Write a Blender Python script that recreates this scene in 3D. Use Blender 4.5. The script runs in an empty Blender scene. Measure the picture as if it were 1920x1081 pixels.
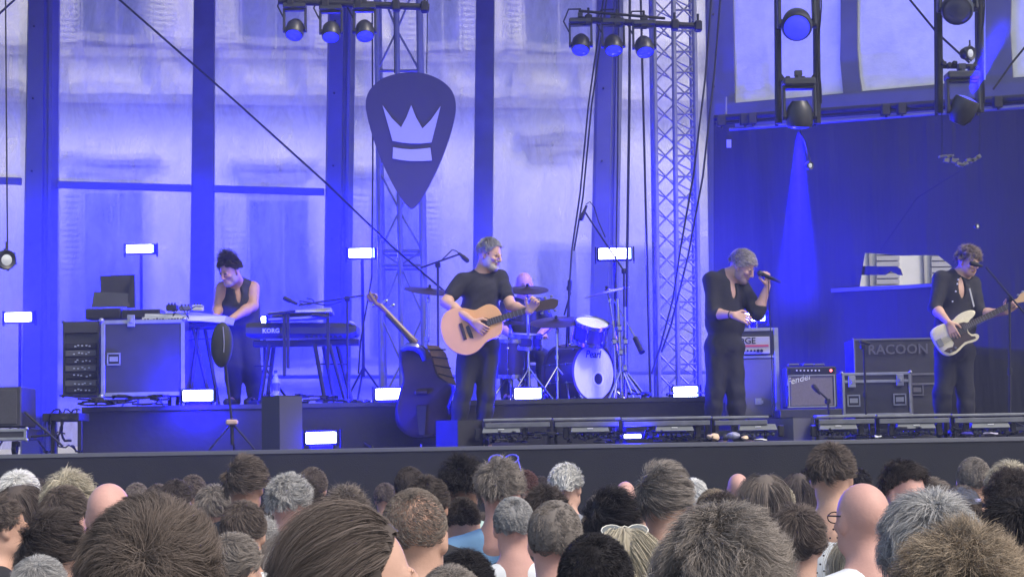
import bpy, math, random
import numpy as np
from mathutils import Vector, Matrix
random.seed(7)
RNG = np.random.RandomState(11)
R = math.radians
sc = bpy.context.scene
col = sc.collection

# ------------------------------------------------------------------ camera
CAM_Z, FPX, PITCH, ROLL = 1.80, 3500.0, math.atan(309.5/3500.0), R(1.0)
_c, _s = math.cos(PITCH), math.sin(PITCH)
FW = Vector((0, _c, _s)); R0 = Vector((1, 0, 0)); U0 = Vector((0, -_s, _c))
CR = R0*math.cos(ROLL) - U0*math.sin(ROLL)
CU = R0*math.sin(ROLL) + U0*math.cos(ROLL)
cam_d = bpy.data.cameras.new('camera'); cam = bpy.data.objects.new('camera', cam_d); col.objects.link(cam)
cam_d.sensor_width = 36.0; cam_d.lens = 36.0*FPX/1920.0
cam_d.clip_start = 0.05; cam_d.clip_end = 500
M3 = Matrix((CR, CU, -FW)).transposed()
cam.matrix_world = Matrix.Translation((0, 0, CAM_Z)) @ M3.to_4x4()
sc.camera = cam

# ------------------------------------------------------------------ world, sun, exposure
SUN_EL, SUN_AZ = R(50), R(128)       # azimuth from +Y towards +X: the light comes from beyond the stage, right
wd = bpy.data.worlds.new('World'); sc.world = wd; wd.use_nodes = True
nt = wd.node_tree; bg = nt.nodes['Background']
sky = nt.nodes.new('ShaderNodeTexSky'); sky.sky_type = 'NISHITA'; sky.sun_disc = False
sky.sun_elevation = SUN_EL; sky.sun_rotation = SUN_AZ; sky.dust_density = 3.0
nt.links.new(sky.outputs[0], bg.inputs[0]); bg.inputs[1].default_value = 0.125
sd = bpy.data.lights.new('sun', 'SUN'); sun = bpy.data.objects.new('sun', sd); col.objects.link(sun)
sd.energy = 1.25; sd.angle = R(14); sd.color = (1, .93, .82)
_sv = Vector((math.sin(SUN_AZ)*math.cos(SUN_EL), math.cos(SUN_AZ)*math.cos(SUN_EL), math.sin(SUN_EL)))
sun.rotation_euler = _sv.to_track_quat('Z', 'Y').to_euler()
vs = sc.view_settings; vs.view_transform = 'Standard'; vs.look = 'None'; vs.exposure = .85; vs.gamma = 1.0
cy = sc.cycles
cy.use_denoising = True
cy.max_bounces = 8; cy.diffuse_bounces = 3; cy.glossy_bounces = 3; cy.transmission_bounces = 4
cy.transparent_max_bounces = 16; cy.volume_bounces = 1
cy.sample_clamp_indirect = 4.0; cy.sample_clamp_direct = 0
cy.caustics_reflective = False; cy.caustics_refractive = False

# ------------------------------------------------------------------ measuring helpers (photo pixel -> point at a real depth)
def ray(px, py):
    return FW*FPX + CR*(px-960.0) + CU*(540.5-py)
def P(px, py, Y):
    d = ray(px, py); return Vector((0, 0, CAM_Z)) + d*(Y/d.y)
def PZ(px, py, Z):
    d = ray(px, py); return Vector((0, 0, CAM_Z)) + d*((Z-CAM_Z)/d.z)
def PP(px, py, o, n):                      # on the plane through o with normal n
    d = ray(px, py); c = Vector((0, 0, CAM_Z)); return c + d*((o-c).dot(n)/d.dot(n))
def S(px, Y): return px*Y/FPX              # pixel length -> metres

# ------------------------------------------------------------------ materials
MATS = {}
def mat(name, base, rough=.6, metal=0., spec=.5, noise=0., nscale=8., bump=0., bscale=40., emit=None, es=0., sheen=0., alpha=1., trans=0., attr=None, detail=4):
    if name in MATS: return MATS[name]
    m = bpy.data.materials.new(name); m.use_nodes = True; t = m.node_tree; b = t.nodes['Principled BSDF']
    b.inputs['Base Color'].default_value = (*base, 1); b.inputs['Roughness'].default_value = rough
    b.inputs['Metallic'].default_value = metal; b.inputs['Specular IOR Level'].default_value = spec
    if sheen: b.inputs['Sheen Weight'].default_value = sheen
    if trans: b.inputs['Transmission Weight'].default_value = trans
    if alpha < 1: b.inputs['Alpha'].default_value = alpha
    if emit: b.inputs['Emission Color'].default_value = (*emit, 1); b.inputs['Emission Strength'].default_value = es
    tc = t.nodes.new('ShaderNodeTexCoord')
    src = None
    if noise:
        n = t.nodes.new('ShaderNodeTexNoise'); n.inputs['Scale'].default_value = nscale; n.inputs['Detail'].default_value = detail
        t.links.new(tc.outputs['Object'], n.inputs['Vector'])
        mr = t.nodes.new('ShaderNodeMapRange'); mr.inputs[1].default_value = .25; mr.inputs[2].default_value = .75
        mr.inputs[3].default_value = 1-noise; mr.inputs[4].default_value = 1+noise
        t.links.new(n.outputs[0], mr.inputs[0])
        mx = t.nodes.new('ShaderNodeVectorMath'); mx.operation = 'SCALE'; mx.inputs[0].default_value = base
        t.links.new(mr.outputs[0], mx.inputs[3]); src = mx.outputs[0]
        t.links.new(src, b.inputs['Base Color'])
        rr = t.nodes.new('ShaderNodeMapRange'); rr.inputs[3].default_value = max(0, rough-.12); rr.inputs[4].default_value = min(1, rough+.12)
        t.links.new(n.outputs[0], rr.inputs[0]); t.links.new(rr.outputs[0], b.inputs['Roughness'])
    if attr:
        a = t.nodes.new('ShaderNodeAttribute'); a.attribute_name = attr
        mx = t.nodes.new('ShaderNodeMix'); mx.data_type = 'RGBA'; mx.blend_type = 'MULTIPLY'; mx.inputs[0].default_value = 1
        if src: t.links.new(src, mx.inputs[6])
        else: mx.inputs[6].default_value = (*base, 1)
        t.links.new(a.outputs['Color'], mx.inputs[7]); t.links.new(mx.outputs[2], b.inputs['Base Color'])
    if bump:
        n2 = t.nodes.new('ShaderNodeTexNoise'); n2.inputs['Scale'].default_value = bscale; n2.inputs['Detail'].default_value = 3
        t.links.new(tc.outputs['Object'], n2.inputs['Vector'])
        bp = t.nodes.new('ShaderNodeBump'); bp.inputs['Strength'].default_value = bump; bp.inputs['Distance'].default_value = .01
        t.links.new(n2.outputs[0], bp.inputs['Height']); t.links.new(bp.outputs[0], b.inputs['Normal'])
    MATS[name] = m; return m

# ------------------------------------------------------------------ mesh builder
class MB:
    def __init__(s): s.v = []; s.f = []; s.mi = []; s.m = 0
    def add(s, vs, fs):
        o = len(s.v); s.v += [tuple(v) for v in vs]; s.f += [tuple(i+o for i in f) for f in fs]; s.mi += [s.m]*len(fs); return s
    def box(s, c, size, rot=None, bev=0.0):
        c = Vector(c); hx, hy, hz = [a/2 for a in size]; b = min(bev, hx*.9, hy*.9, hz*.9)
        if b > 0:
            vs = []; idx = {}
            for sx in (-1, 1):
                for sy in (-1, 1):
                    for sz in (-1, 1):
                        for k in range(3):
                            p = [sx*hx, sy*hy, sz*hz]
                            for j in range(3):
                                if j != k: p[j] -= (sx, sy, sz)[j]*b
                            idx[(sx, sy, sz, k)] = len(vs); vs.append(Vector(p))
            fs = []
            for k in range(3):
                a, d = [(1, 2), (2, 0), (0, 1)][k]
                for sg in (-1, 1):
                    q = []
                    for (u, w) in ((-1, -1), (1, -1), (1, 1), (-1, 1)):
                        t = [0, 0, 0]; t[k] = sg; t[a] = u; t[d] = w; q.append(idx[(*t, k)])
                    fs.append(q if sg > 0 else q[::-1])
            for k in range(3):      # edges along axis k
                a, d = [(1, 2), (2, 0), (0, 1)][k]
                for u in (-1, 1):
                    for w in (-1, 1):
                        q = []
                        for e, kk in ((-1, a), (1, a), (1, d), (-1, d)):
                            t = [0, 0, 0]; t[k] = e; t[a] = u; t[d] = w; q.append(idx[(*t, kk)])
                        fs.append(q if u*w < 0 else q[::-1])
            for t in [(x, y, z) for x in (-1, 1) for y in (-1, 1) for z in (-1, 1)]:
                q = [idx[(*t, k)] for k in range(3)]; fs.append(q if t[0]*t[1]*t[2] > 0 else q[::-1])
        else:
            vs = [Vector((x*hx, y*hy, z*hz)) for x in (-1, 1) for y in (-1, 1) for z in (-1, 1)]
            fs = [(0, 1, 3, 2), (4, 6, 7, 5), (0, 4, 5, 1), (2, 3, 7, 6), (0, 2, 6, 4), (1, 5, 7, 3)]
        if rot is not None: vs = [rot @ v for v in vs]
        return s.add([v+c for v in vs], fs)
    def cone(s, p0, p1, r0, r1=None, n=10, caps=True):
        p0, p1 = Vector(p0), Vector(p1); r1 = r0 if r1 is None else r1
        d = (p1-p0)
        if d.length < 1e-7: return s
        d.normalize(); a = d.orthogonal().normalized(); b = d.cross(a)
        vs = []; 
        for p, r in ((p0, r0), (p1, r1)):
            for i in range(n):
                t = 2*math.pi*i/n; vs.append(p+(a*math.cos(t)+b*math.sin(t))*r)
        fs = [(i, (i+1) % n, n+(i+1) % n, n+i) for i in range(n)]
        if caps: fs += [tuple(range(n-1, -1, -1)), tuple(range(n, 2*n))]
        return s.add(vs, fs)
    def tube(s, pts, r, n=6, taper=None):
        pts = [Vector(p) for p in pts]; vs = []; prev = None
        for i, p in enumerate(pts):
            d = (pts[min(i+1, len(pts)-1)]-pts[max(i-1, 0)]).normalized()
            if prev is None: a = d.orthogonal().normalized()
            else: a = (prev-d*prev.dot(d)); a = a.normalized() if a.length > 1e-6 else d.orthogonal().normalized()
            prev = a; b = d.cross(a); rr = r if taper is None else r*taper[i]
            for k in range(n):
                t = 2*math.pi*k/n; vs.append(p+(a*math.cos(t)+b*math.sin(t))*rr)
        fs = []
        for i in range(len(pts)-1):
            for k in range(n): fs.append((i*n+k, i*n+(k+1) % n, (i+1)*n+(k+1) % n, (i+1)*n+k))
        fs += [tuple(range(n-1, -1, -1)), tuple(range((len(pts)-1)*n, len(pts)*n))]
        return s.add(vs, fs)
    def ball(s, c, r, rot=None, nu=14, nv=9, zmin=-1, zmax=1):
        c = Vector(c); r = r if hasattr(r, '__len__') else (r, r, r); vs = []; a0, a1 = math.asin(zmin), math.asin(zmax)
        for j in range(nv+1):
            ph = a0+(a1-a0)*j/nv
            for i in range(nu):
                t = 2*math.pi*i/nu; v = Vector((math.cos(t)*math.cos(ph)*r[0], math.sin(t)*math.cos(ph)*r[1], math.sin(ph)*r[2]))
                vs.append(c+(rot @ v if rot is not None else v))
        fs = [(j*nu+i, j*nu+(i+1) % nu, (j+1)*nu+(i+1) % nu, (j+1)*nu+i) for j in range(nv) for i in range(nu)]
        if zmin > -1: fs.append(tuple(range(nu-1, -1, -1)))
        if zmax < 1: fs.append(tuple(range(nv*nu, (nv+1)*nu)))
        return s.add(vs, fs)
    def lathe(s, prof, c, axis=(0, 0, 1), n=28, closed=False):   # prof: (r, h) pairs along the axis
        c = Vector(c); d = Vector(axis).normalized(); a = d.orthogonal().normalized(); b = d.cross(a); vs = []
        for (r, h) in prof:
            for i in range(n):
                t = 2*math.pi*i/n; vs.append(c+d*h+(a*math.cos(t)+b*math.sin(t))*max(r, 1e-5))
        m = len(prof); fs = [(j*n+i, j*n+(i+1) % n, ((j+1) % m)*n+(i+1) % n, ((j+1) % m)*n+i) for j in range(m if closed else m-1) for i in range(n)]
        return s.add(vs, fs)
    def prism(s, pts, d):              # planar polygon (3-D points) extruded by vector d
        pts = [Vector(p) for p in pts]; d = Vector(d); n = len(pts)
        nn = Vector((0, 0, 0))
        for i in range(n): nn += pts[i].cross(pts[(i+1) % n])
        if nn.dot(d) > 0: pts = pts[::-1]
        vs = pts+[p+d for p in pts]
        fs = [tuple(range(n)), tuple(range(2*n-1, n-1, -1))]+[(i, n+i, n+(i+1) % n, (i+1) % n) for i in range(n)]
        return s.add(vs, fs)
    def mesh(s, name, mats, M=None, smooth=35):
        me = bpy.data.meshes.new(name); vs = s.v
        if M is not None: vs = [tuple(M @ Vector(v)) for v in vs]
        me.from_pydata(vs, [], s.f); me.update()
        for m in (mats if isinstance(mats, (list, tuple)) else [mats]): me.materials.append(m)
        if max(s.mi, default=0) > 0: me.polygons.foreach_set('material_index', s.mi)
        if smooth:
            me.polygons.foreach_set('use_smooth', [True]*len(me.polygons)); me.set_sharp_from_angle(angle=R(smooth))
        return me

def link(name, me, parent=None, **props):
    o = bpy.data.objects.new(name, me); col.objects.link(o)
    if parent is not None: o.parent = parent
    for k, v in props.items(): o[k] = v
    return o
def tag(o, label, cat, group=None):
    o['label'] = label; o['category'] = cat
    if group: o['group'] = group
    return o
class Thing:
    """an Empty at the base; parts are given in world coordinates"""
    def __init__(s, name, label, cat, loc=(0, 0, 0), rotz=0, group=None):
        s.o = bpy.data.objects.new(name, None); col.objects.link(s.o); s.o.empty_display_size = .1
        s.o.location = loc; s.o.rotation_euler = (0, 0, rotz); tag(s.o, label, cat, group)
        s.M = (Matrix.Translation(loc) @ Matrix.Rotation(rotz, 4, 'Z')).inverted()
    def part(s, name, mb, m, parent=None, smooth=35, label=None):
        o = link(name, mb.mesh(name, m, s.M, smooth), parent or s.o)
        if label: o['label'] = label
        return o
def solo(name, mb, m, label, cat, group=None, smooth=35):
    # a thing that is one mesh; its origin sits at its base
    a = np.array(mb.v); c = Vector((a[:, 0].mean(), a[:, 1].mean(), a[:, 2].min()))
    o = link(name, mb.mesh(name, m, Matrix.Translation(-c), smooth)); o.location = c
    return tag(o, label, cat, group)
def struct(name, mb, m, smooth=0):
    o = link(name, mb.mesh(name, m, None, smooth)); o['kind'] = 'structure'; return o
def copy_tree(o, parent=None):
    c = o.copy(); col.objects.link(c); c.parent = parent
    for ch in list(o.children): copy_tree(ch, c)
    return c
def text_mesh(name, body, m, parent, M, size, italic=0., ext=.002, font=None, align='CENTER', bold=0.):
    cu = bpy.data.curves.new(name, 'FONT'); cu.body = body; cu.size = size; cu.extrude = ext; cu.align_x = align; cu.align_y = 'CENTER'
    cu.shear = italic; cu.resolution_u = 2; cu.offset = bold
    t = bpy.data.objects.new(name+'_tmp', cu); col.objects.link(t)
    bpy.context.view_layer.update()
    me = bpy.data.meshes.new_from_object(t.evaluated_get(bpy.context.evaluated_depsgraph_get()))
    bpy.data.objects.remove(t); me.transform(M); me.materials.clear(); me.materials.append(m); me.name = name
    return link(name, me, parent)
def frame(o, x, n):
    """matrix with X along x and Z along n (towards the reader), at o"""
    x = Vector(x).normalized(); n = Vector(n).normalized(); y = n.cross(x).normalized(); x = y.cross(n)
    return Matrix(((x.x, y.x, n.x, o[0]), (x.y, y.y, n.y, o[1]), (x.z, y.z, n.z, o[2]), (0, 0, 0, 1)))
# ================================================================== continuous bodies: smooth distance fields meshed with surface nets
def _np(v): return np.array(v, dtype=np.float32)
class SDF:
    def __init__(s, h): s.h = h; s.pr = []
    def cap(s, a, b, ra, rb, k=.02, m=0, flat=None): s.pr.append(('c', _np(a), _np(b), ra, rb, k, m, flat)); return s   # tapered capsule
    def chain(s, pts, rs, k=.02, m=0):
        for i in range(len(pts)-1): s.cap(pts[i], pts[i+1], rs[i], rs[i+1], k, m)
        return s
    def ell(s, c, r, Rm=None, k=.02, m=0): s.pr.append(('e', _np(c), _np(r if hasattr(r, '__len__') else (r, r, r)), Rm, None, k, m, None)); return s
    def cut(s, c, r, Rm=None, k=.01): s.pr.append(('x', _np(c), _np(r if hasattr(r, '__len__') else (r, r, r)), Rm, None, k, -1, None)); return s
    def plane(s, p, n, k=.005): s.pr.append(('p', _np(p), _np(Vector(n).normalized()), None, None, k, -1, None)); return s   # keeps the side n points away from
    def mesh(s, noise=None):
        h = s.h; lo = np.full(3, 1e9, np.float32); hi = -lo
        def bb(p):
            if p[0] == 'c': r = max(p[3], p[4]); return np.minimum(p[1], p[2])-r, np.maximum(p[1], p[2])+r
            r = p[2].max() if p[3] is not None else p[2]; return p[1]-r, p[1]+r
        for p in s.pr:
            if p[0] in 'ce': a, b = bb(p); lo = np.minimum(lo, a); hi = np.maximum(hi, b)
        lo -= 4*h; hi += 4*h; N = np.ceil((hi-lo)/h).astype(int)+1
        D = np.full(N, .2, np.float32); MI = np.zeros(N, np.int8); DM = np.full(N, 9., np.float32)
        ax = [lo[i]+h*np.arange(N[i], dtype=np.float32) for i in range(3)]
        for p in s.pr:
            k = p[5]
            if p[0] == 'p': sl = (slice(None),)*3
            else:
                a, b = bb(p); mg = k+3*h
                i0 = np.maximum(((a-mg-lo)/h).astype(int), 0); i1 = np.minimum(((b+mg-lo)/h).astype(int)+2, N); sl = tuple(slice(i0[j], i1[j]) for j in range(3))
            X = ax[0][sl[0]][:, None, None]; Y = ax[1][sl[1]][None, :, None]; Z = ax[2][sl[2]][None, None, :]
            if p[0] == 'c':
                A, B = p[1], p[2]; d = B-A; L = max(float(d@d), 1e-9)
                t = np.clip(((X-A[0])*d[0]+(Y-A[1])*d[1]+(Z-A[2])*d[2])/L, 0, 1)
                q = np.sqrt((X-A[0]-t*d[0])**2+(Y-A[1]-t*d[1])**2+(Z-A[2]-t*d[2])**2)-(p[3]+t*(p[4]-p[3]))
            elif p[0] in 'ex':
                x, y, z = X-p[1][0], Y-p[1][1], Z-p[1][2]; r = p[2]
                if p[3] is not None:
                    m = np.array(p[3].transposed(), dtype=np.float32)
                    x, y, z = m[0, 0]*x+m[0, 1]*y+m[0, 2]*z, m[1, 0]*x+m[1, 1]*y+m[1, 2]*z, m[2, 0]*x+m[2, 1]*y+m[2, 2]*z
                k0 = np.sqrt((x/r[0])**2+(y/r[1])**2+(z/r[2])**2); k1 = np.sqrt((x/r[0]**2)**2+(y/r[1]**2)**2+(z/r[2]**2)**2)+1e-9
                q = k0*(k0-1)/k1
            else: q = (X-p[1][0])*p[2][0]+(Y-p[1][1])*p[2][1]+(Z-p[1][2])*p[2][2]
            o = D[sl]
            if p[0] in 'xp':
                if p[0] == 'x': q = -q
                hh = np.maximum(k-np.abs(o-q), 0)/k; D[sl] = np.maximum(o, q)+hh*hh*k*.25
            else:
                hh = np.maximum(k-np.abs(o-q), 0)/k; D[sl] = np.minimum(o, q)-hh*hh*k*.25
                w = q < DM[sl]; DM[sl] = np.where(w, q, DM[sl]); MI[sl] = np.where(w, np.int8(p[6]), MI[sl])
        ins = D < 0
        c = ins[:-1, :-1, :-1].astype(np.int8)
        for dx in (0, 1):
            for dy in (0, 1):
                for dz in (0, 1):
                    if dx+dy+dz: c = c+ins[dx:N[0]-1+dx, dy:N[1]-1+dy, dz:N[2]-1+dz]
        act = np.argwhere((c > 0) & (c < 8)); idx = np.full(c.shape, -1, np.int32); idx[tuple(act.T)] = np.arange(len(act))
        acc = np.zeros((len(act), 3), np.float32); cnt = np.zeros(len(act), np.float32)
        for a in range(3):
            o = [x for x in range(3) if x != a]
            for u in (0, 1):
                for v in (0, 1):
                    p0 = act.copy(); p0[:, o[0]] += u; p0[:, o[1]] += v; p1 = p0.copy(); p1[:, a] += 1
                    d0 = D[tuple(p0.T)]; d1 = D[tuple(p1.T)]; x = (d0 < 0) != (d1 < 0)
                    t = np.where(x, d0/np.where(x, d0-d1, 1), 0); q = (p0-act).astype(np.float32); q[:, a] += t
                    acc += q*x[:, None]; cnt += x
        V = lo+(act+acc/np.maximum(cnt, 1)[:, None])*h
        F = []
        for a in range(3):
            b_, c_ = [(1, 2), (2, 0), (0, 1)][a]
            s0 = [slice(None)]*3; s1 = [slice(None)]*3; s0[a] = slice(0, -1); s1[a] = slice(1, None)
            i0, i1 = ins[tuple(s0)], ins[tuple(s1)]; e = np.argwhere(i0 != i1)
            e = e[(e[:, b_] > 0) & (e[:, c_] > 0) & (e[:, b_] < N[b_]-1) & (e[:, c_] < N[c_]-1)]
            sg = i0[tuple(e.T)]
            def cell(db, dc): q = e.copy(); q[:, b_] += db; q[:, c_] += dc; return idx[tuple(q.T)]
            q = np.stack([cell(-1, -1), cell(0, -1), cell(0, 0), cell(-1, 0)], 1)
            q[~sg] = q[~sg][:, ::-1]; F.append(q)
        F = np.concatenate(F); F = F[(F >= 0).all(1)]
        mi = MI[tuple(act.T)][F[:, 0]]
        # light relax
        for _ in range(1):
            s_ = np.zeros_like(V); n_ = np.zeros(len(V), np.float32)
            for j in range(4):
                for d in (1, 3): np.add.at(s_, F[:, j], V[F[:, (j+d) % 4]]); np.add.at(n_, F[:, j], 1)
            V = V*.5+.5*s_/np.maximum(n_, 1)[:, None]
        if noise is not None: V = V+noise(V)
        return V, F, mi
def np_mesh(name, V, F, mats, mi=None, attr=None, smooth=True):
    me = bpy.data.meshes.new(name); nf = len(F); w = F.shape[1]
    me.vertices.add(len(V)); me.vertices.foreach_set('co', np.ascontiguousarray(V, dtype=np.float32).ravel())
    me.loops.add(nf*w); me.loops.foreach_set('vertex_index', np.ascontiguousarray(F, dtype=np.int32).ravel())
    me.polygons.add(nf); me.polygons.foreach_set('loop_start', np.arange(0, nf*w, w, dtype=np.int32))
    me.update(calc_edges=True)
    for m in (mats if isinstance(mats, (list, tuple)) else [mats]): me.materials.append(m)
    if mi is not None: me.polygons.foreach_set('material_index', np.ascontiguousarray(mi, dtype=np.int32))
    if smooth: me.polygons.foreach_set('use_smooth', np.ones(nf, bool))
    if attr is not None:
        a = me.color_attributes.new('shade', 'FLOAT_COLOR', 'POINT'); a.data.foreach_set('color', np.ascontiguousarray(attr, dtype=np.float32).ravel())
    return me
def waves(amp, sc_, seed, n=7):
    rs = np.random.RandomState(seed); K = rs.randn(n, 3)*sc_; ph = rs.rand(n)*6.28; A = rs.randn(n, 3)
    A /= np.linalg.norm(A, axis=1)[:, None]
    def f(V):
        o = np.zeros_like(V)
        for k, p, a in zip(K, ph, A): o += np.sin(V@k+p)[:, None]*a
        return (o*amp/np.sqrt(n)).astype(np.float32)
    return f
# ================================================================== SETTING
FLOOR = 1.866; LIP = 15.5
m_black = mat('black_cloth', (.016, .016, .019), .85, noise=.3, nscale=3, bump=.3, bscale=12)
m_floor = mat('stage_deck', (.03, .03, .033), .6, noise=.3, nscale=5)
m_ground = mat('cobbles', (.17, .16, .15), .8, noise=.3, nscale=2, bump=.5, bscale=8)
m_metal = mat('truss_aluminium', (.17, .175, .19), .5, metal=.4, noise=.15, nscale=10)
m_dmetal = mat('black_steel', (.02, .02, .024), .6, spec=.25, noise=.3, nscale=20)
m_col = mat('grey_pillar', (.10, .105, .12), .55, noise=.15, nscale=3, bump=.1, bscale=9)
m_seam = mat('grey_pvc_band', (.075, .08, .09), .45, noise=.25, nscale=4, bump=.4, bscale=5)
m_black_pl = mat('black_plastic', (.02, .02, .023), .6, spec=.25, noise=.2, nscale=30)

g = MB(); g.add([(-60, -20, 0), (60, -20, 0), (60, 80, 0), (-60, 80, 0)], [(0, 1, 2, 3)]); struct('ground', g, m_ground)
g = MB(); g.box((1.1, LIP+3.75, FLOOR-.02), (12.2, 7.5, .04)); struct('stage_floor', g, m_floor)

# front skirt: pleated black cloth hanging from the lip
g = MB(); n = 420; vs = []; fs = []
for i in range(n+1):
    x = -5.0+12.2*i/n; w = .006*math.sin(x*5+math.sin(x*3)*2)+.003*math.sin(x*17+1)
    vs += [(x, LIP-.02+w*.25, FLOOR-.042), (x, LIP-.03+w, 1.0), (x, LIP-.03+w*1.5, .02)]
for i in range(n):
    for k in range(2): fs.append((i*3+k, i*3+k+1, i*3+k+4, i*3+k+3))
g.add(vs, fs); o = solo('stage_skirt', g, mat('black_skirt', (.011, .012, .015), .9, noise=.15, nscale=2, bump=.2, bscale=120), 'long black cloth skirt hanging from the front edge of the stage', 'skirt', smooth=60)
g = MB(); g.box((1.1, LIP-.012, FLOOR-.016), (12.2, .03, .036), bev=.004)
solo('edge_rail', g, mat('edge_alu', (.16, .16, .18), .4, metal=.6), 'thin grey metal rail along the top of the black stage skirt', 'rail')

# riser under keyboards and drums
RT = FLOOR+.42; RY = 16.85
xa, xb = P(153, 800, RY).x, P(1335, 760, RY).x
t = Thing('stage_riser', 'long low black riser under the keyboards and the drum kit', 'riser', (xa, RY, FLOOR))
g = MB(); g.box(((xa+xb)/2, RY+1.75, RT-.02), (xb-xa, 3.5, .04)); t.part('deck', g, m_floor, smooth=0)
g = MB(); g.box(((xa+xb)/2, RY+.02, (RT+FLOOR)/2-.02), (xb-xa, .02, RT-FLOOR-.042)); g.box((xa+.01, RY+1.75, (RT+FLOOR)/2-.02), (.02, 3.4, RT-FLOOR-.042)); t.part('riser_skirt', g, m_black, smooth=0)

g = MB(); g.box((-3.1, 19.6, 7.75), (10.6, 6.4, .12)); g.box((-3.1, 16.37, 7.7), (10.6, .05, .45)); struct('unseen_shade_slab', g, m_black)  # slab and front lip added above the view to shade rear wall and lower facade
# ---------------------------------------------------------------- the pale building behind
FO = P(0, 500, 27.0); yaw = R(-9); FN = Vector((math.sin(R(9)), -math.cos(R(9)), 0))   # facade plane, receding to the right
FX = Vector((math.cos(R(9)), math.sin(R(9)), 0))
m_wall = mat('cream_render', (.70, .68, .64), .85, noise=.1, nscale=1.5, bump=.2, bscale=6)
m_trim = mat('stone_trim', (.40, .39, .38), .8, noise=.2, nscale=4)
m_win = mat('window_glass', (.06, .075, .09), .12, spec=.7, noise=.4, nscale=1.2)
m_shut = mat('shutter_paint', (.60, .59, .55), .6, noise=.1, nscale=5)
m_frame = mat('window_frame_white', (.55, .55, .52), .5)
bl = Thing('town_house', 'pale town house with louvred shutters behind the clear plastic wall', 'building', (FO.x, FO.y, 0))
def FP(px, py, out=0.0): return PP(px, py, FO+FN*out, FN)
def frect(g, x0, y0, x1, y1, out, dep=.06, ref=None):
    c = FP((x0+x1)/2, (y0+y1)/2, out); a = FP(x0, (y0+y1)/2, out); b = FP(x1, (y0+y1)/2, out); u = FP((x0+x1)/2, y0, out); d = FP((x0+x1)/2, y1, out)
    g.box(c-FN*dep/2, ((b-a).length, dep, u.z-d.z), Matrix.Rotation(R(9), 3, 'Z')); return c, (b-a).length, u.z-d.z
g = MB(); c = FO+FX*6.5-FN*3.0; g.box((c.x, c.y, 6.0), (22, 6.0, 12.0), Matrix.Rotation(R(9), 3, 'Z')); bl.part('wall', g, m_wall, smooth=0)
g = MB(); g.box((c.x, c.y, 12.15), (22.6, 6.6, .3), Matrix.Rotation(R(9), 3, 'Z')); bl.part('roof', g, m_trim, smooth=0)
def window(x0, y0, x1, y1, shl=0, shr=0):
    w = MB(); cc, ww, hh = frect(w, x0-5, y0-5, x1+5, y1+5, .05, .04); wo = bl.part('window', w, m_frame, smooth=0)
    w = MB(); xs = (x0+x1)/2
    for a, b in ((x0, xs-2), (xs+2, x1)): frect(w, a, y0, b, y1, .062, .02)
    bl.part('pane', w, m_win, wo, smooth=0)
    for (a, b) in ((x0-5-shl, x0-7) if shl else None, (x1+7, x1+5+shr) if shr else None) if False else [q for q in (((x0-5-shl, x0-7) if shl else None), ((x1+7, x1+5+shr) if shr else None)) if q]:
        s_ = MB(); frect(s_, a, y0-4, b, y1+4, .085, .03)
        k = 0; y = y0
        while y < y1:
            frect(s_, a+4, y, b-4, y+5, .105, .02); y += 10.5
        bl.part('shutter', s_, m_shut, smooth=0)
for i, (x, dy) in enumerate(((157, 0), (455, 12), (800, 26), (985, 34))):
    ww = 125 if i < 2 else (60 if i == 2 else 125)
    window(x, -230+dy, x+ww, 88+dy, 52 if i != 3 else 30, 45 if i < 2 else 60)
for (x, y) in ((160, 362), (470, 376), (700, 372), (1010, 470), (1130, 470)):
    window(x, y, x+125 if x < 600 else x+90, y+300, 42, 0 if x < 600 else 38)
w = MB()
def band(g, y0, y1, sl, out, dep=.3):      # a moulding all along the facade, at real height
    za = FP(0, y0, 0).z; zb = FP(0, y1, 0).z; c = FO+FX*6.5+FN*out
    c = c-FN*dep/2; g.box((c.x, c.y, (za+zb)/2), (22, dep, za-zb), Matrix.Rotation(R(9), 3, 'Z'))
band(w, 92, 108, 0, .22); band(w, 180, 198, 0, .30); band(w, 198, 206, 0, .2); band(w, 722, 735, 0, .08)
bl.part('cornice', w, m_trim, smooth=0)
for x in (8, 128, 302, 432, 575, 700, 830, 960, 1090, 1230):
    w = MB(); dy = x*.036; frect(w, x, 106+dy, x+34, 180+dy, .18, .2); frect(w, x+4, 160+dy, x+30, 182+dy, .24, .2); bl.part('corbel', w, m_trim, smooth=30)
for x, y, ww in ((140, 300, 180), (440, 310, 180), (660, 325, 170), (975, 262, 150)):
    w = MB(); frect(w, x, y, x+ww, y+9, .16, .2); frect(w, x+16, y+14, x+ww-16, y+19, .1, .15); frect(w, x+20, y+28, x+ww-30, y+42, .08, .12); bl.part('lintel', w, m_trim, smooth=0)

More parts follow.
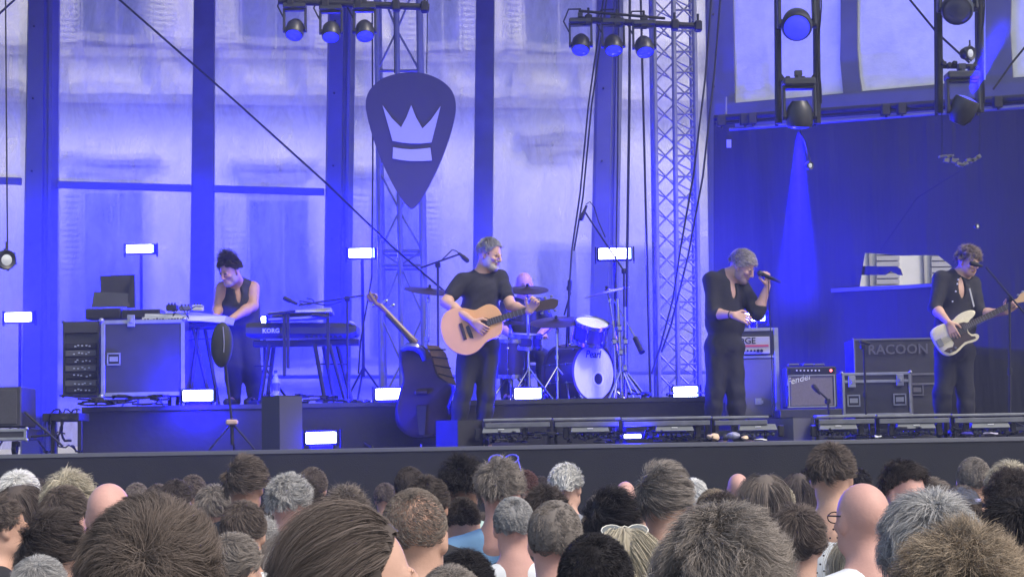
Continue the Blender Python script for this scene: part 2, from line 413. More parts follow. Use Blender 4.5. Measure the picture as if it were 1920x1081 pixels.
# ---------------------------------------------------------------- clear plastic wall with pillars
BY = 21.5
def m_foil_():
    m = bpy.data.materials.new('clear_plastic'); m.use_nodes = True; t = m.node_tree; t.nodes.clear()
    o = t.nodes.new('ShaderNodeOutputMaterial'); tr = t.nodes.new('ShaderNodeBsdfTransparent'); tr.inputs[0].default_value = (.93, .93, .95, 1)
    df = t.nodes.new('ShaderNodeBsdfDiffuse'); df.inputs[0].default_value = (.80, .80, .84, 1)
    tl = t.nodes.new('ShaderNodeBsdfTranslucent'); tl.inputs[0].default_value = (.80, .80, .84, 1)
    gl = t.nodes.new('ShaderNodeBsdfGlossy'); gl.inputs['Roughness'].default_value = .25
    tc = t.nodes.new('ShaderNodeTexCoord'); mp = t.nodes.new('ShaderNodeMapping'); mp.inputs['Scale'].default_value = (2.5, 1, .9)
    n = t.nodes.new('ShaderNodeTexNoise'); n.inputs['Scale'].default_value = 1.6; n.inputs['Detail'].default_value = 7; n.inputs['Roughness'].default_value = .68; n.inputs['Distortion'].default_value = .6
    t.links.new(tc.outputs['Object'], mp.inputs[0]); t.links.new(mp.outputs[0], n.inputs[0])
    r = t.nodes.new('ShaderNodeMapRange'); r.inputs[1].default_value = .3; r.inputs[2].default_value = .72; r.inputs[3].default_value = .24; r.inputs[4].default_value = .66
    t.links.new(n.outputs[0], r.inputs[0])
    b = t.nodes.new('ShaderNodeBump'); b.inputs['Strength'].default_value = .5; b.inputs['Distance'].default_value = .03; t.links.new(n.outputs[0], b.inputs['Height'])
    for q in (df, tl, gl): t.links.new(b.outputs[0], q.inputs['Normal'])
    m1 = t.nodes.new('ShaderNodeMixShader'); m1.inputs[0].default_value = .45; t.links.new(df.outputs[0], m1.inputs[1]); t.links.new(tl.outputs[0], m1.inputs[2])
    m2 = t.nodes.new('ShaderNodeMixShader'); m2.inputs[0].default_value = .12; t.links.new(m1.outputs[0], m2.inputs[1]); t.links.new(gl.outputs[0], m2.inputs[2])
    rf = t.nodes.new('ShaderNodeBsdfRefraction'); rf.inputs['Color'].default_value = (.95, .95, .97, 1); rf.inputs['IOR'].default_value = 1.15; rf.inputs['Roughness'].default_value = .13
    b2 = t.nodes.new('ShaderNodeBump'); b2.inputs['Strength'].default_value = .35; b2.inputs['Distance'].default_value = .02; t.links.new(n.outputs[0], b2.inputs['Height']); t.links.new(b2.outputs[0], rf.inputs['Normal'])
    m4 = t.nodes.new('ShaderNodeMixShader'); m4.inputs[0].default_value = .62; t.links.new(tr.outputs[0], m4.inputs[1]); t.links.new(rf.outputs[0], m4.inputs[2])
    m3 = t.nodes.new('ShaderNodeMixShader'); t.links.new(r.outputs[0], m3.inputs[0]); t.links.new(m4.outputs[0], m3.inputs[1]); t.links.new(m2.outputs[0], m3.inputs[2])
    t.links.new(m3.outputs[0], o.inputs[0]); return m
m_foil = m_foil_()
def sheet(pts, nx, nz, amp, seed):          # rippled sheet between four corners (tl, tr, br, bl)
    g = MB(); vs = []; rs = np.random.RandomState(seed); ph = rs.rand(6)*6.28
    for j in range(nz+1):
        for i in range(nx+1):
            u, v = i/nx, j/nz
            p = (pts[0]*(1-u)+pts[1]*u)*(1-v)+(pts[3]*(1-u)+pts[2]*u)*v
            d = amp*(math.sin(p.x*2.3+ph[0]+1.5*math.sin(p.z*.8+ph[1]))+.6*math.sin(p.z*3.1+p.x*1.7+ph[2])+.3*math.sin(p.x*7+p.z*4+ph[3]))*min(1, 6*u, 6*(1-u))
            vs.append(p+Vector((0, d, 0)))
    fs = [(j*(nx+1)+i, (j+1)*(nx+1)+i, (j+1)*(nx+1)+i+1, j*(nx+1)+i+1) for j in range(nz) for i in range(nx)]
    return g.add(vs, fs)
panes = [  # x-left (top,bottom), x-right (top,bottom), y0, y1, label
    ((-60, -78), (53, 38), -60, 842, 'clear plastic wall panel at the far left beside the first grey pillar'),
    ((111, 106), (364, 352), -60, 836, 'clear plastic wall panel between the first pillar and the keyboard player'),
    ((403, 400), (616, 603), -60, 830, 'clear plastic wall panel behind the keyboard player'),
    ((668, 655), (893, 883), -60, 824, 'clear plastic wall panel behind the pick shaped sign'),
    ((928, 921), (1120, 1101), -60, 819, 'clear plastic wall panel behind the drum kit'),
    ((1170, 1155), (1324, 1336), -60, 812, 'clear plastic wall panel behind the narrow right truss tower')]
for i, (l, r, y0, y1, lb) in enumerate(panes):
    g = sheet([P(l[0]-3, y0, BY), P(r[0]+3, y0, BY), P(r[1]+3, y1, BY), P(l[1]-3, y1, BY)], 30, 50, .018, i)
    solo('plastic_wall', g, m_foil, lb, 'plastic panel', 'clear plastic panels of the rear wall', smooth=80)
def pillar(x0, x1, b0, b1, lb, kind):
    t = Thing('pillar', lb, 'pillar', (P(b0, 830, BY).x, BY, 0), group='grey pillars of the rear wall')
    top0, top1, bt0, bt1 = P(x0, -60, BY), P(x1, -60, BY), P(b0, 842, BY), P(b1, 842, BY)
    bt0 = bt0+(bt0-top0)*(bt0.z/(top0.z-bt0.z)); bt1 = bt1+(bt1-top1)*(bt1.z/(top1.z-bt1.z))
    w = (top1-top0).x; g = MB(); prof = [(0, .0), (.06, -.05), (.10, -.09), (.60, -.12), (.64, -.075), (.72, -.075), (.76, -.10), (.86, -.10), (.90, -.05), (1, 0)] if kind == 'm' else [(0, 0), (.03, -.02), (.5, -.03), (.97, -.02), (1, 0)]
    vs = []
    for (a, b) in ((top0, top1), (bt0, bt1)):
        for (u, d) in prof: vs.append(a*(1-u)+b*u+Vector((0, d, 0)))
        vs += [b+Vector((0, .06, 0)), a+Vector((0, .06, 0))]
    n = len(prof)+2; g.add(vs, [(i, (i+1) % n, n+(i+1) % n, n+i) for i in range(n)]+[tuple(range(n)), tuple(range(2*n-1, n-1, -1))])
    t.part('post' if kind == 'm' else 'band', g, m_col if kind == 'm' else m_seam, smooth=25)
    if kind == 'm':
        h = MB(); rs = random.Random(int(x0))
        for k in range(9):
            z = .9+k*.85; a = top0+(bt0-top0)*((top0.z-z)/(top0.z-bt0.z)); h.cone(a+Vector((w*.3, -.122, 0)), a+Vector((w*.3, -.105, 0)), .012, n=8)
        t.part('bolt', h, m_dmetal)
pillar(53, 111, 38, 106, 'broad grey metal pillar at the far left of the rear wall', 'm')
pillar(364, 403, 352, 400, 'flat grey plastic band behind the keyboard player', 's')
pillar(616, 668, 603, 655, 'broad grey metal pillar left of the pick shaped sign', 'm')
pillar(893, 928, 883, 921, 'flat grey plastic band above the acoustic guitarist', 's')
pillar(1120, 1170, 1101, 1155, 'broad grey metal pillar behind the drum kit cymbals', 'm')
pillar(1322, 1362, 1334, 1345, 'pale grey metal pillar where the black backdrop begins', 'm')
for (xl, yl, xr, yr, lb) in ((-60, 337, 40, 340, 'short grey crossbar left of the far left pillar'), (108, 346, 358, 353, 'grey crossbar between the far left pillar and the flat band'), (401, 354, 608, 360, 'grey crossbar behind the keyboard player head height')):
    g = MB(); a, b = P(xl, yl, BY-.05), P(xr, yr, BY-.05); d = (b-a); g.box((a+b)/2, (d.length, .06, S(13, BY)), Matrix.Rotation(-math.atan2(d.z, d.x), 3, 'Y'), bev=.006)
    solo('crossbar', g, m_col, lb, 'crossbar', 'crossbars of the rear wall')
# low wall pipe
g = MB(); g.cone(P(430, 706, BY-.1), P(1000, 706, BY-.1), .022); solo('wall_rail', g, m_col, 'low grey rail along the plastic wall behind the keyboard stand legs', 'rail')
g = MB(); g.cone(P(1165, 699, BY-.1), P(1340, 697, BY-.1), .022); solo('wall_rail', g, m_col, 'low grey rail behind the narrow right truss tower', 'rail')

# ---------------------------------------------------------------- right: black backdrop with a gap, fabric roof panes above
CY0, CY1 = 20.0, 18.4
BO = P(1338, 500, CY0); BE = P(1925, 500, CY1); BX = Vector((BE.x-BO.x, BE.y-BO.y, 0)).normalized(); BN = Vector((BX.y, -BX.x, 0))
def BP(px, py, out=0.0): return PP(px, py, BO+BN*out, BN)
m_curt = mat('black_backdrop', (.026, .026, .030), .88, noise=.25, nscale=1.5, bump=.8, bscale=1.0)
_mp = m_curt.node_tree.nodes.new('ShaderNodeMapping'); _mp.inputs['Scale'].default_value = (5, 5, .5)
_tx = [n for n in m_curt.node_tree.nodes if n.type == 'TEX_NOISE'][-1]; _tc0 = [n for n in m_curt.node_tree.nodes if n.type == 'TEX_COORD'][0]
m_curt.node_tree.links.new(_tc0.outputs['Object'], _mp.inputs[0]); m_curt.node_tree.links.new(_mp.outputs[0], _tx.inputs['Vector']); [n for n in m_curt.node_tree.nodes if n.type == 'BUMP'][0].inputs['Distance'].default_value = .04
t = Thing('backdrop', 'large black cloth backdrop closing the right side of the stage, with a ragged gap', 'backdrop', (BO.x, BO.y, FLOOR))
hole = [(1622, 474), (1640, 475), (1690, 479), (1758, 478), (1786, 500), (1770, 515), (1750, 530), (1700, 534), (1612, 537)]
outer = [(1338, 222), (1480, 214), (1622, 205), (1700, 200), (1790, 195), (2300, 161), (2300, 500), (2300, 812), (1750, 822), (1612, 826), (1338, 832), (1338, 537), (1338, 474)]
g = MB(); n0 = len(outer)
H = [BP(*p) for p in hole]; O = [BP(*p) for p in outer]
# stitched ring of quads/tris between hole and outer outline, by hand
g.add(H+O, [])
h = 0; q = len(H)
F = [(q+0, q+12, 0), (q+0, 0, q+2, q+1), (q+2, 0, 1, 2, q+3), (q+3, 2, 3, q+4), (q+4, 3, 4, q+6, q+5), (4, 5, q+6), (5, 6, q+8, q+7, q+6), (6, 7, q+8), (7, 8, q+9, q+8), (8, q+11, q+10, q+9), (q+12, q+11, 8, 0)]
g.f += F; g.mi += [0]*len(F)
g2 = MB(); g2.add(g.v, g.f)
t.part('cloth', g2, m_curt, smooth=0)
g = MB(); g.prism([BP(x, y, .03) for x, y in ((1560, 541), (1612, 538), (1700, 535), (1795, 528), (1795, 534), (1700, 541), (1612, 545), (1560, 548))], BN*.03); t.part('hem', g, mat('hem_grey', (.11, .11, .13), .7), smooth=0)
g = MB()
for (x0, y0, x1, y1) in ((1612, 500, 1690, 516),): g.prism([BP(x, y, -.03) for x, y in ((1600, 498), (1682, 500), (1688, 504), (1692, 516), (1684, 515), (1670, 508), (1660, 515), (1600, 515))], BN*-.02)
t.part('torn_strip', g, m_curt, smooth=0)
t.part('tag', MB().prism([BP(x, y, .02) for x, y in ((1363, 262), (1371, 262), (1371, 277), (1363, 277))], BN*.01), mat('white_tag', (.6, .6, .6), .6), smooth=0)
# building seen through the gap
m_pan = mat('white_cladding', (.72, .72, .70), .6, noise=.06, nscale=6)
GY = 24.0
b2 = Thing('clad_house', 'white clad house front with louvred shutters seen through the gap in the black backdrop', 'building', (P(1700, 500, GY).x, GY, 0))
g = MB(); g.box((P(1700, 500, GY).x, GY+1.5, 2.2), (3.0, 3.0, 4.4)); b2.part('wall', g, m_pan, smooth=0)
for (x0, x1) in ((1643, 1686), (1746, 1800)):
    s_ = MB()
    for y in range(462, 556, 11): s_.box(P((x0+x1)/2, y, GY-.03), (S(x1-x0, GY), .05, S(8.6, GY)))
    b2.part('shutter', s_, mat('shutter_lilac', (.42, .42, .46), .6), smooth=0)
for x0, x1 in ((1630, 1634), (1732, 1735)):
    s_ = MB(); s_.box(P((x0+x1)/2, 505, GY-.02), (S(x1-x0, GY), .04, S(110, GY))); b2.part('downpipe', s_, m_trim, smooth=0)
# fabric panes
m_fab = bpy.data.materials.new('translucent_fabric'); m_fab.use_nodes = True; _t = m_fab.node_tree; _t.nodes.clear()
_o = _t.nodes.new('ShaderNodeOutputMaterial'); _d = _t.nodes.new('ShaderNodeBsdfDiffuse'); _l = _t.nodes.new('ShaderNodeBsdfTranslucent'); _m = _t.nodes.new('ShaderNodeMixShader')
_n = _t.nodes.new('ShaderNodeTexNoise'); _n.inputs['Scale'].default_value = 2.2; _n.inputs['Detail'].default_value = 8; _n.inputs['Roughness'].default_value = .7
_tc = _t.nodes.new('ShaderNodeTexCoord'); _t.links.new(_tc.outputs['Object'], _n.inputs[0])
_r = _t.nodes.new('ShaderNodeValToRGB'); _r.color_ramp.elements[0].position = .3; _r.color_ramp.elements[0].color = (.74, .75, .75, 1); _r.color_ramp.elements[1].position = .7; _r.color_ramp.elements[1].color = (.95, .95, .93, 1)
_t.links.new(_n.outputs[0], _r.inputs[0]); _t.links.new(_r.outputs[0], _d.inputs[0]); _t.links.new(_r.outputs[0], _l.inputs[0]); _m.inputs[0].default_value = .4
_b = _t.nodes.new('ShaderNodeBump'); _b.inputs['Distance'].default_value = .03; _b.inputs['Strength'].default_value = .5; _t.links.new(_n.outputs[0], _b.inputs['Height']); _t.links.new(_b.outputs[0], _d.inputs['Normal']); _t.links.new(_b.outputs[0], _l.inputs['Normal'])
_t.links.new(_d.outputs[0], _m.inputs[1]); _t.links.new(_l.outputs[0], _m.inputs[2]); _t.links.new(_m.outputs[0], _o.inputs[0])
for (pts, lb) in (([(1374, -60), (1576, -60), (1576, 60), (1575, 110), (1581, 176), (1378, 194), (1376, 80)], 'white translucent fabric pane behind the left light ladder'),
                  ([(1607, -60), (1762, -60), (1890, -60), (1888, 148), (1775, 155), (1615, 172), (1607, 90)], 'white translucent fabric pane behind the right light ladder'),
                  ([(1895, -60), (2290, -60), (2290, 114), (1898, 146), (1893, 60)], 'white translucent fabric pane cut by the right picture edge')):
    g = MB(); g.prism([BP(x, y, -.04) for x, y in pts], BN*-.004); solo('fabric_sheet', g, m_fab, lb, 'fabric pane', 'white fabric panes above the black backdrop', smooth=0)
m_band = mat('grey_fabric_band', (.10, .105, .125), .7, noise=.2, nscale=2)
g = MB()
g.prism([BP(x, y, .0) for x, y in ((1340, -60), (1373, -60), (1376, 80), (1378, 194), (1378, 232), (1340, 232))], BN*-.03)
g.prism([BP(x, y, .0) for x, y in ((1576, -60), (1607, -60), (1607, 90), (1611, 140), (1616, 172), (1616, 212), (1581, 212), (1581, 176), (1575, 110), (1576, 60))], BN*-.03)
g.prism([BP(x, y, .0) for x, y in ((1848, -60), (1897, -60), (1894, 60), (1899, 146), (1899, 195), (1848, 195))], BN*-.03)
g.prism([BP(x, y, .002) for x, y in ((1378, 193), (1581, 175), (1616, 171), (1848, 150), (2300, 112), (2300, 180), (1378, 240))], BN*-.034)
solo('fabric_border', g, m_band, 'grey fabric border framing the white panes above the black backdrop', 'border', smooth=0)
# horizontal ladder truss under the panes
t = Thing('roof_beam', 'horizontal double pipe beam along the top of the black backdrop', 'beam', BP(1345, 240, .2)-Vector((0, 0, .1)))
g = MB(); g.cone(BP(1340, 222, .2), BP(2300, 157, .2), .034); g.cone(BP(1340, 231, .14), BP(2300, 166, .14), .02); t.part('upper_pipe', g, m_dmetal)
g = MB(); g.cone(BP(1368, 243, .22), BP(2300, 171, .22), .018); t.part('lower_pipe', g, m_metal)
for x in (1352, 1395, 1410, 1660, 1690, 1870):
    y = 222-(x-1340)*.0677; g = MB(); g.box(BP(x, y+6, .22), (.09, .09, .12), bev=.01); g.cone(BP(x, y, .24), BP(x+2, y+20, .24), .012); t.part('clamp', g, m_dmetal)
t.part('spigot', MB().cone(BP(1361, 218, .2), BP(1361, 182, .2), .014), m_metal)
# ================================================================== blue strobe lamps (their own light included)
BLUE = (.003, .001, 1.0)
m_strobe = mat('lamp_glow', (.9, .95, 1), .3, emit=(.80, .90, 1), es=9)
m_lampbody = mat('lamp_body', (.012, .012, .014), .9, spec=.1)
def plight(name, loc, power, parent, size=.12, color=BLUE):
    l = bpy.data.lights.new(name, 'POINT'); l.energy = power; l.color = color; l.shadow_soft_size = size
    o = bpy.data.objects.new(name, l); col.objects.link(o); o.parent = parent; o.location = loc; return o
def slight(name, loc, target, power, parent, ang, color=BLUE, blend=.6, size=.08):
    l = bpy.data.lights.new(name, 'SPOT'); l.energy = power; l.color = color; l.shadow_soft_size = size; l.spot_size = R(ang); l.spot_blend = blend
    o = bpy.data.objects.new(name, l); col.objects.link(o); o.parent = parent; o.location = loc
    d = Vector(loc)-Vector(target); o.rotation_euler = d.to_track_quat('Z', 'Y').to_euler(); return o
LP = 4.7
strobes = [ # px, py, w, h, Y, power, label
    (262, 466, 51, 15, 20.2, 75, 'glowing strobe lamp on a stand above the laptop', 1),
    (34, 594, 50, 17, 19.6, 90, 'glowing strobe lamp at the far left picture edge', 1),
    (678, 474, 48, 17, 19.6, 60, 'glowing strobe lamp left of the wide truss tower', 1),
    (1153, 475, 61, 20, 18.9, 60, 'glowing strobe lamp behind the high drum microphone boom', 1),
    (371, 741, 56, 20, 16.9, 60, 'glowing strobe lamp under the keyboards on the riser', 0),
    (602, 820, 57, 21, 16.1, 50, 'glowing strobe lamp on the stage floor before the riser', 0),
    (732, 738, 55, 20, 17.2, 60, 'glowing strobe lamp on the riser left of the double bass', 0),
    (990, 737, 50, 19, 17.3, 45, 'glowing strobe lamp on the riser beside the bass drum', 0),
    (1286, 734, 46, 19, 17.6, 45, 'glowing strobe lamp on the riser left of the singer', 0),
    (1413, 594, 44, 15, 18.6, 125, 'glowing strobe lamp half hidden behind the singer hand', 1),
    (494, 599, 9, 12, 19.3, 30, 'small lamp glowing between the keyboard player and the sheet music', 1)]
for (px, py, w, h, Y, pw, lb, stand) in strobes:
    c = P(px, py, Y); ww, hh = S(w, Y), S(h, Y); fl = RT if Y > 16.8 and px < 1335 else FLOOR
    if px < 100: fl = FLOOR
    t = Thing('strobe_lamp', lb, 'lamp', (c.x, c.y, fl), group='blue strobe lamps glowing on the stage')
    rotm = Matrix.Rotation(-R(.2), 3, 'Y')
    g = MB(); g.box(c+Vector((0, .06, 0)), (ww+.03, .09, hh+.03), rotm, bev=.01)
    for s_ in (-1, 1): g.box(c+Vector((s_*(ww/2+.03), .06, -.01)), (.012, .05, hh+.06), rotm)
    t.part('housing', g, m_lampbody)
    t.part('glowing_panel', MB().box(c+Vector((0, .008, 0)), (ww, .014, hh), rotm, bev=.006), m_strobe)
    t.part('panel_end', MB().box(c+Vector((ww*.455, .0065, 0)), (ww*.09, .014, hh*.98), rotm, bev=.006), mat('lamp_end_glow', (.5, .7, 1), .3, emit=(.30, .55, 1), es=2.2))
    g = MB()
    if stand:
        g.cone(c+Vector((0, .08, -hh/2)), (c.x, c.y+.08, fl+.35), .016); b = Vector((c.x, c.y+.08, fl+.45))
        for k in range(3):
            a = R(90+120*k+20); g.cone(b, (b.x+.32*math.cos(a), b.y+.32*math.sin(a), fl+.01), .011)
    else:
        bz = c.z-hh/2-.015
        if bz-fl > .03: g.box((c.x, c.y+.06, (bz+fl)/2), (ww*.8, .10, bz-fl), bev=.008)
        else: g.box((c.x, c.y+.06, fl+.01), (ww*.8, .10, .02))
    t.part('stand' if stand else 'foot', g, m_lampbody)
    plight('lamp_light', t.M @ (c+Vector((0, -.09, 0))), pw*LP, t.o, .06)
# ================================================================== light rig
m_head = mat('fixture_black', (.025, .025, .03), .4, noise=.2, nscale=20)
m_lens = mat('fixture_lens', (.05, .055, .09), .08, spec=1.0)
m_glowb = mat('blue_lens', (.1, .1, .6), .2, emit=(.02, .03, 1), es=.5)
def moving_head(c, s, tgt, label, group, lit=0, ang=30, yoke=True, name='moving_head', dark=False):
    """hanging moving-head fixture: base, yoke, head, lens; c = centre of the head, s = head radius"""
    c = Vector(c); t = Thing(name, label, 'stage light', (c.x, c.y, c.z-s*1.2), group=group)
    d = (Vector(tgt)-c).normalized(); up = Vector((0, 0, 1))
    g = MB(); g.box(c+up*s*2.35, (s*2.3, s*1.5, s*.55), bev=s*.12); g.cone(c+up*s*2.6, c+up*s*3.0, s*.25); g.box(c+up*s*3.05, (s*.5, s*.5, s*.35)); t.part('base', g, m_head)
    g = MB()
    for k in (-1, 1):
        g.box(c+up*s*1.0+Vector((k*s*1.08, 0, 0)), (s*.2, s*.75, s*2.3), bev=s*.06)
        g.cone(c+Vector((k*s*.9, 0, 0)), c+Vector((k*s*1.2, 0, 0)), s*.3)
    g.box(c+up*s*2.0, (s*2.3, s*.8, s*.2), bev=s*.05); t.part('yoke', g, m_head)
    g = MB(); g.lathe([(0, -s*1.1), (s*.55, -s*1.05), (s*.85, -s*.6), (s*.92, -s*.1), (s*.95, s*.5), (s*.86, s*.78), (s*.8, s*.8)], c, d, 22); t.part('head', g, m_head, smooth=40)
    t.part('lens', MB().lathe([(s*.82, s*.74), (s*.6, s*.84), (s*.3, s*.9), (0, s*.92)], c, d, 22), m_glowb if lit else m_lens, smooth=60)
    if lit: slight('lamp_light', t.M @ (c+d*s*1.02), t.M @ Vector(tgt), lit, t.o, ang, size=s*.4)
    return t
def bar_with_heads(x0, y0, x1, y1, Y, heads, lb, glab, pw):
    a, b = P(x0, y0, Y), P(x1, y1, Y); t = Thing('light_bar', lb, 'light bar', (a+b)/2)
    t.part('pipe', MB().cone(a, b, .032, n=12), m_dmetal)
    g = MB(); g.cone(a+Vector((0, 0, .085)), b+Vector((-.35, 0, .085)), .014); t.part('cable', g, m_black_pl)
    for k, u in enumerate((.08, .31, .53, .78, .97)):
        p = a*(1-u)+b*u; g = MB(); g.box(p, (.07, .10, .10), bev=.012); g.cone(p, p+Vector((0, 0, .12)), .012); t.part('clamp', g, m_dmetal)
    for i, (x, y) in enumerate(heads):
        c = P(x, y, Y+.02)
        moving_head(c, S(19, Y), c+Vector((.25*(i-1), -1.6, -2.6)), lb0[i]+glab, 'moving heads hanging from the two light bars', lit=pw, ang=70)
        # power lead loop
    for (x, y) in heads:
        g = MB(); q = P(x-22, y-24, Y); g.tube([q, q+Vector((-.05, 0, .10)), q+Vector((.0, 0, .22)), q+Vector((.12, 0, .22))], .008, 5)
        t.part('power_lead', g, m_black_pl)
lb0 = ['leftmost moving head hanging from ', 'middle moving head hanging from ', 'rightmost moving head hanging from ']
bar_with_heads(522, 2, 805, 14, 16.6, [(553, 56), (621, 60), (684, 58)], 'horizontal black light bar left of the pick shaped sign top', 'the light bar left of the pick shaped sign', 15)
bar_with_heads(1085, 37, 1316, 50, 17.6, [(1089, 84), (1150, 85), (1208, 88)], 'horizontal black light bar across the narrow right truss tower', 'the light bar by the narrow truss tower', 15)

# lattice towers
def lattice(name, lb, legs, y0, y1, Y, rungs, style, rleg, rbr, dep):
    """legs: [(xtop, xbottom), ...] left to right on the near face; a far face stands dep behind"""
    zb = RT if style == 'narrow' else RT
    def at(i, y, far=0):
        a, b = legs[i]; u = (y-y0)/(y1-y0); p = P(a+(b-a)*u, y, Y); return p+Vector((far*.0, far*dep, 0))
    base = at(0, y1); t = Thing(name, lb, 'truss tower', (base.x, base.y, base.z))
    n = len(legs); ids = list(range(n))
    for i in ids:
        for far in ((0, 1) if i in (0, n-1) else (0,)):
            if style == 'wide' and i == 1 and far: continue
            g = MB(); g.cone(at(i, y0, far), at(i, y1, far), rleg, n=10); t.part('chord', g, m_metal)
    g = MB(); ys = rungs
    for k in range(len(ys)-1):
        for i in range(n-1):
            a, b = at(i, ys[k]), at(i+1, ys[k+1]); c, d = at(i+1, ys[k]), at(i, ys[k+1])
            if style == 'wide':
                if (k+i) % 2 == 0: g.cone(a, b, rbr, n=6)
                else: g.cone(c, d, rbr, n=6)
            else:
                g.cone(a, b, rbr, n=6); g.cone(c, d, rbr, n=6)
        if k % 2 == 0: g.cone(at(0, ys[k], 0), at(0, ys[k+1], 1), rbr, n=6); g.cone(at(n-1, ys[k+1], 0), at(n-1, ys[k], 1), rbr, n=6)
        else: g.cone(at(0, ys[k+1], 0), at(0, ys[k], 1), rbr, n=6)
        if style == 'narrow':
            g.cone(at(0, ys[k], 1), at(n-1, ys[k+1], 1), rbr*.8, n=6)
    t.part('bracing', g, m_metal)
    for y in ((133, 470, 497) if style == 'wide' else range(-20, 740, 39)):
        g = MB()
        if style == 'wide':
            g.cone(at(0, y), at(n-1, y), rbr*1.3, n=8)
            g.cone(at(0, y), at(0, y, 1), rbr, n=6); g.cone(at(n-1, y), at(n-1, y, 1), rbr, n=6); g.cone(at(0, y, 1), at(n-1, y, 1), rbr, n=6)
        else: g.cone(at(n-2, y), at(n-1, y), rbr*1.1, n=6)
        t.part('rung', g, m_metal)
    g = MB()
    c0, c1 = at(0, y1), at(n-1, y1, 1); g.box(((c0.x+c1.x)/2, (c0.y+c1.y)/2, base.z+.01), (c1.x-c0.x+.16, dep+.16, .03)); t.part('base_plate', g, m_metal)
    return t
lattice('truss_tower', 'wide aluminium lattice tower behind the pick shaped sign', [(705, 716), (743, 754), (784, 796)], -40, 752, 19.3, [-40, 57, 133, 235, 318, 395, 470, 497, 592, 680, 752], 'wide', .028, .012, .42)
lattice('truss_tower', 'narrow closely braced aluminium lattice tower left of the black backdrop', [(1225, 1236), (1262, 1272), (1301, 1312)], -40, 752, 18.9, list(range(-40, 760, 39)), 'narrow', .026, .010, .36)

# two black light ladders, upper right
def ladder(xl, xr, Y, ybot, lb, heads):
    t = Thing('light_ladder', lb, 'light ladder', P((xl+xr)/2, ybot, Y))
    for x in (xl, xr):
        g = MB(); a, b = P(x-1, -60, Y), P(x+1, ybot, Y); g.cone(a, b, .030, n=10); g.cone(a+Vector((0, .12, 0)), b+Vector((0, .12, 0)), .016, n=6); t.part('side_rail', g, m_dmetal)
    g = MB()
    for y in heads:
        g.cone(P(xl, y, Y), P(xr, y+1, Y), .022, n=8); g.cone(P(xl, y-16, Y), P(xl+12, y, Y), .018, n=6); g.cone(P(xr, y-16, Y), P(xr-12, y, Y), .018, n=6)
    t.part('crossbar', g, m_dmetal)
    rs = random.Random(int(xl)); g = MB()
    for y in heads:
        for k in range(7):
            x = xl+8+(xr-xl-16)*k/6; g.box(P(x, y+rs.uniform(-5, 6), Y-.03), (S(9, Y), .07, S(rs.uniform(6, 12), Y)), Matrix.Rotation(rs.uniform(-.6, .6), 3, 'Y'), bev=.008)
    t.part('clamp', g, m_dmetal)
    g = MB(); a = P(xr+6, -40, Y); pts = [P(xr+5+3*math.sin(k*.9), -40+k*26, Y-.03) for k in range(10)]; g.tube(pts, .007, 5); t.part('cable', g, m_black_pl)
    return t
ladder(1459, 1532, 15.9, 232, 'black light ladder with two moving heads beside the backdrop edge', [152])
ladder(1761, 1838, 15.6, 212, 'black light ladder with a small round lamp on the far right', [124])
moving_head(P(1494, 45, 15.7), S(31, 15.7), P(1500, 300, 13.0), 'large round moving head in the top of the left light ladder', 'large heads on the light ladders', 25)
moving_head(P(1499, 218, 15.7), S(27, 15.7), P(1497, 620, 15.9), 'moving head shining a blue beam straight down from the left light ladder', 'large heads on the light ladders', 14000, 20)
moving_head(P(1795, 14, 15.4), S(32, 15.4), P(1800, 300, 12.5), 'large round moving head in the top of the right light ladder', 'large heads on the light ladders', 0)
moving_head(P(1806, 205, 15.4), S(27, 15.4), P(1872, 60, 15.2), 'moving head shining a blue beam up to the right from the right light ladder', 'large heads on the light ladders', 9000, 15)
def smoke(a, b, r0, r1, dens):  # cone of denser smoke added along a lamp's beam to make it visible
    a, b = Vector(a), Vector(b); m = bpy.data.materials.new('beam_cone_smoke'); m.use_nodes = True; t = m.node_tree; t.nodes.clear()
    o = t.nodes.new('ShaderNodeOutputMaterial'); v = t.nodes.new('ShaderNodeVolumePrincipled'); v.inputs['Color'].default_value = (.8, .85, 1, 1); v.inputs['Anisotropy'].default_value = .0
    n = t.nodes.new('ShaderNodeTexNoise'); n.inputs['Scale'].default_value = 3; mr = t.nodes.new('ShaderNodeMapRange'); mr.inputs[3].default_value = dens*.4; mr.inputs[4].default_value = dens*1.6
    tc = t.nodes.new('ShaderNodeTexCoord'); t.links.new(tc.outputs['Object'], n.inputs['Vector']); t.links.new(n.outputs[0], mr.inputs[0]); ds = t.nodes.new('ShaderNodeVectorMath'); ds.operation = 'DISTANCE'; ds.inputs[1].default_value = a; t.links.new(tc.outputs['Object'], ds.inputs[0])
    fm = t.nodes.new('ShaderNodeMapRange'); fm.inputs[1].default_value = 0; fm.inputs[2].default_value = (b-a).length*.97; fm.inputs[3].default_value = 1.6; fm.inputs[4].default_value = 0; t.links.new(ds.outputs['Value'], fm.inputs[0])
    mu = t.nodes.new('ShaderNodeMath'); mu.operation = 'MULTIPLY'; t.links.new(mr.outputs[0], mu.inputs[0]); t.links.new(fm.outputs[0], mu.inputs[1]); t.links.new(mu.outputs[0], v.inputs['Density']); t.links.new(v.outputs[0], o.inputs['Volume'])
    L = (b-a).length; ob = link('smoke', MB().lathe([(0, 0), (r0, 0), (r0+(r1-r0)*.5, L*.5), (r1, L*.85), (r1*.6, L), (0, L)], a, b-a, 24).mesh('smoke', m), None); ob['kind'] = 'stuff'
smoke(P(1499, 246, 15.72), P(1497, 640, 15.9), .02, .26, .075)
smoke(P(1818, 188, 15.36), P(1880, 20, 15.2), .02, .15, .22)
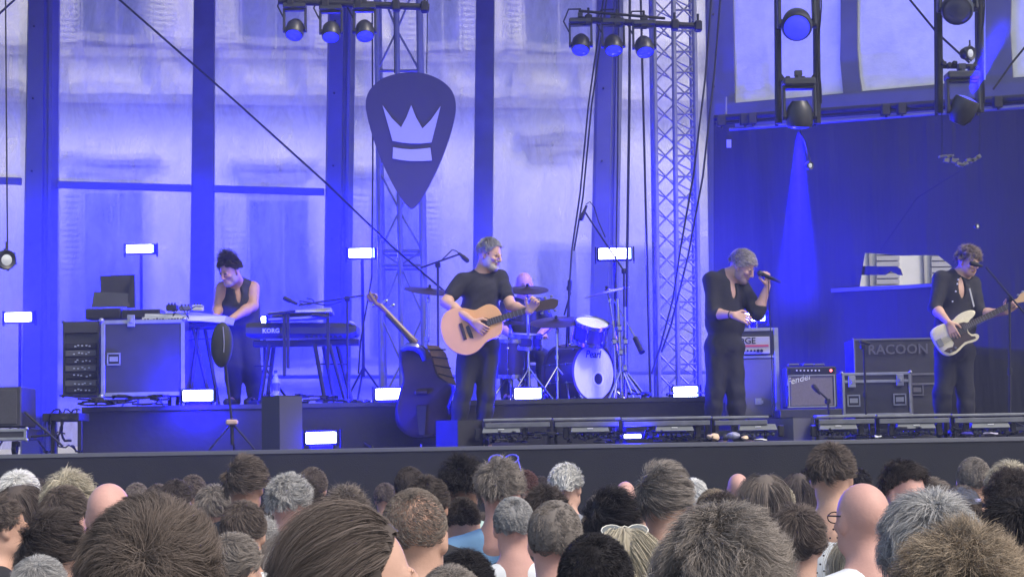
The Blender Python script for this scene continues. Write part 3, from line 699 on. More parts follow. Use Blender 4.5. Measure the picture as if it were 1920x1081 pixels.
def round_spot(px, py, r, Y, lb, k=1):
    c = P(px, py, Y); s = S(r, Y); t = Thing('round_spot', lb, 'spotlight', c-Vector((0, 0, s)), group='small round spotlights')
    d = Vector((.55*k, -.8, -.1)).normalized()
    t.part('housing', MB().lathe([(s*.3, -s*1.5), (s*.7, -s*1.3), (s*.95, -s*.6), (s, s*.1), (s*.9, s*.25), (s*.55, s*.1)], c, d, 20), m_head, smooth=40)
    t.part('lens', MB().lathe([(s*.56, s*.08), (s*.3, s*.14), (0, s*.16)], c, d, 16), mat('pale_lens', (.55, .58, .6), .1, spec=1), smooth=60)
    for k in range(6):
        a = k*math.pi/3; x = d.orthogonal().normalized(); y = d.cross(x); p = c+(x*math.cos(a)+y*math.sin(a))*s; t.part('cooling_rib', MB().box(p, (s*.22,)*3), m_head)
    t.part('bracket', MB().cone(c+Vector((0, 0, s)), c+Vector((0, 0, s*1.8)), s*.12), m_head)
round_spot(1819, 100, 14, 15.5, 'small round spotlight on the crossbar of the right light ladder')
round_spot(12, 487, 19, 14.5, 'round black spotlight at the left picture edge above the glowing strobe')
round_spot(1519, 310, 8, 15.7, 'small round spotlight hanging inside the blue beam')
solo('safety_wire', MB().cone(P(1499, 240, 15.75), P(1519, 302, 15.72), .008), m_dmetal, 'thin wire holding the small round spotlight in the blue beam', 'wire')
solo('safety_wire', MB().cone(P(14, 470, 14.5), P(10, -50, 14.5), .006), m_dmetal, 'thin wire holding the round black spotlight at the left picture edge', 'wire')
t = Thing('hanging_bracket', 'small tangle of clamps hanging in front of the right black backdrop', 'bracket', P(1800, 318, 15.5)); g = MB(); rs = random.Random(4)
for k in range(16):
    p = P(1765+k*4.6, 297+rs.uniform(-6, 5)+(10 if 6 < k < 11 else 0), 15.5); g.box(p, (S(9, 15.5), .05, S(rs.uniform(3, 8), 15.5)), Matrix.Rotation(rs.uniform(-.5, .5), 3, 'Y'))
t.part('clamp', g, mat('worn_clamp', (.12, .12, .13), .5)); t.part('wire', MB().cone(P(1766, 210, 15.5), P(1766, 297, 15.5), .004).cone(P(1838, 210, 15.5), P(1836, 297, 15.5), .004), m_dmetal)
round_spot(1833, 424, 5, 15.5, 'tiny round spotlight above the bass player')

# ropes and stay wires
def wire(pts, r, lb, name='rope', mt=None): return solo(name, MB().tube([P(*p) for p in pts], r, 6), mt or m_black_pl, lb, 'rope')
wire([(215, -8, 18.0), (430, 180, 18.4), (610, 342, 18.8), (735, 462, 19.1), (850, 560, 19.4)], .011, 'long black stay rope slanting down from top left to the wide truss tower')
wire([(36, -8, 18.0), (0, 25, 18.0), (-40, 60, 18.0)], .011, 'short black stay rope crossing the top left picture corner')
wire([(1134, -20, 18.2), (1103, 200, 18.2), (1088, 360, 18.2), (1072, 470, 18.2), (1064, 600, 18.2), (1058, 748, 18.2)], .009, 'left rope of the pair hanging beside the drum overhead microphone')
wire([(1140, -20, 18.3), (1109, 200, 18.3), (1093, 370, 18.3), (1076, 470, 18.3)], .009, 'right rope of the pair hanging beside the drum overhead microphone')
wire([(1181, -20, 18.2), (1180, 200, 18.2), (1176, 480, 18.2), (1174, 745, 18.2)], .014, 'thick black rope hanging right of the pillar behind the drums')
wire([(1201, -20, 18.4), (1205, 150, 18.4), (1211, 400, 18.4), (1216, 600, 18.4), (1220, 748, 18.4)], .012, 'thin black rope hanging just left of the narrow truss tower')
wire([(1160, -20, 18.6), (1158, 300, 18.6), (1153, 640, 18.6)], .008, 'thin cable hanging along the pillar behind the drums')
wire([(1335, -20, 17.8), (1322, 150, 17.8), (1300, 330, 17.8), (1275, 470, 17.8), (1262, 560, 17.8), (1238, 650, 17.8), (1222, 700, 17.8)], .010, 'loose cable running down across the narrow truss tower')
wire([(1352, -20, 17.9), (1340, 130, 17.9), (1318, 330, 17.9), (1290, 480, 17.9), (1258, 610, 17.9), (1240, 660, 17.9)], .010, 'second loose cable crossing the narrow truss tower to the right')
wire([(698, 20, 19.0), (699, 300, 19.0), (697, 520, 19.0), (676, 640, 19.0), (672, 700, 19.0)], .009, 'thin rope hanging left of the wide truss tower')
wire([(1698, -10, 15.9), (1757, 62, 15.9), (1818, 118, 15.9)], .010, 'thin stay rope slanting behind the right light ladder')
wire([(1960, 42, 16.4), (1896, 120, 16.4), (1862, 168, 16.4)], .010, 'thin stay rope at the top right picture corner')
wire([(1800, 320, 17.0), (1720, 370, 17.6), (1650, 470, 18.2)], .004, 'very thin wire slanting across the black backdrop')

# pick shaped sign with a crown
SY = 17.9
m_pick = mat('sign_board', (.04, .034, .09), .6, noise=.08, nscale=3)
pick = [(770, 135), (795, 137), (820, 146), (840, 160), (851, 176), (855, 194), (854, 214), (848, 240), (838, 272), (824, 308), (806, 345), (790, 374), (779, 387), (771, 392), (763, 387), (750, 370), (732, 338), (714, 300), (700, 262), (689, 222), (685, 198), (687, 180), (696, 164), (714, 148), (742, 138)]
def smooth_poly(p, k=2):
    for _ in range(k):
        q = []
        for i in range(len(p)):
            a, b = p[i], p[(i+1) % len(p)]; q += [(a[0]*.75+b[0]*.25, a[1]*.75+b[1]*.25), (a[0]*.25+b[0]*.75, a[1]*.25+b[1]*.75)]
        p = q
    return p
t = Thing('pick_sign', 'large dark sign shaped like a guitar pick with a pale crown', 'sign', P(771, 392, SY))
t.part('board', MB().prism([P(x, y, SY) for x, y in smooth_poly(pick)], (0, .05, 0)), m_pick, smooth=30)
m_crown = mat('crown_pale', (.42, .42, .55), .6)
crown = [(717, 197), (735, 222), (752, 239), (762, 220), (771, 197), (780, 220), (792, 241), (808, 225), (826, 199), (818, 232), (809, 267), (790, 269), (771, 269), (752, 267), (736, 264), (727, 232)]
t.part('crown', MB().prism([P(x, y, SY-.012) for x, y in crown], (0, .01, 0)), m_crown, smooth=0)
band_ = [(737, 276), (754, 279), (771, 280), (790, 279), (807, 277), (810, 301), (790, 302), (771, 302), (752, 300), (736, 297)]
t.part('crown_band', MB().prism([P(x, y, SY-.012) for x, y in band_], (0, .01, 0)), m_crown, smooth=0)
t.part('hanging_wire', MB().cone(P(740, 138, SY+.02), P(738, -20, SY+.02), .005).cone(P(800, 138, SY+.02), P(802, -20, SY+.02), .005), m_dmetal)
# ================================================================== PEOPLE
def skin_mat(name, c):
    return mat(name, c, .55, spec=.35, noise=.10, nscale=14, bump=.08, bscale=120)
m_skin = skin_mat('skin', (.56, .34, .25)); m_skin_t = skin_mat('skin_tan', (.42, .24, .17)); m_skin_p = skin_mat('skin_pink', (.60, .34, .28)); m_skin_d = skin_mat('skin_dark', (.20, .11, .075))
m_lip = mat('lip', (.40, .21, .17), .5); m_eye = mat('eye_dark', (.03, .025, .02), .3); m_brow = mat('brow', (.24, .16, .12), .8)
m_cblack = mat('black_cotton', (.018, .018, .022), .9, noise=.3, nscale=6, bump=.5, bscale=14, sheen=.0)
m_cpant = mat('black_trouser', (.014, .014, .018), .85, noise=.3, nscale=5, bump=.5, bscale=10)

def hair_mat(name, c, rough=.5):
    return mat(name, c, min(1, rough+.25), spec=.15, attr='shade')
def head_sdf(s, c, A, k=1.0, beard=None, ears=True, brow=True, skin=0):
    """c: skull centre; A: 3x3 with columns (right, forward, up) of the head; k: size factor"""
    c = Vector(c)
    def L(x, y, z): return c+A @ Vector((x, y, z))*k
    s.ell(L(0, -.012, .028), (.076*k, .096*k, .092*k), A, .02)              # cranium
    s.ell(L(0, .020, -.03), (.062*k, .070*k, .085*k), A, .03)               # face mass
    s.ell(L(0, .045, -.092), (.040*k, .038*k, .030*k), A, .03)              # chin and jaw
    for d in (-1, 1):
        s.ell(L(d*.040, .022, -.070), (.022*k, .042*k, .030*k), A, .02)
        s.ell(L(d*.036, .072, -.020), (.022*k, .018*k, .016*k), A, .015)    # cheekbones
        s.cut(L(d*.030, .102, .012), (.016*k, .014*k, .011*k), A, .012)     # eye sockets
        s.ell(L(d*.030, .081, .011), .0125*k, None, .003, 0)
        s.ell(L(d*.030, .0925, .010), (.009*k, .004*k, .0024*k), A, .002, 2)   # eye slit
        if ears:
            s.ell(L(d*.077, -.008, -.004), (.010*k, .020*k, .032*k), A @ Matrix.Rotation(-d*.35, 3, 'Z'), .006); s.cut(L(d*.090, -.004, .0), (.006*k, .010*k, .018*k), A, .006)
            s.ell(L(d*.076, .0, -.030), (.008*k, .010*k, .012*k), A, .006)
        if brow: s.cap(L(d*.016, .098, .026), L(d*.046, .086, .028), .0042*k, .0034*k, .004, 3)
    s.cap(L(0, .094, .018), L(0, .116, -.022), .008*k, .012*k, .012)          # nose
    for d in (-1, 1): s.ell(L(d*.012, .104, -.028), .0085*k, None, .006)
    s.cap(L(-.020, .093, -.058), L(.020, .093, -.058), .006*k, .006*k, .005, 1)   # mouth
    s.ell(L(0, .093, -.052), (.018*k, .008*k, .005*k), A, .006, 1 if beard is None else 1)
    if beard is not None:
        s.ell(L(0, .060, -.088), (.046*k, .046*k, .036*k), A, .01, beard)
        for d in (-1, 1): s.ell(L(d*.050, .030, -.055), (.018*k, .034*k, .042*k), A, .01, beard)
        s.cap(L(-.026, .097, -.042), L(.026, .097, -.042), .006*k, .006*k, .005, beard)
        s.cap(L(-.016, .100, -.0585), L(.016, .100, -.0585), .0055*k, .0055*k, .002, 1)
    return L
def hand(s, w, d, n, sc_=1.0, curl=.6, side=1, spread=.1, k=.006):
    """w wrist, d direction of the palm, n back-of-hand normal; five fingers, curled towards -n"""
    w = Vector(w); d = Vector(d).normalized(); n = Vector(n); n = (n-d*n.dot(d)).normalized(); x = d.cross(n).normalized()*side
    pc = w+d*.045*sc_
    for j in range(4):
        b = x*(.030-.020*j)*sc_; s.cap(w+d*.008*sc_+b*.6, w+d*.088*sc_+b-n*.002, .013*sc_, .0105*sc_, .014)
    lens = [.072, .082, .076, .060]
    for j in range(4):
        b = x*(.030-.020*j)*sc_; p = w+d*.088*sc_+b; a = 0; r = .0092*sc_
        dd = (d+x*spread*(1.5-j)*.5).normalized()
        for q, f in enumerate((.45, .30, .25)):
            a += curl*(.9 if q == 0 else 1.1); v = dd*math.cos(a)-n*math.sin(a); e = p+v*lens[j]*f*sc_; s.cap(p, e, r, r*.93, k*.6); p = e; r *= .93
    p = w+d*.022*sc_+x*.030*sc_-n*.006; v = (d*.65+x*.75-n*.25).normalized(); e = p+v*.042*sc_; s.cap(p, e, .0125*sc_, .011*sc_, .01)
    v2 = (d*.85+x*.25-n*.5*(.5+curl)).normalized(); e2 = e+v2*.032*sc_; s.cap(e, e2, .0108*sc_, .009*sc_, .004)
def axes(fwd, roll=0.):
    """head axes: forward direction, kept upright, then rolled"""
    f = Vector(fwd).normalized(); r = f.cross(Vector((0, 0, 1))).normalized(); u = r.cross(f)
    A = Matrix((r, f, u)).transposed()
    return A @ Matrix.Rotation(roll, 3, 'Y')
def sdf_obj(name, s, mats, parent, Minv, noise=None, props=None):
    V, F, mi = s.mesh(noise); o4 = np.array(Minv); V = V@o4[:3, :3].T.astype(np.float32)+o4[:3, 3].astype(np.float32)
    me = np_mesh(name, V, F, mats, mi); return link(name, me, parent)

# ---- hair: an under-shell and many thin locks following a flow field on the scalp
def hair_mesh(name, c, A, k, m, style, n, seed, length=.04, width=.002, puff=.012, line=-.2, segs=4, front=.55, shell=True, mess=.35, curl=0., crown=(0, -.45, .85), rad=(.079, .099, .096), off=(0, -.012, .028), Minv=None, drop=0., tint=.35, part=None, forelock=0.):
    """all in head space (x right, y forward, z up), unit: metres; line = lowest scalp z/rad at the back, front = hairline"""
    rs = np.random.RandomState(seed); rad = np.array(rad); off = np.array(off)
    d = rs.randn(n*3, 3); d /= np.linalg.norm(d, axis=1)[:, None]
    def allowed(q):   # hairline: at front (y>0) z must be above a line
        yy = q[:, 1]; lim = np.where(yy > 0, line+.30*np.clip(yy*1.4, 0, 1)+(front-line-.30)*np.clip((yy-.25)/.55, 0, 1), line-.0*yy)
        return q[:, 2] > lim+.05*np.sin(q[:, 0]*9+seed)
    d = d[allowed(d)][:n]; n = len(d)
    cr = np.array(crown, float); cr /= np.linalg.norm(cr)
    ne = 0 if style in ('back', 'long') else n//12; e = cr+rs.randn(ne, 3)*.11; d[:ne] = e/np.linalg.norm(e, axis=1)[:, None]; rdir = np.zeros((n, 3)); rdir[:ne] = rs.randn(ne, 3)*1.6
    def ms(u_): return mess*(1+1.4*np.exp(-(np.arccos(np.clip(u_@cr, -1, 1))/.33)**2))[:, None]
    fr = waves(1.0, 5.0, seed+1, 6); fr2 = waves(1.0, 17.0, seed+2, 6); fr3 = waves(1., 40., seed+3, 5); fr4 = waves(1., 90., seed+4, 6)
    def flow(u):
        t = u-cr*(u@cr)[:, None]; t /= np.linalg.norm(t, axis=1)[:, None]+1e-6
        w = np.cross(cr, u)*(.35+1.2*np.exp(-(np.arccos(np.clip(u@cr, -1, 1))/.28)**2))[:, None]
        if style == 'swept': t = t*.3+np.array([.25, .9, .2])
        if style == 'side': t = t*.5+np.array([1.0, .3, -.1])
        if style == 'long': t = t*.7+np.array([0, 0, -1.0])+np.sign(u[:, :1])*np.array([[.25, 0, 0]])
        if style == 'back': t = t*.15+np.array([0, -1.0, -.25])
        q_ = ms(u); f = t+w+fr(u)*q_+fr2(u)*q_*.7+fr4(u)*q_*.35+rdir
        f -= u*(np.sum(f*u, 1))[:, None]; return f/(np.linalg.norm(f, axis=1)[:, None]+1e-6)
    V = []; u = d.copy(); lf = length*(.55+.75*rs.rand(n)); h = np.zeros(n)
    clump = .5+.5*np.sin(fr2(u*1.5)[:, 0]*3+fr3(u)[:, 1])
    pos = u*rad+off; pts = [pos.copy()]; hang = np.zeros(n, bool); dirv = None
    ph = rs.rand(n)*6.28
    for sgi in range(segs):
        st = (lf/segs)[:, None]
        f = flow(u)
        fd = f*rad/np.mean(rad); fd /= np.linalg.norm(fd, axis=1)[:, None]
        lift = puff*(1-.55*(sgi/segs))*(.5+clump)
        nrm = u/rad; nrm /= np.linalg.norm(nrm, axis=1)[:, None]
        step = fd*st+nrm*(lift/segs*1.6)[:, None]+fr3(u+sgi*.1)*st*mess*.5
        if curl:
            b = np.cross(nrm, fd); a = ph+sgi*2.2; step += (nrm*np.cos(a)[:, None]+b*np.sin(a)[:, None])*st*curl
        if drop:
            hang |= (u[:, 2] < drop-.0) & (u[:, 1] < .25)
            step[hang] = np.array([0, -.10, -1.0])*st[hang]*1.0+fr3(pos*8)[hang]*st[hang]*.25+(np.cross(nrm, fd)*np.sin(ph+sgi)[:, None])[hang]*st[hang]*.10
        pos = pos+step; q = (pos-off)/rad; ln = np.linalg.norm(q, axis=1)
        low = (ln < 1.03) & ~hang; q[low] *= (1.03/ln[low])[:, None]; pos[low] = (q*rad+off)[low]
        u = q/np.linalg.norm(q, axis=1)[:, None]; pts.append(pos.copy())
    pts = np.array(pts)                       # segs+1, n, 3
    side = rs.randn(n, 3); tang = pts[-1]-pts[0]; side = np.cross(tang, side); side /= np.linalg.norm(side, axis=1)[:, None]+1e-9
    W = width*(.6+.8*rs.rand(n))
    vv = []; 
    for j in range(segs+1):
        w = (W*(1-.75*(j/segs)**2))[:, None]*side*.5; vv += [pts[j]-w, pts[j]+w]
    VV = np.stack(vv, 1).reshape(-1, 3)       # n * 2(segs+1)
    base = (np.arange(n)*2*(segs+1))[:, None, None]; q = np.array([[2*j, 2*j+1, 2*j+3, 2*j+2] for j in range(segs)])[None]
    FF = (base+q).reshape(-1, 4)
    sh = 1+tint*(clump-.5)*1.2+tint*(rs.rand(n)-.5)*1.6
    col_ = np.repeat(sh, 2*(segs+1))[:, None]*np.ones((1, 3)); 
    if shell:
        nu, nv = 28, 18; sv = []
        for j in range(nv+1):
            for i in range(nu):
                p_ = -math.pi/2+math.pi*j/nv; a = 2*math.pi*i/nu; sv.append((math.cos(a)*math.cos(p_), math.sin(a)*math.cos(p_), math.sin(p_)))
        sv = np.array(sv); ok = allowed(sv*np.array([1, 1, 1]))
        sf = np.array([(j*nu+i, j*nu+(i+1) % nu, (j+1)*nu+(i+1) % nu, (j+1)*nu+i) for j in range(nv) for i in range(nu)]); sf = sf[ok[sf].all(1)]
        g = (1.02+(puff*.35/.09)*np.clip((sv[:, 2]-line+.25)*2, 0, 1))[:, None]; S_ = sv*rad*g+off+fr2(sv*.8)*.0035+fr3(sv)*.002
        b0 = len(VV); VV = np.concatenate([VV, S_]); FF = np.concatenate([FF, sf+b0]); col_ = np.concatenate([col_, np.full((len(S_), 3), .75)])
    VV = VV*k
    Am = np.array(A); VV = VV@Am.T+np.array(c)
    if Minv is not None: o4 = np.array(Minv); VV = VV@o4[:3, :3].T+o4[:3, 3]
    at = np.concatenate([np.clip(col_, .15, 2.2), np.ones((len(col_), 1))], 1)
    return np_mesh(name, VV, FF, m, attr=at)
# ================================================================== THE BAND
def figure(lb, Y, j, sk, cl, hk=1.1, beard=None, h=.0055, sleeve=.6, top='shirt', low='trousers', group=None, torso_w=None, openchest=False, roll=0., hands=True, chest_r=(.0, .0), seed=3, feet=True, build=1.0, mats=None):
    """j: joints in world space; a = picture-left side, b = picture-right side"""
    base = (j['aa']+j['ab'])/2; base = Vector((base.x, base.y, j.get('floor', FLOOR)))
    t = Thing('person', lb, 'person', base, group=group)
    mats = mats or [sk, m_lip, m_eye, m_brow, beard or m_brow]
    sh = j['sb']-j['sa']; sw = sh.length; yawv = Vector((sh.x, sh.y, 0)).normalized(); fwdv = Vector((yawv.y, -yawv.x, 0))
    up = ((j['sa']+j['sb'])/2-(j['ha']+j['hb'])/2).normalized(); rx = (yawv-up*yawv.dot(up)).normalized(); T = Matrix((rx, up.cross(rx).normalized(), up)).transposed()
    sc_ = (j['sa']+j['sb'])/2; hc = (j['ha']+j['hb'])/2; L = (sc_-hc).length
    def torso(s, g, m=0):
        s.ell(sc_-up*.13+fwdv*.005, (sw*.46+g, .112*build+g, .19+g), T, .05, m)
        s.ell(sc_-up*(L*.58), (.160*build+g*1.5, .112*build+g*1.5, .18+g), T, .08, m)
        s.ell(hc+up*.03, (.160*build+g, .115*build+g, .13+g), T, .05, m)
        for k in ('a', 'b'):
            s.cap(sc_+up*.04, j['s'+k]+up*.005, .055+g, .050+g, .05, m)
    def arm(s, k, g, u0=0., u1=1., l1=1., rr=(.056, .043, .041, .028), m=0):
        S_, E, W = j['s'+k], j['e'+k], j['w'+k]
        s.cap(S_, S_+(E-S_)*u1, rr[0]*build+g, (rr[0]+(rr[1]-rr[0])*u1)*build+g, .03, m)
        if u1 >= 1 and l1 > 0: s.cap(E, E+(W-E)*.3*min(1, l1/.3), rr[1]*build+g*.9, rr[2]*1.02*build+g*.9, .02, m)
        if u1 >= 1 and l1 > .3: s.cap(E+(W-E)*.3, E+(W-E)*l1, rr[2]*1.02*build+g*.8, rr[3]+g*.6, .02, m)
    def leg(s, k, g, m=0, to=1.):
        H, K, A = j['h'+k], j['k'+k], j['a'+k]
        s.cap(H, K, .088*build+g*1.2, .060*build+g*1.5, .05, m); C = K+(A-K)*.32; s.cap(K, C, .058*build+g*1.5, .056*build+g*1.8, .03, m); s.cap(C, A, .055*build+g*1.8, .040+g*2.5, .03, m)
    s = SDF(h); A = axes(j['fwd'], roll); head_sdf(s, j['head'], A, hk, beard=4 if beard else None)
    nk = j['head']-A @ Vector((0, .012, .06))*hk; s.cap(nk, sc_+up*.05, .056*hk, .062*hk, .03); s.cap(nk-A @ Vector((0, .02, .0)), sc_+up*.02, .05, .07, .03)
    torso(s, -.014)
    for k in ('a', 'b'):
        arm(s, k, 0); leg(s, k, -.012)
        hd = j.get('hand'+k)
        if hd: hand(s, j['w'+k], hd[0], hd[1], hd[2] if len(hd) > 2 else 1., hd[3] if len(hd) > 3 else .6, hd[4] if len(hd) > 4 else 1)
        s.cap(j['a'+k], j['a'+k]+j.get('toe', fwdv)*.16-Vector((0, 0, .03)), .034, .030, .02)
    body = sdf_obj('body', s, mats, t.o, t.M)
    # clothing
    s = SDF(.009); torso(s, .010)
    for k in ('a', 'b'):
        if sleeve > 0: arm(s, k, .016 if sleeve < 1 else .013, u1=min(1, sleeve), l1=max(0, sleeve-1))
    nb = sc_+up*.085; s.cut(j['head']-A @ Vector((0, .02, .10))*hk, (.085, .085, .07), None, .02)
    if openchest:
        f = (fwdv+Vector((0, 0, .15))).normalized()
        s.cut(sc_+fwdv*.125-up*.05, (.030, .06, .11), T, .015)
    if 'hem' in j: s.plane(hc-up*j['hem'], -up, .01)
    else: s.plane(hc-up*.04, -up, .01)
    if sleeve == 0:
        for k in ('a', 'b'):
            o = 1 if k == 'b' else -1
            s.cut(j['s'+k]+rx*o*.035-up*.02, (.065, .13, .11), T, .015)
    sdf_obj(top, s, cl, t.o, t.M, lambda V: waves(.007, 15, seed)(V)+waves(.004, 42, seed+7)(V))
    s = SDF(.010)
    s.ell(hc+up*.03, (.163*build, .12*build, .12), T, .05)
    for k in ('a', 'b'): leg(s, k, .008)
    s.plane(hc+up*.10, up, .01)
    sdf_obj(low, s, m_cpant, t.o, t.M, lambda V: waves(.007, 14, seed+1)(V)+waves(.004, 38, seed+8)(V))
    if feet:
        for k in ('a', 'b'):
            s = SDF(.012); a = j['a'+k]; f = j.get('toe', fwdv); b = Vector((a.x, a.y, base.z+.045)); s.cap(b, b+f*.17, .045, .038, .02); s.cap(b, b+Vector((0, 0, .06)), .045, .05, .02); s.plane((b.x, b.y, base.z+.003), (0, 0, -1), .004)
            sdf_obj('shoe', s, mat('shoe_black', (.02, .02, .022), .5), t.o, t.M)
    t.A = A; t.fwdv = fwdv; t.T = T; t.sc = sc_; t.hc = hc; t.up = up
    return t
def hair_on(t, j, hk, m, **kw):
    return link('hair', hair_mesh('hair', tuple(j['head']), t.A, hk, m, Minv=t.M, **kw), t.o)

h_grey = hair_mat('hair_grey', (.42, .41, .40)); h_saltb = hair_mat('hair_grey_brown', (.46, .41, .36)); h_dark = hair_mat('hair_dark', (.035, .028, .026)); h_white = hair_mat('hair_white', (.66, .65, .62))
b_grey = mat('beard_grey', (.45, .40, .36), .85, bump=.6, bscale=90); b_stub = mat('beard_stubble', (.34, .24, .20), .8, bump=.4, bscale=90)

# ---- acoustic guitarist
Y = 16.5
g1 = dict(head=P(918, 477, Y-.03), fwd=(.80, -.52, -.30), sa=P(868, 526, Y), sb=P(938, 522, Y+.06), ea=P(836, 566, Y-.10), wa=P(886, 602, Y-.27), eb=P(958, 573, Y-.06), wb=P(992, 584, Y-.24),
          ha=P(880, 650, Y), hb=P(914, 650, Y+.03), ka=P(869, 735, Y-.05), kb=P(912, 738, Y), aa=P(852, 826, Y+.02), ab=P(903, 826, Y+.05), hem=.02,
          handa=((.75, -.05, -.62), (-.25, -.95, -.1), 1.15, .55, -1), handb=((.55, -.1, .8), (.3, .9, -.2), 1.15, 1.0, 1), toe=Vector((.4, -.9, 0)))
p1 = figure('man with grey hair and beard in a black T-shirt playing an acoustic guitar', Y, g1, m_skin, m_cblack, hk=1.12, beard=b_grey, sleeve=.62, top='t_shirt', build=1.12)
hair_on(p1, g1, 1.12, h_grey, style='short', shell=False, n=7000, seed=5, length=.028, width=.003, puff=.009, line=-.42, front=.62, mess=.3)
# earpiece
p1.part('earpiece', MB().ball(g1['head']+p1.A @ Vector((-.0, -.005, -.004))*1.12+Vector((-.0, -.08, 0)), .011), m_black_pl)

def acoustic():
    Yg = 16.27; t = Thing('acoustic_guitar', 'natural spruce acoustic guitar held by the grey bearded man', 'guitar', P(880, 665, Yg))
    out = [(860, 577), (872, 577), (882, 580), (892, 581), (902, 575), (915, 569), (928, 572), (938, 582), (943, 596), (944, 611), (941, 624), (933, 632), (922, 635), (911, 641), (904, 650), (893, 660), (878, 666), (861, 664), (845, 655), (833, 641), (827, 625), (825, 608), (829, 593), (837, 583), (848, 578)]
    out = smooth_poly(out, 1); f = [P(x, y, Yg) for x, y in out]; c = sum(f, Vector())/len(f)
    g = MB(); n = len(f); D = Vector((0, .105, 0)); lay = [([p*.985+c*.015 for p in f], 0), (f, .006), (f, .099), ([p*.985+c*.015 for p in f], .105)]
    vs = []
    for ps, d in lay: vs += [p+Vector((0, d, 0)) for p in ps]
    fs = [tuple(range(n)), tuple(range(4*n-1, 3*n-1, -1))]
    for k in range(3): fs += [(k*n+i, (k+1)*n+i, (k+1)*n+(i+1) % n, k*n+(i+1) % n) for i in range(n)]
    g.add(vs, fs); m_sp = mat('spruce', (.74, .40, .19), .4, noise=.12, nscale=5, bump=.05, bscale=60); g.mi = [0]*2+[0]*n+[1]*n+[1]*n
    bo = t.part('body', g, [m_sp, mat('mahogany', (.20, .085, .045), .4)], smooth=40)
    ax = (P(1000, 577, Yg)-P(900, 610, Yg)).normalized(); pr = Vector((0, -1, 0)).cross(ax).normalized()
    ce = P(909, 606, Yg-.003); nrm = Vector((0, -1, 0))
    t.part('soundhole', MB().lathe([(0, .002), (.041, .002), (.041, 0)], ce, (0, -1, 0), 24), mat('hole_dark', (.02, .012, .01), .8), bo)
    t.part('rosette', MB().lathe([(.044, 0), (.044, .003), (.052, .003), (.052, 0)], ce, (0, -1, 0), 28), mat('rosette_brown', (.16, .08, .05), .4), bo)
    a = P(914, 604, Yg-.012); b = P(1003, 577, Yg-.012); Mx = frame(((a+b)/2), (b-a), (0, -1, 0)); Rm = Mx.to_3x3()
    ln = (b-a).length
    g = MB(); g.box((a+b)/2+Vector((0, .006, 0)), (ln, .056, .012), Rm, bev=.003); fb = t.part('fretboard', g, mat('rosewood', (.045, .025, .02), .45))
    g = MB(); g.box((a+b)/2+Vector((0, .022, 0))+ax*.05, (ln-.16, .048, .024), Rm, bev=.01); t.part('neck', g, m_sp)
    g = MB()
    for i in range(15):
        u = 1-2**(-(i+1)/9.0)*.0-(1-2**(-(i+1)/12.)) ; q = b+(a-b)*min(1, (1-2**(-(i+1)/12.))*1.75); g.box(q+Vector((0, -.001, 0)), (.006, .054, .003), Rm)
    t.part('fret', g, m_metal, fb)
    g = MB()
    br = P(868, 621, Yg-.006)
    for i in range(6): o_ = pr*(.02-.008*i); g.cone(br+o_*1.2+Vector((0, -.008, 0)), b+o_*.9+Vector((0, -.008, 0)), .0012, n=4)
    t.part('strings', g, m_metal)
    t.part('bridge', MB().box(br, (.03, .15, .012), Rm, bev=.004), mat('rosewood', (.045, .025, .02), .45))
    hd = [P(x, y, Yg-.005) for x, y in ((1001, 569), (1016, 563), (1036, 559), (1047, 562), (1046, 572), (1040, 578), (1022, 581), (1005, 584))]
    t.part('headstock', MB().prism(hd, (0, .022, 0)), mat('rosewood', (.045, .025, .02), .45), smooth=0)
    for (x, y) in ((1010, 562), (1022, 558), (1034, 555), (1016, 587), (1029, 584), (1041, 582)):
        q = P(x, y, Yg+.01); g = MB(); g.ball(q, (.014, .008, .011)); g.cone(q, q+(P(1026, 571, Yg)-q)*.5, .005); t.part('tuning_peg', g, m_metal)
    g = MB(); sp = [P(848, 640, Yg+.1), P(850, 590, Yg+.16), P(878, 530, Y+.13), P(925, 516, Y+.10)]; 
    pg = [P(x, y, Yg-.003) for x, y in ((873, 612), (879, 609), (886, 626), (888, 634), (881, 633), (876, 622))]
    t.part('pickguard', MB().prism(pg, (0, -.002, 0)), mat('pickguard_black', (.02, .018, .02), .3), smooth=0)
acoustic()

# ---- singer
Y = 16.6
g2 = dict(head=P(1391, 500, Y-.02), fwd=(.74, -.34, -.55), sa=P(1334, 525, Y-.02), sb=P(1386, 530, Y+.12), ea=P(1336, 588, Y-.06), wa=P(1375, 590, Y-.22), eb=P(1420, 588, Y-.04), wb=P(1439, 536, Y-.08),
          ha=P(1346, 655, Y), hb=P(1372, 655, Y+.06), ka=P(1340, 735, Y-.02), kb=P(1380, 735, Y+.02), aa=P(1334, 818, Y+.02), ab=P(1385, 818, Y+.04), hem=.05,
          handa=((.9, -.25, -.30), (.1, -.9, .3), 1.15, .5, -1), handb=((.0, -.2, .98), (.75, -.55, .1), 1.15, 1.15, -1), toe=Vector((.6, -.8, 0)))
p2 = figure('singer in a black rolled sleeve shirt bowing his head and holding a microphone', Y, g2, m_skin, m_cblack, hk=1.12, beard=b_stub, sleeve=1.22, build=1.16, openchest=True, top='shirt', seed=9)
hair_on(p2, g2, 1.12, h_saltb, style='swept', n=7000,  seed=15, length=.036, width=.003, puff=.013, line=-.34, front=.46, mess=.45, tint=.7)
W = g2['wa']; d = (W-g2['ea']).normalized()
for u in (.0, .35): p2.part('wristband', MB().lathe([(.034, -.006), (.036, 0), (.034, .006)], W-d*(.03+u*.12), d, 16), m_cblack)
p2.part('earpiece', MB().ball(g2['head']+p2.A @ Vector((-.088, .0, 0))*1.12, .012), m_black_pl)
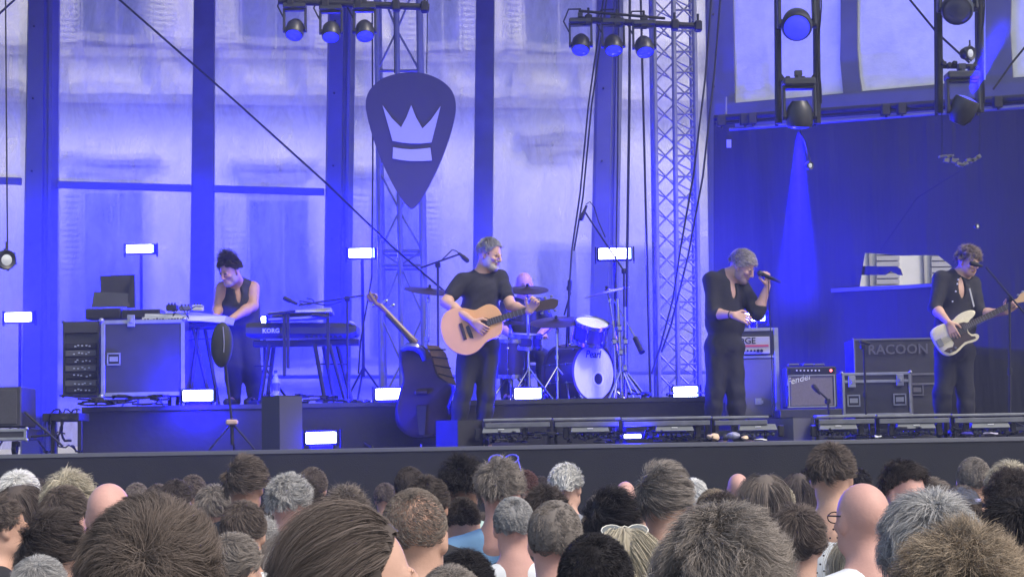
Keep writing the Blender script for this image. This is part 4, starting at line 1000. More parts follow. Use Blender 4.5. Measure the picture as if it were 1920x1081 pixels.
p2.part('tattoo', MB().box(g2['eb']+(g2['wb']-g2['eb'])*.35+Vector((-.003, -.042, 0)), (.05, .006, .035), Matrix.Rotation(-.5, 3, 'Y')), mat('tattoo_ink', (.16, .12, .12), .6)) if False else None
t = Thing('microphone', 'black hand microphone held up by the singer', 'microphone', P(1440, 530, Y-.12))
a, b = P(1425, 512, Y-.16), P(1452, 524, Y-.10); d = (b-a).normalized()
t.part('grille', MB().ball(a, .026), mat('mic_grille', (.07, .07, .075), .35, metal=.6, bump=.5, bscale=200))
t.part('handle', MB().lathe([(.02, .012), (.021, .02), (.017, .06), (.013, .22), (.0, .22)], a, d, 14), m_black_pl); t.part('antenna', MB().cone(a+d*.22, a+d*.26+Vector((.02, 0, -.01)), .004, n=6), m_black_pl)
solo('dangling_wire', MB().tube([P(1441, 527, Y-.13), P(1442, 570, Y-.1), P(1446, 640, Y), P(1448, 720, Y+.05), P(1450, 825, Y+.1)], .004, 5), m_black_pl, 'thin cable hanging down from the singer microphone', 'cable')

# ---- bass player
Y = 17.0
g3 = dict(head=P(1816, 491, Y-.04), fwd=(.48, -.80, -.33), sa=P(1764, 524, Y), sb=P(1824, 532, Y+.05), ea=P(1752, 576, Y-.08), wa=P(1778, 604, Y-.26), eb=P(1838, 588, Y-.05), wb=P(1884, 585, Y-.22),
          ha=P(1776, 665, Y), hb=P(1804, 665, Y+.02), ka=P(1768, 735, Y-.03), kb=P(1810, 735, Y), aa=P(1766, 811, Y+.02), ab=P(1811, 811, Y+.03), hem=.06,
          handa=((.35, -.15, -.9), (-.35, -.9, .1), 1.1, .35, -1), handb=((.75, -.1, .6), (.2, .95, -.1), 1.1, 1.1, 1), toe=Vector((.35, -.9, 0)))
p3 = figure('bass player with curly brown hair in an open black shirt at a microphone', Y, g3, m_skin, m_cblack, hk=1.03, beard=None, sleeve=1.12, build=1.14, openchest=True, top='shirt', seed=19)
hair_on(p3, g3, 1.03, hair_mat('hair_brown_grey', (.24, .19, .16)), style='short', n=6000, seed=25, length=.045, width=.003, puff=.020, line=-.28, front=.30, mess=.9, curl=.8, tint=.7)
for (x, y) in ((1797, 524), (1795, 532), (1792, 546), (1786, 565)): p3.part('button', MB().ball(P(x, y, Y-.145), .008), mat('button_white', (.7, .7, .7), .4))
def bass():
    Yg = 16.74; t = Thing('electric_bass', 'cream electric bass with a dark pickguard held by the bass player', 'bass guitar', P(1790, 667, Yg))
    Z = lambda x, y: (1540+x/4.158, 420+y/4.158)
    out = [(850, 850), (870, 815), (920, 785), (985, 765), (1030, 748), (1060, 712), (1110, 682), (1160, 668), (1195, 672), (1205, 690), (1188, 718), (1158, 742), (1148, 770), (1140, 805), (1150, 842), (1178, 860), (1205, 852), (1228, 858), (1235, 880), (1215, 908), (1180, 922), (1135, 932), (1105, 955), (1075, 990), (1035, 1020), (990, 1030), (945, 1012), (905, 965), (872, 905)]
    out = smooth_poly([Z(*p) for p in out], 1); f = [P(x, y, Yg) for x, y in out]; c = sum(f, Vector())/len(f); n = len(f)
    vs = []
    for sc2, d in ((.97, 0), (1, .008), (1, .036), (.97, .044)): vs += [c+(p-c)*sc2+Vector((0, d, 0)) for p in f]
    fs = [tuple(range(n)), tuple(range(4*n-1, 3*n-1, -1))]
    for k in range(3): fs += [(k*n+i, (k+1)*n+i, (k+1)*n+(i+1) % n, k*n+(i+1) % n) for i in range(n)]
    bo = t.part('body', MB().add(vs, fs), mat('cream_lacquer', (.78, .70, .48), .25, noise=.04, nscale=8), smooth=50)
    pgd = [(985, 830), (1010, 800), (1060, 775), (1110, 762), (1140, 770), (1132, 805), (1142, 848), (1170, 872), (1200, 872), (1205, 890), (1160, 905), (1118, 918), (1085, 950), (1050, 985), (1000, 1005), (955, 990), (985, 965), (1025, 955), (1035, 925), (1005, 880)]
    t.part('pickguard', MB().prism([P(*Z(*p), Yg-.001) for p in pgd], (0, -.003, 0)), mat('pickguard_brown', (.05, .032, .03), .35), smooth=0)
    a, b = P(*Z(1110, 805), Yg-.008), P(*Z(1470, 632), Yg-.008); ax = (b-a).normalized(); Mx = frame((0, 0, 0), ax, (0, -1, 0)); Rm = Mx.to_3x3(); pr = Rm @ Vector((0, 1, 0)); ln = (b-a).length
    fb = t.part('fretboard', MB().box((a+b)/2+Vector((0, -.0, 0)), (ln, .052, .012), Rm, bev=.003), mat('rosewood', (.045, .025, .02), .45))
    t.part('neck', MB().box((a+b)/2+Vector((0, .018, 0))+ax*.03, (ln-.05, .046, .022), Rm, bev=.009), mat('maple', (.55, .36, .18), .4))
    g = MB()
    for i in range(18): q = b+(a-b)*(1-2**(-(i+1)/12.))*1.55; g.box(q+Vector((0, -.006, 0)), (.004, .050, .003), Rm)
    t.part('fret', g, m_metal, fb)
    q0 = P(*Z(925, 925), Yg-.01); g = MB()
    for i in range(4): o_ = pr*(.018-.012*i); g.cone(q0+o_*1.2, b+o_*.9+Vector((0, -.01, 0)), .0016, n=4)
    t.part('strings', g, m_metal)
    t.part('bridge', MB().box(q0, (.05, .07, .012), Rm, bev=.002), m_metal)
    for (x, y) in ((1047, 962), (1013, 988)): t.part('knob', MB().cone(P(*Z(x, y), Yg), P(*Z(x, y), Yg-.02), .011), m_metal)
    t.part('pickup', MB().box(P(*Z(1075, 845), Yg-.006), (.03, .06, .014), Rm, bev=.003), m_black_pl)
    hd = [(1465, 618), (1500, 590), (1530, 578), (1555, 540), (1600, 520), (1650, 505), (1665, 540), (1640, 575), (1580, 605), (1530, 612), (1480, 650)]
    t.part('headstock', MB().prism([P(*Z(*p), Yg) for p in hd], (0, .018, 0)), mat('maple', (.55, .36, .18), .4), smooth=0)
    for x, y in ((1535, 570), (1570, 545), (1605, 527), (1640, 512)): q = P(*Z(x, y-16), Yg+.01); g = MB(); g.ball(q, (.015, .006, .013)); g.cone(q, q+Vector((.01, 0, -.03)), .005); t.part('tuning_peg', g, m_metal)
    t.part('strap', MB().prism([P(*Z(*p), Yg+.03+.0*i) for i, p in enumerate(((1150, 500), (1162, 498), (1196, 640), (1186, 645)))], (0, .004, 0)), mat('strap_pale', (.5, .5, .48), .6), smooth=0)
bass()

# ---- keyboard player
Y = 17.75
g4 = dict(head=P(431, 508, Y-.20), fwd=(-.50, -.70, -.46), sa=P(417, 541, Y-.03), sb=P(474, 540, Y+.02), ea=P(409, 578, Y-.05), wa=P(405, 592, Y-.22), eb=P(474, 573, Y-.08), wb=P(430, 600, Y-.30),
          ha=P(432, 612, Y+.05), hb=P(466, 612, Y+.07), ka=P(438, 690, Y-.02), kb=P(472, 690, Y+.0), aa=P(440, 748, Y+.05), ab=P(478, 748, Y+.08), hem=.10, floor=RT,
          handa=((-.15, -.75, -.35), (0, -.2, .95), 1.05, .45, -1), handb=((-.85, -.35, -.2), (-.1, -.2, .95), 1.05, .45, -1), toe=Vector((-.3, -.9, 0)))
p4 = figure('keyboard player in a black waistcoat with dark hair in a messy topknot', Y, g4, m_skin_t, m_cblack, hk=1.08, beard=b_stub, sleeve=0, build=1.22, openchest=True, top='waistcoat', seed=29)
hair_on(p4, g4, 1.08, h_dark, style='short', shell=False, n=7000, seed=35, length=.035, width=.003, puff=.014, line=-.30, front=.50, mess=.8)
tk = tuple(g4['head']+p4.A @ Vector((.0, -.02, .115)))
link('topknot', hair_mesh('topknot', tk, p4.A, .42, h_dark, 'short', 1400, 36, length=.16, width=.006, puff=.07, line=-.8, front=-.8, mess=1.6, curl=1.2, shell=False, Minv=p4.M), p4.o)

# ---- drummer, seated behind the kit
Y = 19.15
g5 = dict(head=P(983, 535, Y-.05), fwd=(.15, -.93, -.30), sa=P(950, 572, Y), sb=P(1014, 572, Y), ea=P(938, 612, Y-.10), wa=P(962, 632, Y-.34), eb=P(1030, 610, Y-.08), wb=P(1010, 628, Y-.34),
          ha=P(968, 660, Y+.05), hb=P(1000, 660, Y+.05), ka=P(952, 668, Y-.42), kb=P(1018, 668, Y-.42), aa=P(950, 742, Y-.40), ab=P(1022, 742, Y-.44), hem=.05, floor=RT,
          handa=((.6, -.7, -.1), (-.2, -.3, .9), 1.0, 1.1, -1), handb=((.5, -.8, .1), (.2, -.2, .9), 1.0, 1.1, -1), toe=Vector((0, -1, 0)))
p5 = figure('bald drummer in a black T-shirt half hidden behind the cymbals', Y, g5, m_skin_p, m_cblack, hk=1.1, beard=None, sleeve=.6, build=1.05, top='t_shirt', seed=39, h=.008)
solo('drum_stool', MB().lathe([(0, 0), (.17, 0), (.18, .04), (.17, .08), (0, .09)], P(984, 700, Y+.08)*1.0, (0, 0, 1), 20).cone(P(984, 700, Y+.08), Vector((P(984, 700, Y+.08).x, Y+.08, RT)), .03), m_black_pl, 'round black stool under the drummer', 'stool')
for (a, b, lb) in ((P(1004, 640, Y-.42), P(1042, 607, Y-.75), 'pale drumstick in the right hand of the picture'), (P(958, 636, Y-.36), P(990, 640, Y-.85), 'pale drumstick held low over the snare drum')):
    solo('drumstick', MB().cone(a, b, .008, .006), mat('stick_wood', (.6, .45, .3), .5), lb, 'drumstick')
# ================================================================== INSTRUMENTS AND STAGE GEAR
m_chrome = mat('chrome', (.35, .36, .4), .25, metal=1.0)
m_cym = mat('cymbal_bronze', (.045, .032, .025), .45, metal=.5, noise=.2, nscale=14)
m_drum = mat('drum_wrap', (.05, .03, .035), .45, noise=.12, nscale=5)
m_head_ = mat('drum_skin', (.62, .64, .66), .5)
m_case = mat('case_laminate', (.03, .03, .035), .5, noise=.15, nscale=10)
m_trim_ = mat('case_aluminium', (.30, .31, .33), .4, metal=.6, noise=.15, nscale=12)
m_grill = mat('speaker_cloth', (.05, .05, .055), .9, noise=.2, nscale=60)
m_ivory = mat('white_keys', (.70, .70, .68), .4)

def cymbal(px, py, Y, rx, tiltx, tilty, lb, kind='tripod', foot=None, base=None):
    c = P(px, py, Y); r = S(rx, Y); ax = Vector((tiltx, tilty, 1)).normalized()
    t = Thing('cymbal', lb, 'cymbal', (c.x, c.y, base if base is not None else RT), group='cymbals of the drum kit')
    t.part('disc', MB().lathe([(0, .022), (r*.10, .020), (r*.16, .008), (r*.55, -.002), (r, -.014), (r, -.017), (r*.55, -.006), (r*.16, .002), (0, .012)], c, ax, 36), m_cym, smooth=60)
    g = MB(); g.cone(c+ax*.02, c+ax*.05, .013); g.ball(c+ax*.035, .016); t.part('wing_nut', g, m_black_pl)
    g = MB(); b = Vector((c.x+(foot or 0), c.y, (base or RT))); k = c-ax*.10; g.cone(c, k, .009); g.cone(k, b+Vector((0, 0, .02)), .013, n=10)
    g.cone(k+(b-k)*.35, k+(b-k)*.40, .022); g.cone(k+(b-k)*.65, k+(b-k)*.70, .022); g.box(k, (.035, .04, .05), bev=.006); t.part('stand', g, m_chrome)
    for i in range(3): a = R(100+120*i); g = MB(); g.cone(b+Vector((0, 0, .34)), b+Vector((.26*math.cos(a), .26*math.sin(a), .015)), .010); g.ball(b+Vector((.26*math.cos(a), .26*math.sin(a), .016)), .016); t.part('leg', g, m_chrome)
    return t
cymbal(805, 543, 18.3, 48, .14, -.22, 'crash cymbal high on the left of the kit behind the microphone boom', foot=-.05)
cymbal(989, 541, 18.2, 40, .02, -.30, 'crash cymbal hiding the drummer face')
cymbal(1139, 545, 18.5, 45, -.22, -.10, 'crash cymbal tilted up at the right of the drum kit', foot=.14)
cymbal(1043, 601, 18.0, 51, -.05, -.28, 'large dark ride cymbal low between guitarist and small tom')
cymbal(956, 603, 18.4, 27, -.02, -.2, 'small hi-hat cymbal partly hidden by the guitar neck')

def drum(c, ax, r, d, lb, cat='drum', name='drum', lugs=8, legs=False, head=None, txt=False):
    c = Vector(c); ax = Vector(ax).normalized(); t = Thing(name, lb, cat, (c.x, c.y, c.z-r if abs(ax.z) < .5 else c.z-d/2))
    t.part('shell', MB().lathe([(0, -d/2+.004), (r, -d/2), (r, d/2), (0, d/2-.004)], c, ax, 40), m_drum, smooth=40)
    for k in (-1, 1):
        o = t.part('hoop', MB().lathe([(r+.002, k*(d/2-.028)), (r+.016, k*(d/2-.026)), (r+.016, k*(d/2+.012)), (r+.002, k*(d/2+.012))], c, ax, 40, closed=True), m_drum if name == 'bass_drum' else m_chrome, smooth=40)
    t.part('drum_head', MB().lathe([(0, d/2+.004), (r*.6, d/2+.004), (r*.985, d/2+.002)], c, ax, 40), head or m_head_, smooth=60)
    x = ax.orthogonal().normalized(); y = ax.cross(x)
    for i in range(lugs):
        a = 2*math.pi*(i+.5)/lugs; v = x*math.cos(a)+y*math.sin(a); g = MB(); g.cone(c+v*(r+.016)-ax*(d/2), c+v*(r+.016)+ax*(d/2), .004, n=6)
        for k in (-.28, .28): g.ball(c+v*(r+.008)+ax*d*k, .013, nu=8, nv=5)
        t.part('lug', g, m_chrome)
    return t
# bass drum, axis towards the picture's lower right
bc = P(1113, 698, 18.05); bax = Vector((.66, -.75, .0)).normalized(); br_ = S(54, 18.0)
bd = drum(bc-bax*.21, bax, br_, .42, 'dark bass drum with a white front head, turned to the right', name='bass_drum', lugs=10)
t = bd; fc = bc+bax*.0055; fx = Vector((0, 0, 1)).cross(bax).normalized()
t.part('head_ring', MB().lathe([(br_*.955, 0), (br_*.955, .003), (br_*.99, .003), (br_*.99, 0)], bc+bax*.004, bax, 40), m_black_pl)
sdx = fx*.04-Vector((0, 0, 1))*.085+bax*.006
t.part('port_ring', MB().lathe([(.055, 0), (.055, .003), (.075, .003), (.075, 0)], bc+fx*.055-Vector((0, 0, .06))+bax*.005, bax, 24), mat('white_vinyl', (.8, .8, .8), .5))
t.part('port_hole', MB().lathe([(0, .002), (.054, .002)], bc+fx*.055-Vector((0, 0, .06))+bax*.006, bax, 24), mat('hole_black', (.01, .01, .012), .9))
text_mesh('head_lettering', 'Pearl', m_black_pl, t.o, t.M @ frame(bc+Vector((0, 0, .175))+bax*.007-fx*.01, fx, bax), .10, italic=.25, ext=.001, bold=.002)
for k in (-1, 1):
    g = MB(); p = bc-bax*.10+fx*k*br_*.92-Vector((0, 0, .08)); e = Vector((p.x, p.y, RT))+fx*k*.14+bax*.16; g.cone(p, e, .011); g.ball(e, .016); t.part('spur', g, m_chrome)
ttm = P(1107, 622, 17.95); drum(ttm, Vector((.20, -.42, 1)), S(31, 17.95), .19, 'small dark rack tom tilted above the bass drum', name='rack_tom', lugs=6)
solo('tom_bracket', MB().cone(ttm-Vector((0, -.05, .08)), bc-bax*.2+Vector((0, 0, br_+.005)), .014).box(bc-bax*.2+Vector((0, 0, br_+.02)), (.09, .06, .03), bev=.006), m_chrome, 'chrome bracket joining the rack tom to the bass drum', 'bracket')
drum(P(960, 672, 18.35), Vector((.02, -.06, 1)), S(29, 18.3), .36, 'dark floor tom between the guitarist and the bass drum', name='floor_tom', lugs=6)
drum(P(985, 640, 18.35), Vector((.05, -.12, 1)), S(30, 18.35), .13, 'dark snare drum in front of the drummer knees', name='snare_drum', lugs=8)
for dx in (-1, 1): solo('thin_rod', MB().cone(P(960+dx*31, 660, 18.3), P(960+dx*34, 752, 18.25), .008), m_chrome, ('left' if dx < 0 else 'right')+' thin chrome leg of the floor tom', 'leg rod')
t = Thing('snare_stand', 'chrome tripod stand under the snare drum', 'stand', (P(985, 700, 18.35).x, 18.35, RT))
b = Vector((P(985, 700, 18.35).x, 18.35, RT)); t.part('column', MB().cone(b+Vector((0, 0, .45)), b+Vector((0, 0, .06)), .013), m_chrome)
for i in range(3): a = R(100+120*i); t.part('leg', MB().cone(b+Vector((0, 0, .22)), b+Vector((.22*math.cos(a), .22*math.sin(a), .012)), .009), m_chrome)
t = Thing('bass_pedal', 'small chrome kick pedal behind the bass drum', 'pedal', (bc-bax*.5).to_tuple()); pb = bc-bax*.50; pb.z = RT
t.part('footboard', MB().box(pb+Vector((0, 0, .05)), (.09, .26, .012), Matrix.Rotation(.25, 3, 'X')), m_chrome); t.part('frame', MB().cone(pb+bax*.1, pb+bax*.1+Vector((0, 0, .22)), .010).cone(pb+bax*.1+fx*.08, pb+bax*.1+fx*.08+Vector((0, 0, .22)), .010).cone(pb+bax*.1+Vector((0, 0, .22)), pb+bax*.1+fx*.08+Vector((0, 0, .22)), .008), m_chrome)
# rack of stands with chrome tubes at the right of the kit
t = Thing('drum_rack', 'cluster of chrome stand tubes right of the bass drum', 'stand', (P(1168, 750, 17.9).x, 17.9, RT))
for (x0, y0, x1, y1, r) in ((1158, 560, 1166, 748, .018), (1172, 575, 1174, 748, .014), (1150, 600, 1156, 745, .012)):
    t.part('tube', MB().cone(P(x0, y0, 17.9), P(x1, y1, 17.9), r), m_chrome)
for (x, y) in ((1162, 615), (1164, 660), (1172, 690), (1152, 640), (1173, 640)): t.part('clamp', MB().box(P(x, y, 17.88), (.06, .06, .06), bev=.012), m_chrome)
for (a, b) in (((1166, 690), (1190, 750)), ((1166, 690), (1140, 752)), ((1173, 700), (1204, 748)), ((1158, 705), (1150, 756))): t.part('leg', MB().cone(P(*a, 17.9), P(*b, 17.8), .010), m_chrome)

def micstand(name, lb, foot, joint, ends, Y, tip, fl=FLOOR, legs=True, mic=True, r=.011, cat='microphone stand'):
    f = P(*foot, Y); f.z = fl; jn = P(*joint, Y); t = Thing(name, lb, cat, f)
    t.part('pole', MB().cone(f+Vector((0, 0, .04)), jn, r).cone(f+(jn-f)*.45, f+(jn-f)*.50, r*1.8), m_dmetal)
    if legs:
        for i in range(3): a = R(80+120*i); t.part('leg', MB().cone(f+Vector((0, 0, .16)), f+Vector((.30*math.cos(a), .30*math.sin(a), .012)), .008).ball(f+Vector((.30*math.cos(a), .30*math.sin(a), .014)), .014), m_dmetal)
    if ends:
        a, b = P(*ends[0], Y), P(*ends[1], Y-.12); t.part('boom', MB().cone(a, b, r*.8).box(jn, (.05, .05, .05), bev=.01), m_dmetal)
    if mic:
        a, b = P(*tip[0], Y-.12), P(*tip[1], Y-.12); d = (b-a).normalized(); t.part('microphone', MB().cone(a, b, .012, .018).cone(b-d*.01, b+d*.045, .022, .022, 12).ball(b+d*.045, .022), m_black_pl)
    return t
t = micstand('microphone_boom', 'black microphone boom reaching over the guitarist shoulder', (822, 830), (821, 497), ((789, 502), (862, 476)), 17.3, ((860, 474), (869, 482)))
t.part('cable', MB().tube([P(x, y, 17.2) for x, y in ((822, 560), (820, 495), (836, 480), (848, 468), (856, 470), (862, 477))], .006, 5), m_black_pl)
t = micstand('overhead_microphone', 'drum overhead microphone high on a long slanting boom', (1172, 755), (1170, 508), ((1170, 508), (1096, 396)), 18.3, ((1100, 385), (1093, 402)), fl=RT)
t.part('counter_boom', MB().cone(P(1150, 560, 18.3), P(1192, 635, 18.0), .009), m_chrome); t.part('counterweight', MB().cone(P(1191, 633, 18.0), P(1204, 660, 17.9), .026, .030, 12), m_black_pl)
t.part('cable', MB().tube([P(x, y, 18.25) for x, y in ((1099, 383), (1106, 378), (1114, 388), (1122, 415), (1135, 445))], .006, 5), m_black_pl)
micstand('microphone_stand', 'thin black stand with clips between the ride cymbal and the small tom', (1066, 752), (1067, 540), ((1058, 590), (1070, 548)), 18.7, ((1067, 560), (1068, 536)), fl=RT)
micstand('microphone_boom', 'microphone boom low over the keyboards with a round black microphone', (652, 790), (651, 560), ((683, 553), (560, 572)), 17.0, ((558, 570), (543, 563)), fl=FLOOR)
solo('looped_cable', MB().tube([P(575+14*math.sin(k*.7), 565-6*math.cos(k*.7), 16.95) for k in range(8)]+[P(612, 572, 16.95), P(620, 571, 16.95), P(640, 565, 16.95)], .006, 5), m_black_pl, 'black cable looped round the low keyboard boom', 'cable')
micstand('microphone_stand', 'short black stand with a clip in front of the lettered flight case', (1624, 788), (1620, 646), None, 17.2, None, mic=False)
solo('mic_clip', MB().box(P(1622, 642, 17.15), (.10, .04, .03), Matrix.Rotation(.3, 3, 'Y'), bev=.01).box(P(1616, 650, 17.15), (.03, .04, .05), bev=.01), m_black_pl, 'empty clip on top of the short black stand', 'clip')
micstand('microphone_stand', 'tall black boom stand holding the bass player microphone before his face', (1893, 792), (1893, 560), ((1920, 586), (1848, 500)), 16.55, ((1842, 499), (1831, 496)))
m_pole = t

# ---- keyboards
t = Thing('stage_piano', 'long black stage piano with white lettering and sloping lid ends', 'keyboard', P(560, 640, 17.1))
def loft(secs):    # list of lists of points
    g = MB(); n = len(secs[0]); vs = [p for s_ in secs for p in s_]; fs = [(k*n+i, k*n+(i+1) % n, (k+1)*n+(i+1) % n, (k+1)*n+i) for k in range(len(secs)-1) for i in range(n)]
    fs += [tuple(range(n-1, -1, -1)), tuple(range((len(secs)-1)*n, len(secs)*n))]; return g.add(vs, fs)
Yk = 17.15; secs = []
for (x, sc2) in ((462, .8), (470, 1), (640, 1), (655, .95), (664, .8), (669, .45)):
    c = P(x, 618+(x-462)*.0, Yk); hh = S(15, Yk)*sc2
    secs.append([Vector((c.x, Yk+.02+a, c.z+b*hh)) for a, b in ((-.02, -1), (-.06, -.5), (-.06, .3), (-.02, .9), (.30, 1), (.33, .2), (.33, -.9))])
t.part('casing', loft(secs), mat('piano_black', (.035, .035, .04), .35), smooth=30)
text_mesh('lettering', 'KORG', mat('lettering_white', (.75, .75, .78), .5), t.o, t.M @ frame(P(508, 620, Yk-.052), (1, 0, 0), (0, -1, 0)), .056, ext=.001, bold=.002)
t.part('end_cap', MB().cone(P(655, 603, Yk-.03), P(664, 607, Yk-.03), .012), m_trim_)
g = MB()
for x in range(575, 645, 9): g.box(P(x, 631, Yk-.05), (S(6, Yk), .01, .018))
t.part('socket', g, m_black_pl, smooth=0)
t = Thing('keyboard_stand', 'black multi legged stand under the long stage piano', 'stand', (P(560, 760, 17.2).x, 17.2, RT))
t.part('crossbeam', MB().box(P(575, 643, 17.25), (S(200, 17.2), .10, .06), bev=.01), m_dmetal)
for (x0, x1, yy) in ((505, 487, 17.1), (514, 500, 17.35), (590, 610, 17.1), (606, 628, 17.3), (618, 648, 17.1), (632, 660, 17.35)):
    a = P(x0, 645, yy); b = P(x1, 752, yy); b.z = RT+.01; t.part('leg', MB().cone(a, b, .019, n=10).ball(b, .024), m_dmetal)
for (x, yl) in ((533, 705), (540, 690), (615, 690)): t.part('hanging_bracket', MB().box((P(x, 585, 17.0)+P(x, yl, 17.0))/2, (S(6, 17), .02, (P(x, 585, 17.0)-P(x, yl, 17.0)).length), bev=.003), m_dmetal)
g = MB(); g.cone(P(476, 686, 17.3), P(506, 686, 17.3), .008); g.cone(P(592, 682, 17.3), P(650, 682, 17.3), .008); t.part('tie_rod', g, m_dmetal)
# sheet music tray above the piano
t = Thing('upper_keyboard', 'thin pale keyboard tilted on brackets above the stage piano', 'keyboard', P(560, 600, 17.15))
a, b = P(503, 596, 17.1), P(622, 586, 17.1)
t.part('casing', MB().box((a+b)/2+Vector((0, .12, .02)), ((b-a).length, .26, .035), Matrix.Rotation(-.06, 3, 'Y') @ Matrix.Rotation(-.12, 3, 'X'), bev=.008), mat('keyboard_grey', (.22, .22, .25), .4))
g = MB()
for i in range(26): g.box(P(540+i*3.2, 584.5-i*.05, 17.05), (S(2.6, 17), .10, .016))
t.part('keys', g, m_ivory, smooth=0); t.part('under_tray', MB().box(P(560, 597, 17.12), (S(110, 17), .2, .02), Matrix.Rotation(-.03, 3, 'Y')), mat('tray_lilac', (.35, .35, .42), .5))
solo('black_cloth', MB().box(P(600, 592, 17.0), (.16, .10, .03), Matrix.Rotation(.15, 3, 'Y'), bev=.012).box(P(528, 586, 17.0), (.26, .06, .02), Matrix.Rotation(-.1, 3, 'Y'), bev=.008), m_cblack, 'strips of black cloth draped on the thin upper keyboard', 'cloth')
# white synth on the left
t = Thing('white_synthesiser', 'white synthesiser in front of the keyboard player, seen from its back edge', 'keyboard', P(340, 606, 17.2))
a, b = P(266, 594, 17.25), P(422, 596, 17.0); Rz = Matrix.Rotation(-.20, 3, 'Z')
t.part('casing', MB().prism([P(266, 588, 17.25), P(370, 585, 17.1), P(424, 592, 17.05), P(420, 605, 17.05), P(370, 601, 17.1), P(266, 604, 17.25)], (.03, .36, .0)), mat('synth_white', (.62, .62, .64), .4), smooth=0)
g = MB(); rs = random.Random(3)
for k in range(16): x = 272+k*5.6; g.box(P(x, 599.5-rs.uniform(0, 2.5), 17.14), (S(rs.uniform(2, 4.5), 17), .012, S(rs.uniform(2, 4), 17)))
t.part('socket', g, m_black_pl, smooth=0)
t.part('under_frame', MB().box(P(345, 612, 17.3), (S(150, 17.2), .22, .05), bev=.01), m_dmetal)
t = Thing('synth_stand', 'black stand with crossing legs under the white synthesiser', 'stand', (P(350, 760, 17.3).x, 17.3, RT))
for (x0, x1, yy) in ((320, 318, 17.4), (352, 332, 17.2), (346, 350, 17.45), (372, 354, 17.2), (362, 396, 17.2), (384, 410, 17.4)):
    a = P(x0, 615, yy); b = P(x1, 752, yy); b.z = RT+.01; t.part('leg', MB().cone(a, b, .017, n=10), m_dmetal)
t.part('tie_rod', MB().cone(P(316, 700, 17.3), P(350, 700, 17.3), .007).cone(P(265, 639, 17.2), P(404, 634, 17.2), .006), m_dmetal)
def gadget(px, py, w, h, Y, lb, m, name='effects_pedal', cat='pedal', kn=3):
    t = Thing(name, lb, cat, P(px, py+h/2, Y)); c = P(px, py, Y); t.part('casing', MB().box(c, (S(w, Y), .10, S(h, Y)), bev=.006), m)
    for i in range(kn): t.part('knob', MB().cone(c+Vector((S(w, Y)*(i-(kn-1)/2)/(kn+.5), -.02, S(h, Y)/2)), c+Vector((S(w, Y)*(i-(kn-1)/2)/(kn+.5), -.02, S(h, Y)/2+.018)), .009), m_black_pl)
gadget(323, 577, 20, 11, 17.2, 'small black effects pedal on the white synthesiser, left', m_black_pl)
gadget(348, 578, 22, 8, 17.2, 'small dark effects pedal on the white synthesiser, middle', mat('pedal_grey', (.1, .1, .12), .5))
gadget(371, 577, 20, 10, 17.2, 'small silver effects pedal on the white synthesiser, right', mat('pedal_silver', (.5, .5, .52), .35))
g = MB(); rs = random.Random(9)
solo('tangled_cable', MB().tube([P(312+9*k+7*math.sin(k*2.1), 578+6*math.sin(k*1.7)+(16 if k in (2, 4) else 0), 17.1) for k in range(8)], .006, 5), m_black_pl, 'thin black cable tangled over the pedals on the white synthesiser', 'cable')

# ---- cases on the left of the riser
def flightcase(name, lb, x0, y0, x1, y1, Y, dep, trim=.035, latches=(), dishes=(), lid=None, rz=0., tm=None, body=None, group=None, wheels=False):
    a, b = P(x0, y1, Y), P(x1, y0, Y); w, hgt = b.x-a.x, b.z-a.z; c = Vector(((a.x+b.x)/2, Y+dep/2, (a.z+b.z)/2)); tm = tm or m_trim_
    t = Thing(name, lb, 'case', (c.x, c.y, a.z), group=group); t.part('shell', MB().box(c, (w, dep, hgt), bev=.004), body or m_case, smooth=0)
    e = trim; f = Y-.004
    for (cx, cz, sx, sz) in ((a.x+e/2, c.z, e, hgt), (b.x-e/2, c.z, e, hgt), (c.x, a.z+e/2, w-2*e-.002, e), (c.x, b.z-e/2, w-2*e-.002, e)):
        t.part('edge_trim', MB().box((cx, f, cz), (sx+.004, .012, sz+.004), bev=.003), tm)
    for X in (a.x, b.x):
        for Z in (a.z, b.z): t.part('corner_ball', MB().ball((X, Y, Z), e*.8, nu=10, nv=6), tm)
    if lid: 
        z = b.z-hgt*lid; t.part('lid_trim', MB().box((c.x, f-.002, z), (w-2*e-.002, .012, e*1.2), bev=.003), tm)
    for (u, v) in dishes:
        q = Vector((a.x+w*u, f-.004, a.z+hgt*v)); g = MB()
        for (dx, dz, sx, sz) in ((-.055, 0, .012, .10), (.055, 0, .012, .10), (0, .05, .122, .012), (0, -.05, .122, .012), (0, 0, .075, .045)): g.box(q+Vector((dx, 0, dz)), (sx, .008, sz))
        t.part('handle_dish', g, tm, smooth=0)
    for (u, v) in latches:
        q = Vector((a.x+w*u, f-.012, a.z+hgt*v)); t.part('latch', MB().box(q, (.07, .012, .11), bev=.004).box(q+Vector((0, -.01, 0)), (.03, .012, .04), bev=.004), tm)
    if wheels:
        for u in (.12, .88): q = Vector((a.x+w*u, Y+.06, a.z-.05)); t.part('wheel', MB().cone(q-Vector((.02, 0, .0)), q+Vector((.02, 0, 0)), .045, n=14), m_black_pl)
    return t
rk = flightcase('rack_case', 'tall open equipment rack with small lit units at the left end of the riser', 118, 602, 186, 742, 17.2, .6, .02, tm=m_case)
fr = P(152, 680, 17.18)
